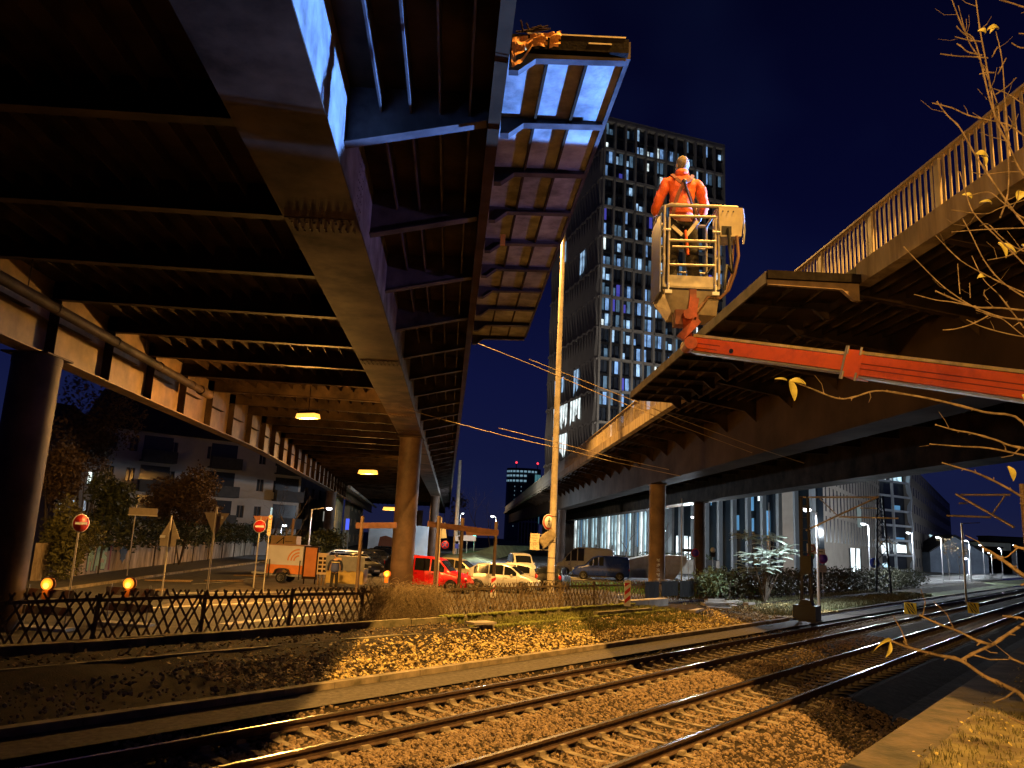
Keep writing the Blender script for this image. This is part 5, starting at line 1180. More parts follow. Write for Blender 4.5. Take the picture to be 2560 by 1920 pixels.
# dark fin block
A3, B3 = D(1990,1440,98), D(2208,1430,170)
f3, P5 = facade('fin_block', 'brown grey stone block with narrow dark slots and a lit doorway', A3, B3, 22, 5, 26, mat('brown grey stone',(.42,.35,.28),.8,0,.15,.5), winm, ww=.3, wh=.85, rec=.03, lit=set(), depth=1.5, skip={(0,c) for c in range(26)})
b = MB(); L5 = (B3-A3).length; b.quad(P5(L5*.48,.3,.05),P5(L5*.62,.3,.05),P5(L5*.62,4.2,.05),P5(L5*.48,4.2,.05)); b.obj('lit_doorway', paneL, f3, True)
for q in (.48,.55,.62): b = MB(); b.bar(P5(L5*q,.3,.1),P5(L5*q,4.2,.1),.25,.2); b.obj('door_frame', M['black'], f3, True)
b = MB(); b.quad(P5(L5*.60,8,.05),P5(L5*.66,8,.05),P5(L5*.66,12,.05),P5(L5*.60,12,.05)); b.obj('curtained_window', glow('curtain glow',(.22,.28,.26),.4), f3, True)
# glazed corner with white frame
A4, B4 = D(2208,1425,168), D(2282,1425,174)
gc = thing('glazed_corner_tower', 'white framed glazed building corner with lit storeys at right', 'building', (A4+B4)/2); L4 = (B4-A4).length; u4 = (B4-A4); u4.z = 0; u4.normalize(); n4 = Vector((u4.y,-u4.x,0))
P6 = lambda x, z, o=0: Vector((A4.x,A4.y,0))+u4*x+n4*o+Vector((0,0,z))
b = MB(); b.add([P6(0,0,-1),P6(L4,0,-1),P6(L4,0,-8),P6(0,0,-8),P6(0,23,-1),P6(L4,23,-1),P6(L4,23,-8),P6(0,23,-8)],[(3,2,1,0),(4,5,6,7),(0,1,5,4),(1,2,6,5),(2,3,7,6),(3,0,4,7)]); b.obj('glazing', winm, gc, True)
wf_ = mat('white facade frame',(.60,.62,.66),.5,0,.1,1); b = MB()
for f in range(8): b.bar(P6(-.2,f*3.15+.3),P6(L4+.2,f*3.15+.3),.35,.45)
b.bar(P6(L4*.42,0,.15),P6(L4*.38,23,.15),.3,.5,up=n4)
for f in range(7): x0 = L4+(.35 if f % 2 else -.35); x1 = L4+(-.35 if f % 2 else .35); b.bar(P6(x0,f*3.15),P6(x1,(f+1)*3.15),.3,.9,up=n4)
b.obj('frame', wf_, gc, True)
for x0, x1, f, z0, z1, mm in ((.1,.35,6,.5,2.9,paneL),(.5,.9,6,.4,2.9,paneM),(.05,.3,6,.5,2.9,paneL),(.5,.8,4,.6,1.6,paneB),(.6,.9,2,.6,1.0,paneB),(.05,.35,1,.5,2.8,paneL),(.5,.95,1,.9,2.6,paneL),(.1,.3,0,.8,1.6,paneM)):
    b = MB(); b.quad(P6(L4*x0,f*3.15+z0,-.9),P6(L4*x1,f*3.15+z0,-.9),P6(L4*x1,f*3.15+z1,-.9),P6(L4*x0,f*3.15+z1,-.9)); b.obj('lit_window', mm, gc, True)
A5, B5 = D(2284,1425,174), D(2384,1425,300)
f5, P7 = facade('office_wing', 'dark receding office wing right of the glazed corner', A5, B5, 24, 6, 24, mat('dark brown stone',(.26,.22,.18),.8,0,.15,.5), winm, ww=.35, wh=.5, rec=.03, depth=1.5)
b = MB(); L7 = (B5-A5).length; b.add([P7(L7*.36,5,.1),P7(L7*.42,5,.1),P7(L7*.38,9.5,.1),P7(L7*.31,9.5,.1)],[(0,1,2,3)]); b.obj('lit_window', paneM, f5, True)
for k in (.16,.22): b = MB(); b.quad(P7(L7*k,1,.3),P7(L7*(k+.04),1,.3),P7(L7*(k+.035),5,.3),P7(L7*k,5,.3)); b.obj('blue_banner', mat('blue banner cloth',(.10,.22,.62),.7,0,.1,1) if k == .16 else bpy.data.materials['blue banner cloth'], f5, True)
# gabled house and small lit buildings at far right
h = D(2400,1425,190); hs = thing('gabled_house', 'pale blue grey gabled house at the far right', 'house', (h.x,190,0))
b = MB(); b.prism([(-7,0),(7,0),(7,4.5),(-1,8.6),(-7,4.8)],0,9,'XZ'); b.obj('wall', mat('blue grey render',(.30,.36,.45),.8,0,.2,.5), hs); b = MB(); b.bar((-7.4,4,4.7),(-1,4,8.9),9.6,.25,up=(0,0,1)); b.bar((-1,4,8.9),(7.4,4,4.3),9.6,.25); b.obj('roof', M['black'], hs)
for k,(px,w_,hh_,c,lb) in enumerate(((2462,7,7,(.40,.22,.12),'small brick shed lit from the side far right'),(2476,9,8.5,(.75,.74,.55),'bright cream lit hall between street lamps far right'),(2508,5,6,(.65,.62,.55),'small pale hut far right beside the lit hall'),(2540,20,11,(.05,.07,.07),'long dark flat roofed hall at the right edge'))):
    q = D(px,1425,230 if k < 3 else 260); o = thing('distant_hall', lb, 'building', (q.x,q.y,0)); b = MB(); b.box((0,0,hh_/2),(w_,6,hh_)); b.obj('wall', mat('hall wall %d' % k, c, .8, 0, .2, .4), o); b = MB(); b.box((0,0,hh_+.2),(w_+.6,6.6,.4)); b.obj('roof', M['steel'], o)
# ================================================================== STREET LAMPS
lh = glow('white lamp lens', (.86,.93,1), 9)
def slamp(label, px, py, d, side=-1, power=2500, arm=.5, col=WHITE, warm=False, grp='white street lamps on the right', head=.22, base=0):
    p = D(px,py,d); s = thing('street_lamp', label, 'street lamp', (p.x-side*arm,p.y,base), 0, grp); h_ = p.z-base
    b = MB(); b.tube([(0,0,0),(0,0,h_-.1)],[.085,.05],10); b.tube([(0,0,h_-.12),(side*arm*.6,0,h_+.02),(side*arm,0,h_+.03)],.035,8); b.obj('post', mat('pale lamp post',(.5,.5,.52),.5,.2,0,1) if 'pale lamp post' not in bpy.data.materials else bpy.data.materials['pale lamp post'], s)
    b = MB(); b.ball((side*arm,0,h_),head,12,sq=(1,.7,.5)); b.obj('lamp_lens', lh, s); b = MB(); b.box((side*arm,0,h_+head*.45),(head*2.2,head*1.4,.06)); b.obj('lamp_cap', M['galv'], s)
    if power: lamp('bulb','SPOT',(side*arm,0,h_-head*.9),power*.35,col,.15,s,angle=150,blend=.5); lamp('bulb_glow','POINT',(side*arm,0,h_-head*.9),power*1.5,col,.15,s) if d >= 70 and px > 1200 else None
    return s
for a in ((1733,1293,77,-1,3500,'street lamp with glow in front of the bright shop windows'),(1660,1327,100,1,2500,'small street lamp left of the shop windows near the lit slats'),(2018,1275,43,-1,8000,'brightest white street lamp beside the lattice mast'),(2158,1310,75,-1,2600,'street lamp before the brown stone block'),(2270,1332,95,-1,2200,'street lamp right of the white framed glass corner'),(2343,1343,106,-1,2200,'street lamp in front of the dark office wing'),(2413,1396,120,-1,1500,'low street lamp in front of the gabled house'),(2414,1352,118,-1,1200,'street lamp above the pale pole at far right'),(2450,1363,140,-1,900,'street lamp left of the cream lit hall'),(2472,1382,165,-1,900,'street lamp right before the cream lit hall'),(2497,1371,175,-1,700,'small street lamp between the cream hall and the right edge'),(2534,1363,190,-1,700,'last street lamp near the right edge of the picture')):
    slamp(a[5],a[0],a[1],a[2],a[3],a[4])
slamp('white street lamp on the left above the parked cream estate car', 823,1272,62,1,1600,1.35,grp='white street lamps on the left')
slamp('bare white lamp shining between the left trees', 711,1314,80,1,900,.3,grp='white street lamps on the left')
slamp('distant double street lamp left of the centre, left head', 1142,1283,150,-1,1500,.4,grp='white street lamps in the centre')
slamp('distant double street lamp left of the centre, right head', 1157,1284,150.5,1,800,.4,grp='white street lamps in the centre')
slamp('white street lamp behind the rusty beam right of centre', 1231,1291,100,-1,3000,.5,grp='white street lamps in the centre')
q = D(1137,1380,120); s = thing('thin_mast', 'thin bare mast rising beside the edge of the left flyover', 'mast', (q.x,120,0)); b = MB(); b.tube([(0,0,0),(0,0,D(1140,1150,120).z)],[.35,.22],10); b.obj('shaft', M['poleC'], s)
for px, w_, lb in ((1544+330-170,.2,'tall pale flagpole before the shop windows'),(1925,.2,'tall pale flagpole left of the sumac bush'),):
    q = D(px,1440,66); s = tag(thing('flagpole', lb, 'flagpole', (q.x,66,0)), lb, 'flagpole'); b = MB(); b.tube([(0,0,0),(0,0,7.0)],[.07,.05],8); b.obj('shaft', wf_, s)
# traffic lights far down the road
for px,py,lb in ((1152,1353,'left green traffic light down the road'),(1186,1341,'right green traffic light down the road')):
    q = D(px,py,125); s = thing('traffic_light', lb, 'traffic light', (q.x,125,0), 0, 'traffic lights down the road'); b = MB(); b.tube([(0,0.2,0),(0,.2,q.z)],.08,6); b.obj('post', M['galv'], s); b = MB(); b.box((0,.1,q.z+.5),(.5,.2,1.5)); b.obj('housing', M['black'], s); b = MB(); b.ball((0,-.05,q.z),.30,10,sq=(1,.4,1)); b.obj('green_lens', glow('green signal',(.05,.9,.6),3) if 'green signal' not in bpy.data.materials else bpy.data.materials['green signal'], s); lamp('bulb','POINT',(0,-.6,q.z),60,(.1,1,.7),.2,s)
for px,py,lb,ww_ in ((1142,1362,'blue lit sign strip left of the left traffic light',.5),(1168,1345,'pale direction board above the far road',2.6),(1148,1350,'small white board under the bare orange tree',1.2)):
    q = D(px,py,118); s = thing('direction_sign', lb, 'road sign', (q.x,118,0)); b = MB(); b.tube([(0,0.1,0),(0,.1,q.z)],.06,6); b.obj('post', M['galv'], s); b = MB(); b.box((0,0,q.z),(ww_,.05,1.1 if ww_ < 2 else .8)); b.obj('plate', M['signB'] if ww_ < 1 else M['signW'], s)
# ramp embankment under the far end of the right flyover
b = MB(); pA, pB, pC, pD_ = G(1105,1392,0), G(1240,1398,0), D(1232,1360,100), D(1150,1368,100)
b.add([pA,G(1210,1412,0),pB,(pB.x+8,pB.y+60,0),(pA.x-2,pA.y+70,0),(pC.x-3,115,.7),(pC.x,118,1.9),(pC.x+8,150,1.9),(pC.x-6,150,.7)],[(0,1,5),(1,2,6,5),(2,3,7,6),(5,6,7,8),(0,5,8,4)])
o = b.obj('embankment', mat('mossy ramp',(.16,.17,.07),.9,0,.4,.6), world=True, kind='structure')
for px,d,h_,lb,lv in ((1150,170,15,'bare tree with a few orange leaves behind the far traffic lights',True),(1185,190,19,'tall hazy bare tree far down the road',False),(1222,185,16,'bare tree behind the far street lamp',False),(1118,185,17,'bare tree beside the far end of the left flyover',False)):
    bare_tree('bare_tree', lb, px, d, h_, .8, mat('lit brown twigs',(.22,.14,.08),.9,0,.3,3) if 'lit brown twigs' not in bpy.data.materials else bpy.data.materials['lit brown twigs'], 5, .22, (M['brownleaf'],2,.3) if lv else None)
for px,d,h_,lb in ((2195,92,7,'small bare street tree before the brown stone block'),(2370,120,8,'small pale street tree near the office wing'),(2396,130,7,'slim pale street tree before the gabled house')):
    bare_tree('bare_tree', lb, px, d, h_, .5, M['bark'], 4, .08, (mat('autumn street tree leaves',(.30,.20,.10),.8,0,.4,4) if 'autumn street tree leaves' not in bpy.data.materials else bpy.data.materials['autumn street tree leaves'],3,.14))
bare_tree('bare_tree', 'bare dark tree before the glowing pavilion windows', 1650, 95, 9, .8, M['bark'], 5, .13)
bare_tree('bare_tree', 'second bare tree right of the pavilion doorway', 1560, 105, 8, .8, M['bark'], 5, .12)
# ================================================================== RIGHT VERGE: MAST, HEDGE, SUMAC, SIGNS
cp = D(2018,1545,38.3); lm = thing('lattice_mast', 'dark lattice catenary mast on a concrete block carrying a signal box', 'mast', (cp.x,38.3,-.1), radians(-38))
hM = D(2008,1240,38.3).z+.1
b = MB(); b.box((0,0,.3),(1.05,.9,.75)); b.box((0,0,.75),(.75,.6,.35),taper=.6); b.obj('footing', M['black'], lm)
b = MB()
for x in (-.2,.2):
    for y in (-.12,.12): b.bar((x*1.15,y,.7),(x*.8,y,hM),.06,.06)
for k in range(int(hM/.55)):
    z = .95+k*.55
    if z < hM-.1:
        for y in (-.12,.12): b.bar((-.2,y,z),(.2,y,z),.035,.03)
b.obj('lattice', M['black'], lm)
b = MB(); b.box((.12,-.25,D(2022,1412,38.3).z+.1),(.5,.3,.85)); b.obj('signal_box', M['black'], lm)
pipe = mat('galvanised catenary tube',(.52,.42,.25),.4,.5,.2,8)
def tubes(label, segs, name='catenary_arm', grp='catenary tube arms over the tracks', r=.035):
    a = D(*segs[0][:3]); s = thing(name, label, 'catenary arm', a, 0, grp)
    for (x0,y0,d0,x1,y1,d1,rr) in segs: b = MB(); b.tube([D(x0,y0,d0),D(x1,y1,d1)],rr,8); b.obj('tube', pipe, s, True)
    return s
tubes('catenary cantilever of tubes reaching right from the lattice mast', [(2008,1243,38.3,2195,1243,36,.04),(2015,1326,38.3,2196,1242,36,.04),(2050,1247,37.6,2093,1288,37,.025),(2150,1270,37,2193,1271,36.5,.03),(2098,1292,37.2,2246,1296,35,.035)])
tubes('catenary tubes at the right edge reaching left above the thin pole', [(2390,1235,27,2535,1318,25,.04),(2402,1237,27,2526,1237,25,.035),(2367,1289,27,2478,1293,26,.035),(2398,1258,27,2418,1258,27,.03),(2512,1240,25.3,2481,1285,25.8,.025)])
for px0,py0,py1,d,lb in ((2208,1240,1446,66,'dark tapering lattice mast in front of the white framed glass corner'),):
    q = D(px0,py1,d); s = thing('lattice_mast', lb, 'mast', (q.x,d,0)); ht = D(px0,py0,d).z; b = MB()
    for sg in (-1,1):
        b.bar((sg*.62,0,0),(sg*.22,0,ht),.14,.14)
    for k in range(9): z = ht*k/9; z2 = ht*(k+1)/9; w0 = .62-.4*k/9; w1_ = .62-.4*(k+1)/9; b.bar((-w0,0,z),(w1_,0,z2),.06,.06); b.bar((w0,0,z),(-w1_,0,z2),.06,.06)
    b.obj('lattice', M['black'], s)
q = D(2415,1487,60); s = thing('thin_pole', 'thin orange lit pole with a short arm at far right', 'pole', (q.x,60,-.2)); ht = D(2405,1302,60).z; b = MB(); b.tube([(0,0,0),(0,0,ht)],.07,8); b.obj('shaft', pipe, s); b = MB(); b.tube([(0,0,ht),(1.4,0,ht+.12)],.03,6); b.obj('arm', pipe, s); b = MB(); b.tube([(0,0,ht),(.35,0,ht-2.6)],.012,5); b.obj('stay', pipe, s)
q = D(2556,1240,14); s = thing('rusty_pole', 'blurred rusty pole cut off by the right edge', 'pole', (q.x,14,-.3)); b = MB(); b.tube([(0,0,0),(0,0,D(2556,1168,14).z)],.04,8); b.obj('shaft', M['twig'], s)
for px,py,d,lb in ((2276,1521,43,'left black and yellow striped square marker by the track'),(2433,1520,47,'right black and yellow striped square marker by the track')):
    q = D(px,py,d); s = thing('track_marker', lb, 'track marker', (q.x,d,-.25), radians(-10), 'striped track markers'); z = q.z+.25
    flat(s,'plate',RECT(.6,.6),z,M['signY'],0,.03); b = MB()
    for off in (-.30,-.1,.1,.30):
        pl = [(off-.26-.05,.26),(off-.26+.06,.26),(off+.26+.06,-.26),(off+.26-.05,-.26)]
        pl = [(max(-.28,min(.28,x_)),z_) for x_, z_ in pl]; b.prism([(x_,z_+z) for x_, z_ in pl],-.021,-.018,'XZ')
    b.obj('black_stripes', M['signK'], s); b = MB(); b.tube([(0,.03,0),(0,.03,z+.2)],.03,6); b.obj('post', M['galv'], s)
# overgrown hedge
hd = thing('overgrown_hedge', 'long dark overgrown hedge right of the lattice mast', 'hedge', T(52,18.6,0)); b = MB(); random.seed(11)
for i in range(34):
    s_ = 45+i*1.5; leafcloud(b, T(s_,18.9+.3*random.uniform(-1,1),.95 if i > 3 else .8), (1.25,1.0,.95+.2*random.random()), 330, .12, .5, i)
b.obj('foliage', mat('dull hedge leaves',(.07,.07,.04),.85,0,.5,3), hd, True); b = MB()
for i in range(20): p = T(45+i*2.4,18.9,0); b.tube([p,p+Vector((.1,0,1.3))],.05,5)
b.obj('stem', M['bark'], hd, True)
iv = thing('ivy_shrub', 'leafy ivy mound climbing the right end of the fence under the sumac', 'bush', T(46.5,20,0)); b = MB()
for i in range(9): leafcloud(b, T(43.5+i*.62,19.6+.5*random.uniform(-1,1),.7+.5*random.random()), (.9,.7,.8), 420, .10, .45, i+40)
b.obj('foliage', mat('pale ivy leaves',(.15,.20,.09),.6,0,.45,5), iv, True); b = MB(); b.tube([T(46,19.8,0),T(46.1,19.8,.9)],.05,5); b.obj('stem', M['bark'], iv, True)
# sumac with long pinnate leaves
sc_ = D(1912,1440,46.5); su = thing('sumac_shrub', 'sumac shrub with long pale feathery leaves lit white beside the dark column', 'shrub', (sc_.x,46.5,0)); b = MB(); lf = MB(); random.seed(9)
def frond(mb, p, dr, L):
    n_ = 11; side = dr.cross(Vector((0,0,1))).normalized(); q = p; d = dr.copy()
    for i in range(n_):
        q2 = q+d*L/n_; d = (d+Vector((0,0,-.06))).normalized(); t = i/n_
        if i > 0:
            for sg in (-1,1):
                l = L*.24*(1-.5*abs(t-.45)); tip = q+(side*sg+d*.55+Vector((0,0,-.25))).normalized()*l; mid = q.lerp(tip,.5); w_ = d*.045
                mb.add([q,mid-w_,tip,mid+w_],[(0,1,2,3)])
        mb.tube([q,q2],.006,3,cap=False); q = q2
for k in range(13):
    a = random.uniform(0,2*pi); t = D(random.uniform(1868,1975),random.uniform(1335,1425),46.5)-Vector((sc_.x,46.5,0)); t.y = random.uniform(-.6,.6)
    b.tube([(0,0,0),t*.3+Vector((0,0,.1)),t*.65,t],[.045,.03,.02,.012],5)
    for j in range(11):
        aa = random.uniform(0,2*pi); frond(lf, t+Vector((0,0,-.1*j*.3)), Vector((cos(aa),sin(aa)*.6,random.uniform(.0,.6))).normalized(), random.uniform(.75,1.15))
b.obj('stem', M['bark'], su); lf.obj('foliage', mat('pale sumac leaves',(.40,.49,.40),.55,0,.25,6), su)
# signs right of the mast
def rsign(label, px, py, d, make, ht=None): q = D(px,py,d); s = thing('road_sign', label, 'road sign', (q.x,d,0)); b = MB(); b.tube([(0,.05,0),(0,.05,q.z+.3)],.03,6); b.obj('post', M['galv'], s); make(s,q.z); return s
def mk30(s,z): flat(s,'plate',RECT(.62,.62),z,M['signW']); disc(s,'red_ring',.24,z,M['signR'],-.062,.008); disc(s,'white_disc',.17,z,M['signW'],-.07,.008); text(s,'30',.2,(0,-.078,z),(pi/2,0,0),M['signK'])
rsign('white square zone sign with a red ring and 30 behind the lattice mast',2028,1371,53,mk30)
rsign('round multicoloured sign under the zone sign',2027,1390,54,lambda s,z: (disc(s,'plate',.24,z,M['signR']),disc(s,'green_disc',.18,z,mat('green sign face',(.1,.4,.15),.4,0,0,1),-.062,.008)))
rsign('white rectangular text plate right of the zone sign',2047,1379,54.5,lambda s,z: (flat(s,'plate',RECT(.85,.36),z,M['signW']),flat(s,'print',RECT(.5,.06),z,M['signK'],-.06,.006)))
rsign('round violet blue no stopping sign right of the lattice mast',2056,1396,56,lambda s,z: (disc(s,'red_disc',.36,z,mat('magenta sign ring',(.45,.05,.3),.4,0,0,1)),disc(s,'blue_disc',.28,z,mat('violet sign face',(.12,.05,.5),.4,0,0,1),-.062,.008),flat(s,'plate',RECT(.5,.5),z-.7,M['galv'])))
rsign('round blue footpath sign before the brown stone block',2186,1407,72,lambda s,z: (disc(s,'plate',.46,z,M['signB']),flat(s,'figure',[(-.12,-.2),(.12,-.2),(.04,.05),(.04,.25),(-.04,.25),(-.04,.05)],z,M['signW'],-.062,.006)))
rsign('small pale sign on a pole in front of the sumac',1891,1400,58,lambda s,z: flat(s,'plate',RECT(.35,.35),z,sb))
rsign('dark direction arrow board before the shop windows',1722,1376,70,lambda s,z: flat(s,'plate',RECT(1.4,.26),z,M['black']))
rsign('round violet sign in front of the bright shop windows',1738,1382,64,lambda s,z: (disc(s,'red_disc',.33,z,M['signR']),disc(s,'blue_disc',.26,z,bpy.data.materials['violet sign face'],-.062,.008)))
rsign('dark square back of a sign left of the tall pole',1657,1377,64,lambda s,z: flat(s,'plate',RECT(.42,.42),z,M['black']))
rsign('small dark sign near the rubbish containers',1782,1386,66,lambda s,z: (disc(s,'disc',.22,z+.35,M['signW']),flat(s,'plate',RECT(.4,.4),z,M['black'])))
for k,px in enumerate((1752,1767,1781)):
    q = D(px,1400,86); s = thing('rubbish_bin', ('left','middle','right')[k]+' of the three black rubbish containers before the block', 'bin', (q.x,86,.6), 0, 'rubbish containers'); b = MB(); b.box((0,0,.55),(.6,.6,1.05),taper=1.1); b.obj('body', M['black'], s); b = MB(); b.box((0,0,1.12),(.68,.7,.08)); b.obj('lid', M['black'], s)
q = D(1600,1425,75); sh = thing('concrete_ramp_wall', 'pale concrete ramp wall beyond the tan column', 'wall', (q.x,75,0)); b = MB(); b.prism([(-3.5,0),(3.2,0),(4.4,1.6),(4.4,2.2),(1.5,2.2),(-1.5,1.5)],0,3,'XZ'); b.obj('wall', M['concrete'], sh)
q = D(1700,1400,92); sh = thing('planter_wall', 'low pale wall with a clipped hedge below the shop windows', 'wall', (q.x,92,0)); b = MB(); b.box((0,0,.8),(9,.5,1.6)); b.obj('wall', M['concrete'], sh); b = MB()
for k in range(8): leafcloud(b,(-4+k,.2,1.9),(.8,.5,.5),160,.12,.5,k)
b.obj('foliage', M['dgreen'], sh)
# railing fence far right
rf = thing('railing_fence', 'low metal railing fence beside the far right pavement', 'fence', T(62,19.6,0), atan2(TT.y,TT.x))
b = MB(); b.bar((0,0,1.0),(110,0,1.0),.05,.05); b.bar((0,0,.25),(110,0,.25),.05,.05); b.obj('rail', M['galv'], rf)
b = MB()
for k in range(220): b.bar((k*.5,0,.0),(k*.5,0,1.05),.035,.035)
b.obj('bars', M['galv'], rf)
# ================================================================== OVERHEAD WIRES
wire = mat('wire', (.30,.22,.13), .5, .4, 0, 1)
def cable(label, pts_, r=.016): b = MB(); b.tube([D(*p) for p in pts_], r, 6, cap=False); return tag(b.obj('overhead_wire', wire, world=True), label, 'wire', 'overhead wires between the flyovers')
cable('upper wire of the higher pair crossing the concrete mast', [(1322,898,27),(1500,968,27),(1700,1048,27),(1900,1122,27.5),(2010,1158,28)], .012)
cable('lower wire of the higher pair running out of the left flyover', [(455,587,22),(700,680,23.5),(960,778,25),(1188,856,26.2),(1330,912,27),(1500,985,27),(1700,1065,27),(1880,1132,27.5)], .012)
cable('faint wire just above the lower wire under the left flyover', [(600,640,23),(900,735,25),(1200,845,26.5)], .007)
cable('upper wire of the lower pair crossing the concrete mast', [(1246,1070,33),(1400,1108,33),(1540,1146,33),(1672,1174,33)], .013)
cable('lower wire of the lower pair coming from the left flyover', [(1000,1018,31),(1130,1055,32),(1270,1092,33),(1400,1121,33),(1540,1156,33),(1700,1190,33)], .013)
# ================================================================== BOOM LIFT
bd = 9.75
def BP(px, py, d=bd): return D(px,py,d)
lift = thing('boom_lift', 'orange red telescopic boom lift with an aluminium work basket', 'boom lift', (9.5,5.2,-.4))
e0, e1 = BP(1738,862,9.9), BP(2130,912,8.6); e2 = D(2680,985,6.9)
dirb = (e2-e0).normalized(); upv = Vector((0,0,1)); sidev = dirb.cross(upv).normalized(); upb = sidev.cross(dirb).normalized()
def boxbeam(b, p, q, w_, h_, m=0): b.bar(p,q,w_,h_,m)
b = MB(); boxbeam(b, e0, e1+dirb*.3, .17, .17); b.obj('inner_boom', M['orangep'], lift, True)
b = MB(); ob0 = e1; boxbeam(b, ob0, e2, .22, .225); b.obj('outer_boom', M['orangep'], lift, True)
b = MB(); boxbeam(b, e0+upb*.108, e1+upb*.108, .19, .034); boxbeam(b, ob0+upb*.137, e2+upb*.137, .24, .034); b.obj('top_highlight', mat('yellow top edge highlight',(.75,.55,.22),.35,.3,.3,8), lift, True)  # yellow strips paint the bright highlight along the boom's top edges
b = MB(); boxbeam(b, e0-upb*.105, e1-upb*.105, .18, .02); boxbeam(b, ob0-upb*.135, e2-upb*.135, .23, .02); b.obj('bottom_plate', M['alu'], lift, True)
b = MB(); cs = -sidev if (-sidev).y < 0 else sidev
for p, q, hw in ((e0,e1,.088),(ob0,e2,.113)):
    b.bar(p+cs*hw+upb*.012, q+cs*hw+upb*.012, .006, .012); b.bar(p+cs*hw-upb*.045, q+cs*hw-upb*.045, .008, .01)
b.obj('seam', mat('dark red seam',(.25,.03,.01),.5,0,.1,5), lift, True)
b = MB(); b.bar(ob0-dirb*.02, ob0+dirb*.16, .27, .31); b.obj('boom_collar', M['orangep'], lift, True)
b = MB()
for sgn in (1,-1):
    for o_ in (-.01,.14): b.tube([ob0+dirb*o_+cs*.15+upb*(.19*sgn), ob0+dirb*o_+cs*.15+upb*(.10*sgn)],.013,6)
b.bar(ob0-dirb*.03+cs*.15+upb*.19, ob0-dirb*.03+cs*.15-upb*.19, .012, .02); b.obj('collar_bolts', M['alu'], lift, True)
b = MB(); c = ob0+dirb*.36+cs*.117+upb*.05; b.bar(c-dirb*.08, c+dirb*.08, .006, .11); b.obj('sticker', mat('cream sticker',(.75,.6,.3),.5,0,.1,8), lift, True)
b = MB(); c = e0+dirb*.62+cs*.09-upb*.03; b.tube([c,c+cs*.004],.03,12); b.obj('hole', M['black'], lift, True)
# turret and chassis out of frame on the right (where the boom comes from)
b = MB(); b.box((9.5,5.2,.4),(2.2,2.6,.7)); b.box((9.5,5.2,1.2),(1.2,1.6,1.0)); b.bar((9.5,5.2,1.4),e2,.26,.3); b.obj('chassis', M['orangep'], lift, True)
for x in (8.6,10.4):
    for y in (4.2,6.2): b = MB(); b.lathe((x,y,.05),[(.28,-.14),(.42,-.12),(.42,.12),(.28,.14)],18,axis='X'); b.obj('wheel', M['rubber'], lift, True)
# knuckle between boom and basket
k0 = e0; k1 = BP(1718,790); 
b = MB(); b.bar(k0-dirb*.1, k1, .1, .16); b.bar(BP(1700,845), BP(1745,800), .07, .1); b.tube([BP(1722,862)-Vector((0,.12,0)),BP(1722,862)+Vector((0,.12,0))],.085,14); b.tube([k1-Vector((0,.1,0)),k1+Vector((0,.1,0))],.07,12); b.bar(BP(1735,745), BP(1727,800), .07, .12); b.obj('knuckle', mat('dark red knuckle paint',(.33,.045,.012),.5,0,.4,12,.1), lift, True)
b = MB(); b.tube([BP(1842,590,bd-.1),BP(1846,640,bd-.1),BP(1838,680,bd-.1),BP(1822,725,bd),BP(1800,745,bd),BP(1770,742,bd),BP(1735,790,bd)],.022,8); b.tube([BP(1836,600,bd),BP(1828,690,bd),BP(1810,738,bd)],.012,6); b.obj('hose', mat('brown hose',(.20,.10,.05),.5,0,.2,8), lift, True)
# basket frame: floor corners from picture, depth ~0.8 m
L0, R0 = BP(1668,715), BP(1788,715)            # near floor edge ends
zf = (L0.z+R0.z)/2; xl, xr = L0.x, R0.x; yn = bd; yf = bd+.66; zt = zf+1.12
b = MB(); b.box(((xl+xr)/2,(yn+yf)/2,zf-.02),(xr-xl+.1,yf-yn+.06,.04)); b.obj('basket_floor', M['alu'], lift, True)
b = MB(); b.box(((xl+xr)/2,yn-.03,zf+.05),(xr-xl,.02,.15)); b.box(((xl+xr)/2,yf+.03,zf+.05),(xr-xl,.02,.15)); b.box((xl-.05,(yn+yf)/2,zf+.05),(.02,yf-yn,.15)); b.box((xr+.05,(yn+yf)/2,zf+.05),(.02,yf-yn,.15)); b.obj('toe_board', M['alu'], lift, True)
b = MB()
gx0, gx1 = BP(1671,560).x, BP(1786,560).x
for x in (gx0,gx1): b.tube([(x-.01,yn-.06,zf-.08),(x,yn-.06,zt-.20)],.018,8)
b.obj('gate_post', M['alu'], lift, True)
for py_, rr in ((547,.020),(608,.022),(623,.015),(668,.018)):
    z = BP(1730,py_).z; b = MB(); b.tube([(gx0 if rr != .015 else gx0+.04,yn-.06,z),(gx1 if rr != .015 else gx1-.04,yn-.06,z+.012)],rr,8); b.obj('gate_rung', M['alu'], lift, True)
b = MB(); b.tube([(xl-.05,yf,zt),(xl-.05,yn+.08,zt),(xl+.03,yn,zt+.0),(xr+.0,yn-.02,zt+.0),(xr+.30,yn-.02,zt)],.024,10); b.tube([(xl-.05,yf,zt),(xr+.05,yf,zt),(xr+.05,yn,zt)],.024,10); b.obj('top_rail', M['alu'], lift, True)
b = MB()
for x,y in ((xl-.05,yf),(xr+.05,yf),(xl-.04,yn+.02),(xr+.05,yn)): b.tube([(x,y,zf-.02),(x,y,zt)],.02,8)
for z in (zf+.42,zf+.78): b.tube([(xl-.05,yf,z),(xr+.05,yf,z)],.014,6); b.tube([(xl-.05,yf,z),(xl-.05,yn,z)],.014,6); b.tube([(xr+.05,yf,z),(xr+.05,yn,z)],.014,6)
b.obj('basket_frame', M['alu'], lift, True)
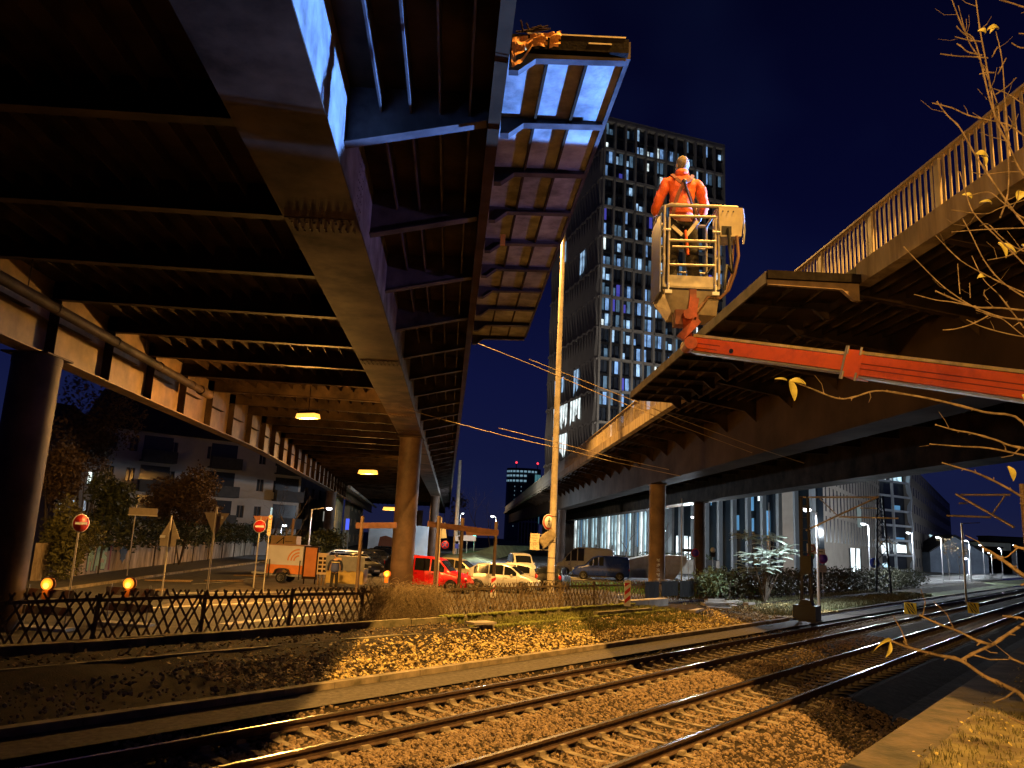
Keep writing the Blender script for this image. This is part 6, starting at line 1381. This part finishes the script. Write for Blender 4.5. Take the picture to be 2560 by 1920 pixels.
b = MB(); b.add([(xl-.09,yn+.05,zt-.1),(xl-.09,yf,zt-.1),(xl-.10,yf,zf-.1),(xl-.10,yn,zf-.1),(xl-.075,yn+.05,zt-.1),(xl-.075,yf,zt-.1),(xl-.085,yf,zf-.1),(xl-.085,yn,zf-.1)],[(0,1,2,3),(7,6,5,4),(0,4,5,1),(1,5,6,2),(2,6,7,3),(3,7,4,0)]); b.obj('side_panel', mat('blue grey side panel',(.30,.33,.40),.4,.3,.15,6), lift, True)
b = MB(); b.add([(xl-.06,yn,zf-.06),(xr+.06,yn,zf-.06),(xr+.06,yf,zf-.06),(xl-.06,yf,zf-.06),(xl+.08,yn+.1,zf-.34),(xr+.04,yn+.1,zf-.36),(xr,yf-.1,zf-.36),(xl+.1,yf-.1,zf-.34)],[(0,1,5,4),(1,2,6,5),(2,3,7,6),(3,0,4,7),(4,5,6,7)]); b.obj('underbody', mat('dirty aluminium underbody',(.34,.28,.2),.5,.3,.35,6), lift, True)
b = MB(); b.box(((xl+xr)/2-.05,yn+.12,zf-.42),(.3,.2,.2)); b.box(((xl+xr)/2+.02,yn-.0,zf-.26),(.09,.05,.42)); b.obj('mounting_bracket', mat('dark red bracket',(.22,.04,.015),.5,0,.3,6), lift, True)
b = MB()
for x in (gx0,gx1): b.box((x-.01,yn-.09,zf-.12),(.09,.03,.045)); b.tube([(x-.01,yn-.09,zf-.12),(x-.01,yn-.09,zf+.0)],.012,6); b.tube([(x+(.06 if x > gx0 else -.05),yn-.07,zf+.74),(x-(.04 if x > gx0 else -.02),yn-.07,zf+.74)],.014,6)
b.obj('latch', M['signW'], lift, True)
# control box
cA, cB = BP(1800,516), BP(1854,594)
b = MB(); x0, x1 = cA.x-.03, cB.x+.0; z1, z0 = zt-.02, BP(1850,565).z; z2 = BP(1800,602).z
b.prism([(x0,z0+.0),(x0,z1),(x1,z1),(x1,z0-.0),(x1-.02,z0-.17),(x0+.02,z0-.19)], yn-.06, yn+.26, 'XZ'); b.obj('control_box', mat('cream control box',(.42,.35,.23),.45,.1,.2,6), lift, True)
b = MB(); b.box(((x0+x1)/2-.06,yn-.065,z0-.10),(.13,.01,.12)); b.tube([((x0+x1)/2-.04,yn-.09,z0-.08),((x0+x1)/2-.03,yn-.1,z0-.35),((x0+x1)/2+.0,yn-.1,z0-.7),((x0+x1)/2-.06,yn-.1,zf+.28),((x0+x1)/2-.1,yn-.08,zf-.05)],.024,8); b.obj('cable', M['rubber'], lift, True)
for k in range(3): b = MB(); b.tube([(x0+.05+k*.07,yn-.062,z1-.06),(x0+.05+k*.07,yn-.07,z1-.06)],.01,8); b.obj('screw', M['black'], lift, True)
b = MB(); b.tube([(x1+.01,yn-.03,z1),(x1+.03,yn-.04,z1-.3),(x1+.01,yn-.04,z1-.5)],.014,5); b.obj('strap', M['galv'], lift, True)
# ================================================================== PEOPLE
def skin(name, nodes, edges, m, parent=None, sub=2, root=0, world_loc=None):
    me = bpy.data.meshes.new(name); me.from_pydata([n[0] for n in nodes], edges, []); me.materials.append(m)
    o = bpy.data.objects.new(name, me); COL.objects.link(o)
    md = o.modifiers.new('skin','SKIN'); md.use_smooth_shade = True; md.branch_smoothing = .6
    for i, n in enumerate(nodes): sv = me.skin_vertices[0].data[i]; r = n[1]; sv.radius = r if isinstance(r, tuple) else (r, r); sv.use_root = (i == root)
    s_ = o.modifiers.new('sub','SUBSURF'); s_.levels = sub; s_.render_levels = sub
    if parent: o.parent = parent
    if world_loc is not None: o.location = world_loc
    return o
skinm = mat('skin', (.52,.30,.20), .55, 0, .1, 20); hairm = mat('grey blond short hair', (.34,.27,.15), .85, 0, .5, 60, .8, c2=(.08,.055,.03))
jack = mat('orange work jacket', (.80,.13,.015), .75, 0, .3, 9, .5, c2=(.55,.07,.008)); trou = mat('dark work trousers', (.022,.017,.012), .85, 0, .5, 8, .5); strapm = mat('brown harness strap', (.16,.04,.02), .7, 0, .2, 20); bootm = mat('work boots', (.03,.022,.015), .7, 0, .3, 12)
fx = BP(1716,700).x; fz = zf+.0; FYY = yn+.32
man = skin('person', [((0,0,.93),.11),((0,0,1.10),.125),((0,.01,1.32),.14),((0,0,1.47),.075),((0,.01,1.55),.055),((0,.02,1.60),.058),
   ((-.17,0,1.44),.06),((-.26,.04,1.20),.045),((-.26,.22,1.08),.035),((.17,0,1.44),.06),((.27,.05,1.20),.045),((.27,.24,1.10),.035),
   ((-.10,0,.90),.09),((-.11,.03,.50),.06),((-.12,-.01,.10),.045),((.11,0,.90),.09),((.13,.03,.50),.06),((.15,-.01,.10),.045)],
   [(0,1),(1,2),(2,3),(3,4),(4,5),(3,6),(6,7),(7,8),(3,9),(9,10),(10,11),(0,12),(12,13),(13,14),(0,15),(15,16),(16,17)], skinm)
man.location = (fx, FYY, fz+.05); man.scale = (1.06,1.06,1.09)
tag(man, 'worker in an orange jacket and harness standing in the lift basket with his back turned', 'person')
def headmesh(par, c, r, m, hm, yaw=0, hairdown=.1):
    b = MB(); n_, k_ = 20, 14; vs = []
    for i in range(k_+1):
        th = pi*i/k_
        for j in range(n_):
            ph = 2*pi*j/n_; x = sin(th)*sin(ph); y = sin(th)*cos(ph); z = cos(th)
            X = x*.078; Y = y*.098; Z = z*.120
            if y > .3 and z < 0: X *= 1-.25*(-z); 
            if z < -.3: Y = Y*.9+.012
            if y > .85 and -.35 < z < .15: Y += .022*max(0,1-abs(x)*4)          # nose
            if y > .6 and .0 < z < .25 and .25 < abs(x) < .5: Y -= .008          # eye sockets
            if y > .6 and -.62 < z < -.45: Y += .005                              # mouth
            vs.append(Vector((X,Y,Z)))
    fs = [(i*n_+j,i*n_+(j+1)%n_,(i+1)*n_+(j+1)%n_,(i+1)*n_+j) for i in range(k_) for j in range(n_)]
    R_ = Matrix.Rotation(yaw,3,'Z'); b.add([R_@v+Vector(c) for v in vs], fs, 0, True)
    for sg in (-1,1): k = len(b.v); b.ball((0,0,0),.032,8,sq=(.35,.6,1)); b.xform(Matrix.Translation(c)@R_.to_4x4()@Matrix.Translation((sg*.082,-.005,-.008)),k)
    h = b.obj('head', m, par)
    b = MB(); vs2 = []; fs2 = []
    for i in range(k_+1):
        th = pi*i/k_
        for j in range(n_):
            ph = 2*pi*j/n_; x = sin(th)*sin(ph); y = sin(th)*cos(ph); z = cos(th)
            q = 1.10+.06*noise.noise(Vector((x*5,y*5,z*5)))
            if z < hairdown-.55*(y < .2): q = .9
            if y > .45 and z < .45: q = .9
            vs2.append(R_@Vector((x*.078*q,y*.098*q-.004,z*.120*q+.004))+Vector(c))
    b.add(vs2, fs, 0, True); b.obj('hair', hm, par)
headmesh(man, (0.01,.02,1.665), .1, skinm, hairm, radians(18), .1)
J = [((0,-.01,.92),(.17,.125)),((0,-.01,1.08),(.175,.13)),((0,-.01,1.28),(.205,.13)),((0,-.01,1.43),(.15,.10)),((0,0,1.53),(.072,.07)),
     ((-.20,-.01,1.42),.080),((-.27,-.02,1.26),.070),((-.325,.02,1.10),.062),((-.31,.17,1.04),.05),((.20,-.01,1.42),.080),((.275,-.02,1.27),.070),((.325,.02,1.12),.062),((.32,.18,1.07),.05),((0,-.01,.84),(.16,.12))]
jk = skin('jacket', J, [(0,1),(1,2),(2,3),(3,4),(3,5),(5,6),(6,7),(7,8),(3,9),(9,10),(10,11),(11,12),(0,13)], jack, man, 2, 1)
tx = bpy.data.textures.new('folds','CLOUDS'); tx.noise_scale = .11; dm = jk.modifiers.new('folds','DISPLACE'); dm.texture = tx; dm.strength = .06; dm.mid_level = .5
col_ = MB(); col_.lathe((0,.0,1.50),[(.085,0),(.095,.04),(.082,.085),(.07,.085),(.075,.02)],16); col_.obj('collar', jack, man)
tr = skin('trousers', [((0,0,.93),(.155,.115)),((-.10,0,.82),.115),((-.12,.02,.50),.092),((-.13,0,.16),.085),((.11,0,.82),.115),((.14,.02,.50),.092),((.16,0,.16),.085),((-.13,0,.09),.088),((.16,0,.09),.088)],[(0,1),(1,2),(2,3),(0,4),(4,5),(5,6),(3,7),(6,8)], trou, man, 2, 0)
tx2 = bpy.data.textures.new('creases','CLOUDS'); tx2.noise_scale = .07; dm = tr.modifiers.new('folds','DISPLACE'); dm.texture = tx2; dm.strength = .05; dm.mid_level = .5
for sg, x in ((-1,-.13),(1,.16)):
    b = MB(); k = 0; b.ball((x,.05,.03),.14,12,sq=(.42,1,.5)); b.ball((x,-.02,.08),.07,10,sq=(.9,1,1.2)); b.obj('boot', bootm, man)
def hand(par, c, m, sg):
    b = MB(); b.ball(c,.045,10,sq=(.5,1.1,1.0))
    for i in range(4): p = Vector(c)+Vector((0,.03,.028-.02*i)); b.tube([p,p+Vector((.0,.03,0)),p+Vector((-.012*sg,.045,-.015)),p+Vector((-.03*sg,.035,-.03))],[.0095,.009,.008,.007],6)
    p = Vector(c)+Vector((-.015*sg,.0,.03)); b.tube([p,p+Vector((-.025*sg,.02,.01)),p+Vector((-.03*sg,.04,-.005))],[.011,.01,.008],6); b.obj('hand', m, par)
glove = mat('grey work glove', (.20,.19,.17), .8, 0, .2, 20)
hand(man, (-.30,.27,1.02), glove, -1); hand(man, (.31,.28,1.07), glove, 1)
b = MB()
def strapline(pts_, w_=.045):
    for a, c in zip(pts_, pts_[1:]): b.bar(a, c, w_, .012, up=(0,-1,0)) if 0 else b.bar(a, c, w_, .014, up=(0,1,0))
strapline([(-.135,-.03,1.52),(-.10,-.135,1.42),(-.02,-.165,1.34),(.05,-.165,1.22),(.12,-.155,1.06),(.15,-.15,.93)])
strapline([(.14,-.03,1.52),(.09,-.135,1.42),(.0,-.17,1.35),(-.07,-.165,1.22),(-.12,-.155,1.06),(-.14,-.15,.93)])
strapline([(-.17,-.10,.90),(-.05,-.16,.86),(.07,-.16,.86),(.18,-.08,.90)],.05)
b.obj('harness', strapm, man)
b = MB(); b.ball((0,-.17,1.37),.035,10,sq=(1,.4,1)); b.tube([(.0,-.18,1.36),(.04,-.19,1.2),(.12,-.16,1.0),(.14,-.14,.86)],.014,6); b.obj('lanyard', M['black'], man)
b = MB()
b.bar((-.15,-.14,.78),(-.02,-.15,.66),.045,.012,up=(0,1,0)); b.bar((.18,-.13,.86),(.02,-.16,.64),.045,.012,up=(0,1,0)); b.obj('leg_strap', M['alu'], man)
b = MB(); b.tube([(.02,-.15,.72),(.03,-.17,.58),(.05,-.16,.40)],.018,6); b.obj('red_cord', M['orangep'], man)
b = MB(); b.bar((-.17,-.15,1.07),(.0,-.175,1.05),.03,.008,up=(0,1,0)); b.bar((.0,-.175,1.05),(.17,-.15,1.07),.03,.008,up=(0,1,0)); b.obj('reflective_band', mat('dull reflective band',(.55,.40,.22),.4,.2,.2,20), man)
# second worker, behind the fence
p = D(836,1440,41); nv = mat('navy jacket', (.02,.022,.04), .8, 0, .3, 8, .3)
w2_ = skin('person', [((0,0,.93),.11),((0,0,1.15),.125),((0,0,1.35),.14),((0,0,1.48),.07),((0,.01,1.58),.055),((-.18,0,1.43),.06),((-.27,.02,1.15),.05),((-.28,.12,.92),.04),((.18,0,1.43),.06),((.27,.03,1.17),.05),((.29,.14,.95),.04),((-.1,0,.88),.09),((-.11,.03,.5),.06),((-.12,0,.08),.05),((.1,0,.88),.09),((.11,.03,.5),.06),((.12,0,.08),.05)],
   [(0,1),(1,2),(2,3),(3,4),(3,5),(5,6),(6,7),(3,8),(8,9),(9,10),(0,11),(11,12),(12,13),(0,14),(14,15),(15,16)], skinm)
w2_.location = (p.x,41,.03); w2_.rotation_euler = (0,0,radians(12))
tag(w2_, 'worker in dark clothes, blue vest and cap standing behind the fence beside the grey tarpaulin', 'person')
headmesh(w2_, (0,.0,1.70), .1, skinm, mat('dark cap', (.05,.05,.07), .8, 0, .1, 5), radians(40), .2)
skin('jacket', [((0,0,.85),(.18,.14)),((0,0,1.1),(.2,.15)),((0,0,1.32),(.22,.15)),((0,0,1.46),(.12,.1)),((-.24,0,1.4),.09),((-.33,.02,1.15),.08),((-.33,.12,.93),.06),((.24,0,1.4),.09),((.33,.03,1.17),.08),((.33,.13,.95),.06)],[(0,1),(1,2),(2,3),(3,4),(4,5),(5,6),(3,7),(7,8),(8,9)], nv, w2_, 2, 1)
skin('trousers', [((0,0,.92),(.15,.12)),((-.1,0,.8),.11),((-.12,.02,.45),.085),((-.12,0,.1),.08),((.1,0,.8),.11),((.12,.02,.45),.085),((.12,0,.1),.08)],[(0,1),(1,2),(2,3),(0,4),(4,5),(5,6)], trou, w2_, 2, 0)
skin('vest', [((0,-.01,.86),(.20,.16)),((0,-.01,1.1),(.22,.17)),((0,-.01,1.30),(.235,.165))],[(0,1),(1,2)], mat('blue work vest',(.05,.07,.22),.75,0,.2,6), w2_, 2, 1)
b = MB()
for k in range(10): a0, a1 = pi+k*pi/10, pi+(k+1)*pi/10; b.bar((.225*cos(a0),.17*sin(a0),1.36),(.225*cos(a1),.17*sin(a1),1.36),.01,.045)
b.obj('reflective_band', mat('bright reflective band',(.75,.65,.35),.4,.1,.1,20), w2_)
for x in (-.12,.12): b = MB(); b.ball((x,.05,.03),.14,10,sq=(.42,1,.4)); b.obj('boot', bootm, w2_)
hand(w2_, (-.31,.2,.9), skinm, -1); hand(w2_, (.32,.21,.92), skinm, 1)
# ================================================================== FOREGROUND TREE BRANCHES
tr_ = thing('tree', 'leafless foreground tree with thin lit twigs and a few yellow leaves at the right edge', 'tree', (4.6,2.9,0.9))
def branch(d, pts_, r0=6, r1=2.2, forks=()):
    P_ = [D(x,y,d+(z if len(q) > 2 else 0)) for q in pts_ for x, y, z in [(q+(0,))[:3]]]
    # subdivide smoothly with slight knots
    Q = []; 
    for i in range(len(P_)-1):
        p0 = P_[max(0,i-1)]; p1 = P_[i]; p2 = P_[i+1]; p3 = P_[min(len(P_)-1,i+2)]
        for k in range(4):
            t = k/4; Q.append(.5*((2*p1)+(p2-p0)*t+(2*p0-5*p1+4*p2-p3)*t*t+(3*p1-p0-3*p2+p3)*t**3))
    Q.append(P_[-1]); n_ = len(Q); px = d/F
    rs = [(r0+(r1-r0)*i/(n_-1))*.39*px*(1.35 if i % 7 == 3 else 1) for i in range(n_)]
    b = MB(); b.tube(Q, rs, 7); b.ball(Q[-1], rs[-1]*1.4, 8)
    for i in range(3, n_-1, 3):          # buds and short spur twigs at the nodes
        dv = (Q[min(i+1,n_-1)]-Q[i-1]).normalized(); sd_ = dv.orthogonal().normalized(); sd_ = Matrix.Rotation(random.uniform(0,6.28),3,dv)@sd_
        e = (dv*.7+sd_).normalized(); b.tube([Q[i], Q[i]+e*rs[i]*random.uniform(2.2,4)], [rs[i]*.8, rs[i]*.25], 5)
        if random.random() < .28:
            L_s = random.uniform(.03,.11); e2_ = (dv*.4+sd_+Vector((0,0,.3))).normalized(); q1 = Q[i]+e2_*L_s*.5; b.tube([Q[i], q1, q1+(e2_+dv*.5+Vector((0,0,random.uniform(-.3,.5)))).normalized()*L_s*.5], [rs[i]*.55, rs[i]*.4, rs[i]*.25], 4)
    b.obj('branch', M['twig'], tr_, True)
BR = [ # depth, points (picture sight lines root -> tip), root width px, tip width px
 (3.0,[(2620,1230),(2560,1058),(2460,1030),(2350,1002),(2260,985),(2190,977),(2130,994),(2090,995),(2030,972),(1985,955)],9,4),
 (2.9,[(2620,1130),(2530,1115),(2490,1100),(2430,1083),(2390,1076),(2360,1068),(2340,1062)],8,3.5),
 (2.9,[(2620,1150),(2560,1138),(2470,1120),(2400,1116),(2325,1110)],8,3.5),
 (2.8,[(2620,1280),(2560,1245),(2500,1210),(2440,1182),(2400,1170),(2356,1157)],9,4),
 (2.3,[(2650,1860),(2560,1745),(2520,1718),(2460,1690),(2400,1650),(2340,1637),(2270,1618),(2230,1603)],15,7),
 (2.3,[(2400,1652),(2440,1630),(2480,1612),(2520,1585),(2560,1560),(2640,1520)],9,11),
 (2.3,[(2480,1612),(2440,1600),(2400,1580),(2340,1557),(2300,1538)],9,6),
 (2.2,[(2640,1590),(2560,1548),(2535,1543),(2508,1540)],9,5),
 (2.2,[(2640,1700),(2560,1660),(2524,1645)],9,6),
 (2.2,[(2640,1850),(2560,1810),(2522,1793)],10,6),
 (2.0,[(2640,1500),(2560,1440),(2520,1410),(2480,1382),(2465,1375)],16,8),
 (2.0,[(2620,1385),(2560,1372),(2538,1366)],11,8),
 (2.6,[(2640,520),(2560,440),(2525,370),(2490,300),(2478,230),(2462,140),(2450,75),(2440,0),(2436,-40)],8,4),
 (2.6,[(2525,365),(2510,320),(2480,270),(2440,110),(2410,75),(2380,0),(2374,-20)],7,3),
 (2.7,[(2500,310),(2490,250),(2450,150),(2420,100),(2396,15)],5,3),
 (2.6,[(2620,620),(2560,560),(2500,480),(2440,390),(2400,320),(2370,290),(2343,255)],8,4),
 (2.6,[(2560,340),(2520,312),(2470,300),(2420,288),(2380,270),(2332,258)],6,4),
 (2.6,[(2470,145),(2430,142),(2390,140),(2352,135)],5,4),
 (2.6,[(2455,138),(2420,130),(2405,118),(2393,110)],5,4),
 (2.6,[(2455,104),(2420,100),(2388,92)],5,3.5),
 (2.6,[(2430,98),(2405,80),(2392,66)],5,3.5),
 (2.6,[(2485,182),(2465,181),(2450,185)],6,4),
 (2.6,[(2495,185),(2505,165),(2515,146)],5,3.5),
 (2.6,[(2480,142),(2487,130),(2493,118)],5,3),
 (2.6,[(2490,236),(2520,215),(2540,195)],4.5,3),
 (2.6,[(2560,262),(2520,235),(2485,222)],5,3),
 (2.6,[(2620,30),(2560,18),(2530,8),(2500,0)],7,5),
 (2.6,[(2620,100),(2560,120),(2530,108)],6,4),
 (2.6,[(2620,80),(2580,84),(2548,84)],5,4),
 (2.5,[(2640,740),(2560,660),(2500,600),(2440,540),(2420,500),(2400,430)],6,3),
 (2.5,[(2640,780),(2560,742),(2500,700),(2460,650),(2430,590),(2406,546)],6,3),
 (2.5,[(2640,760),(2580,740),(2520,715),(2470,690),(2400,650),(2340,590)],6,3),
 (2.5,[(2620,810),(2560,800),(2500,792),(2440,770),(2390,740),(2340,700),(2260,618)],7,3),
 (2.5,[(2620,780),(2560,776),(2500,770),(2440,768),(2390,750),(2340,728)],8,5),
 (2.5,[(2440,768),(2380,755),(2340,750),(2286,736)],5,3),
 (2.5,[(2620,870),(2560,840),(2510,800),(2480,790),(2440,775)],4,2.5),
 (2.5,[(2640,850),(2560,842),(2500,830),(2450,815),(2418,800)],5,3),
 (2.5,[(2470,790),(2430,810),(2390,822),(2358,825)],5,3),
 (2.5,[(2560,500),(2500,520),(2460,535),(2380,525)],4,3),
 (2.5,[(2560,570),(2500,572),(2440,575),(2380,580)],5,3),
 (2.5,[(2560,620),(2520,640),(2470,650)],5,3),
 (2.5,[(2600,560),(2550,540),(2500,500),(2470,480),(2420,490)],5,3),
 (2.6,[(2600,640),(2540,620),(2500,590),(2470,560),(2450,565)],5,3),
 (2.5,[(2400,735),(2397,700),(2394,660)],3.5,2.5),
 (2.5,[(2426,745),(2425,730),(2424,708)],3.5,2.5),
 (2.5,[(2470,750),(2460,735),(2462,725)],3.5,2.5),
 (2.6,[(2560,430),(2515,430),(2460,436),(2430,430)],4,2.5),
 (2.6,[(2500,545),(2520,480),(2520,380),(2512,250),(2505,150),(2490,80)],6,3),
 (2.6,[(2560,820),(2500,740),(2460,700),(2430,640)],5,2.5),
]
for d_, pt_, r0_, r1_ in BR: branch(d_, pt_, r0_, r1_)
def leaf(px, py, d, L, w_, ang, curl=.3, m='leafY'):
    p = D(px,py,d); s_ = d/F; b = MB(); n_ = 7; vs = []; a = radians(ang); dr = Vector((cos(a),0,sin(a))); sd_ = Vector((-sin(a),.35,cos(a)))
    for i in range(n_+1):
        t = i/n_; q = p+dr*(L*s_*t)+Vector((0,-.012*sin(pi*t),-curl*L*s_*t*t)); ww_ = w_*s_*.5*sin(pi*(t*.92+.04))**.8
        vs += [q-sd_*ww_, q+Vector((0,.006,-.004)), q+sd_*ww_]
    b.add(vs,[(i*3+j,i*3+j+1,(i+1)*3+j+1,(i+1)*3+j) for i in range(n_) for j in range(2)],0,True); b.obj('leaf', M[m], tr_, True)
for a in ((1975,948,3.0,52,22,-78,.05),(1975,952,3.0,42,16,12,.35),(1968,950,3.0,32,5,170,.1),(2228,1602,2.3,52,16,155,1.0),(2226,1604,2.3,34,12,-110,.1),(2470,72,2.6,34,16,20,.2),(2476,80,2.6,26,12,70,.1),(2465,82,2.6,24,10,160,.1),(2440,385,2.6,34,20,10,.3),(2455,388,2.6,26,14,-70,.2),(2545,500,2.6,32,22,80,.1),(2496,605,2.6,38,20,-60,.2),(2500,610,2.6,44,14,-15,.3),(2445,693,2.6,22,14,30,.2),(2520,1165,2.8,34,22,-70,.1),(2430,495,2.6,30,10,150,.2),(2450,505,2.6,34,9,10,.2),(2555,610,2.6,26,14,-60,.2),(2556,985,2.9,26,16,-80,.1)): leaf(*a)
# main limb out of the frame, so the twigs have a tree to grow on
b = MB(); b.tube([(4.3,2.9,.9),(4.5,2.9,2.5),(4.6,2.9,4.5),(4.75,2.9,6.8)],[.12,.1,.07,.03],12); b.obj('trunk', M['bark'], tr_, True)
# ================================================================== LIGHTS (main ones)
ORG2 = (1, .50, .11)
lamp('high_mast_lamp', 'SPOT', (11.3,6,30), 115000, ORG2, .22, aim=(.5,22,0), angle=64, blend=.3)
lamp('high_mast_lamp', 'SPOT', (11.3,1,30), 120000, ORG2, .22, aim=(2.7,47,12), angle=24, blend=.5)  # extra narrow spot added to brighten the concrete mast
lamp('high_mast_lamp', 'SPOT', (1.6,47.2,23.9), 60000, ORG2, .25, aim=(1,42,0), angle=120, blend=.4)
lamp('unseen_floodlight', 'SPOT', (3.0,-6,9.8), 7500, ORG2, .1, aim=(7,16,10.5), angle=46, blend=.4)  # added spot behind the camera to brighten fascia, worker and boom
lamp('unseen_floodlight', 'SPOT', (8.6,11.2,7.0), 44000, (.12,.32,1), .06, aim=(-.6,8.7,10.2), angle=33, blend=.1)
lamp('unseen_floodlight', 'SPOT', (8.6,11.2,6.9), 1500, (.40,.30,.85), .2, aim=(-.6,15,10.2), angle=60, blend=1)  # added weak violet fill standing in for spill of the blue flood
lamp('branch_fill_light', 'SPOT', (-1.2,-3,4.2), 2600, (1,.56,.16), .1, aim=(4.2,3,5.2), angle=72, blend=.6)  # added unseen spot to front-light the foreground branches
lamp('street_lamp_light', 'SPOT', (-24,20,8.5), 5500, ORG2, .2, aim=(-17,38,1), angle=95, blend=.6)
lamp('tower_fill_light', 'SPOT', (-30,196,14), 22000, (1,.85,.68), 1, aim=(14,190,50), angle=120, blend=.6)  # added fill in place of city glow on the tower's left face
lamp('tower_fill_light', 'SPOT', (30,138,19), 42000, (1,.92,.8), 1, aim=(34,177,55), angle=120, blend=.6)  # added fill so the tower's right face shows
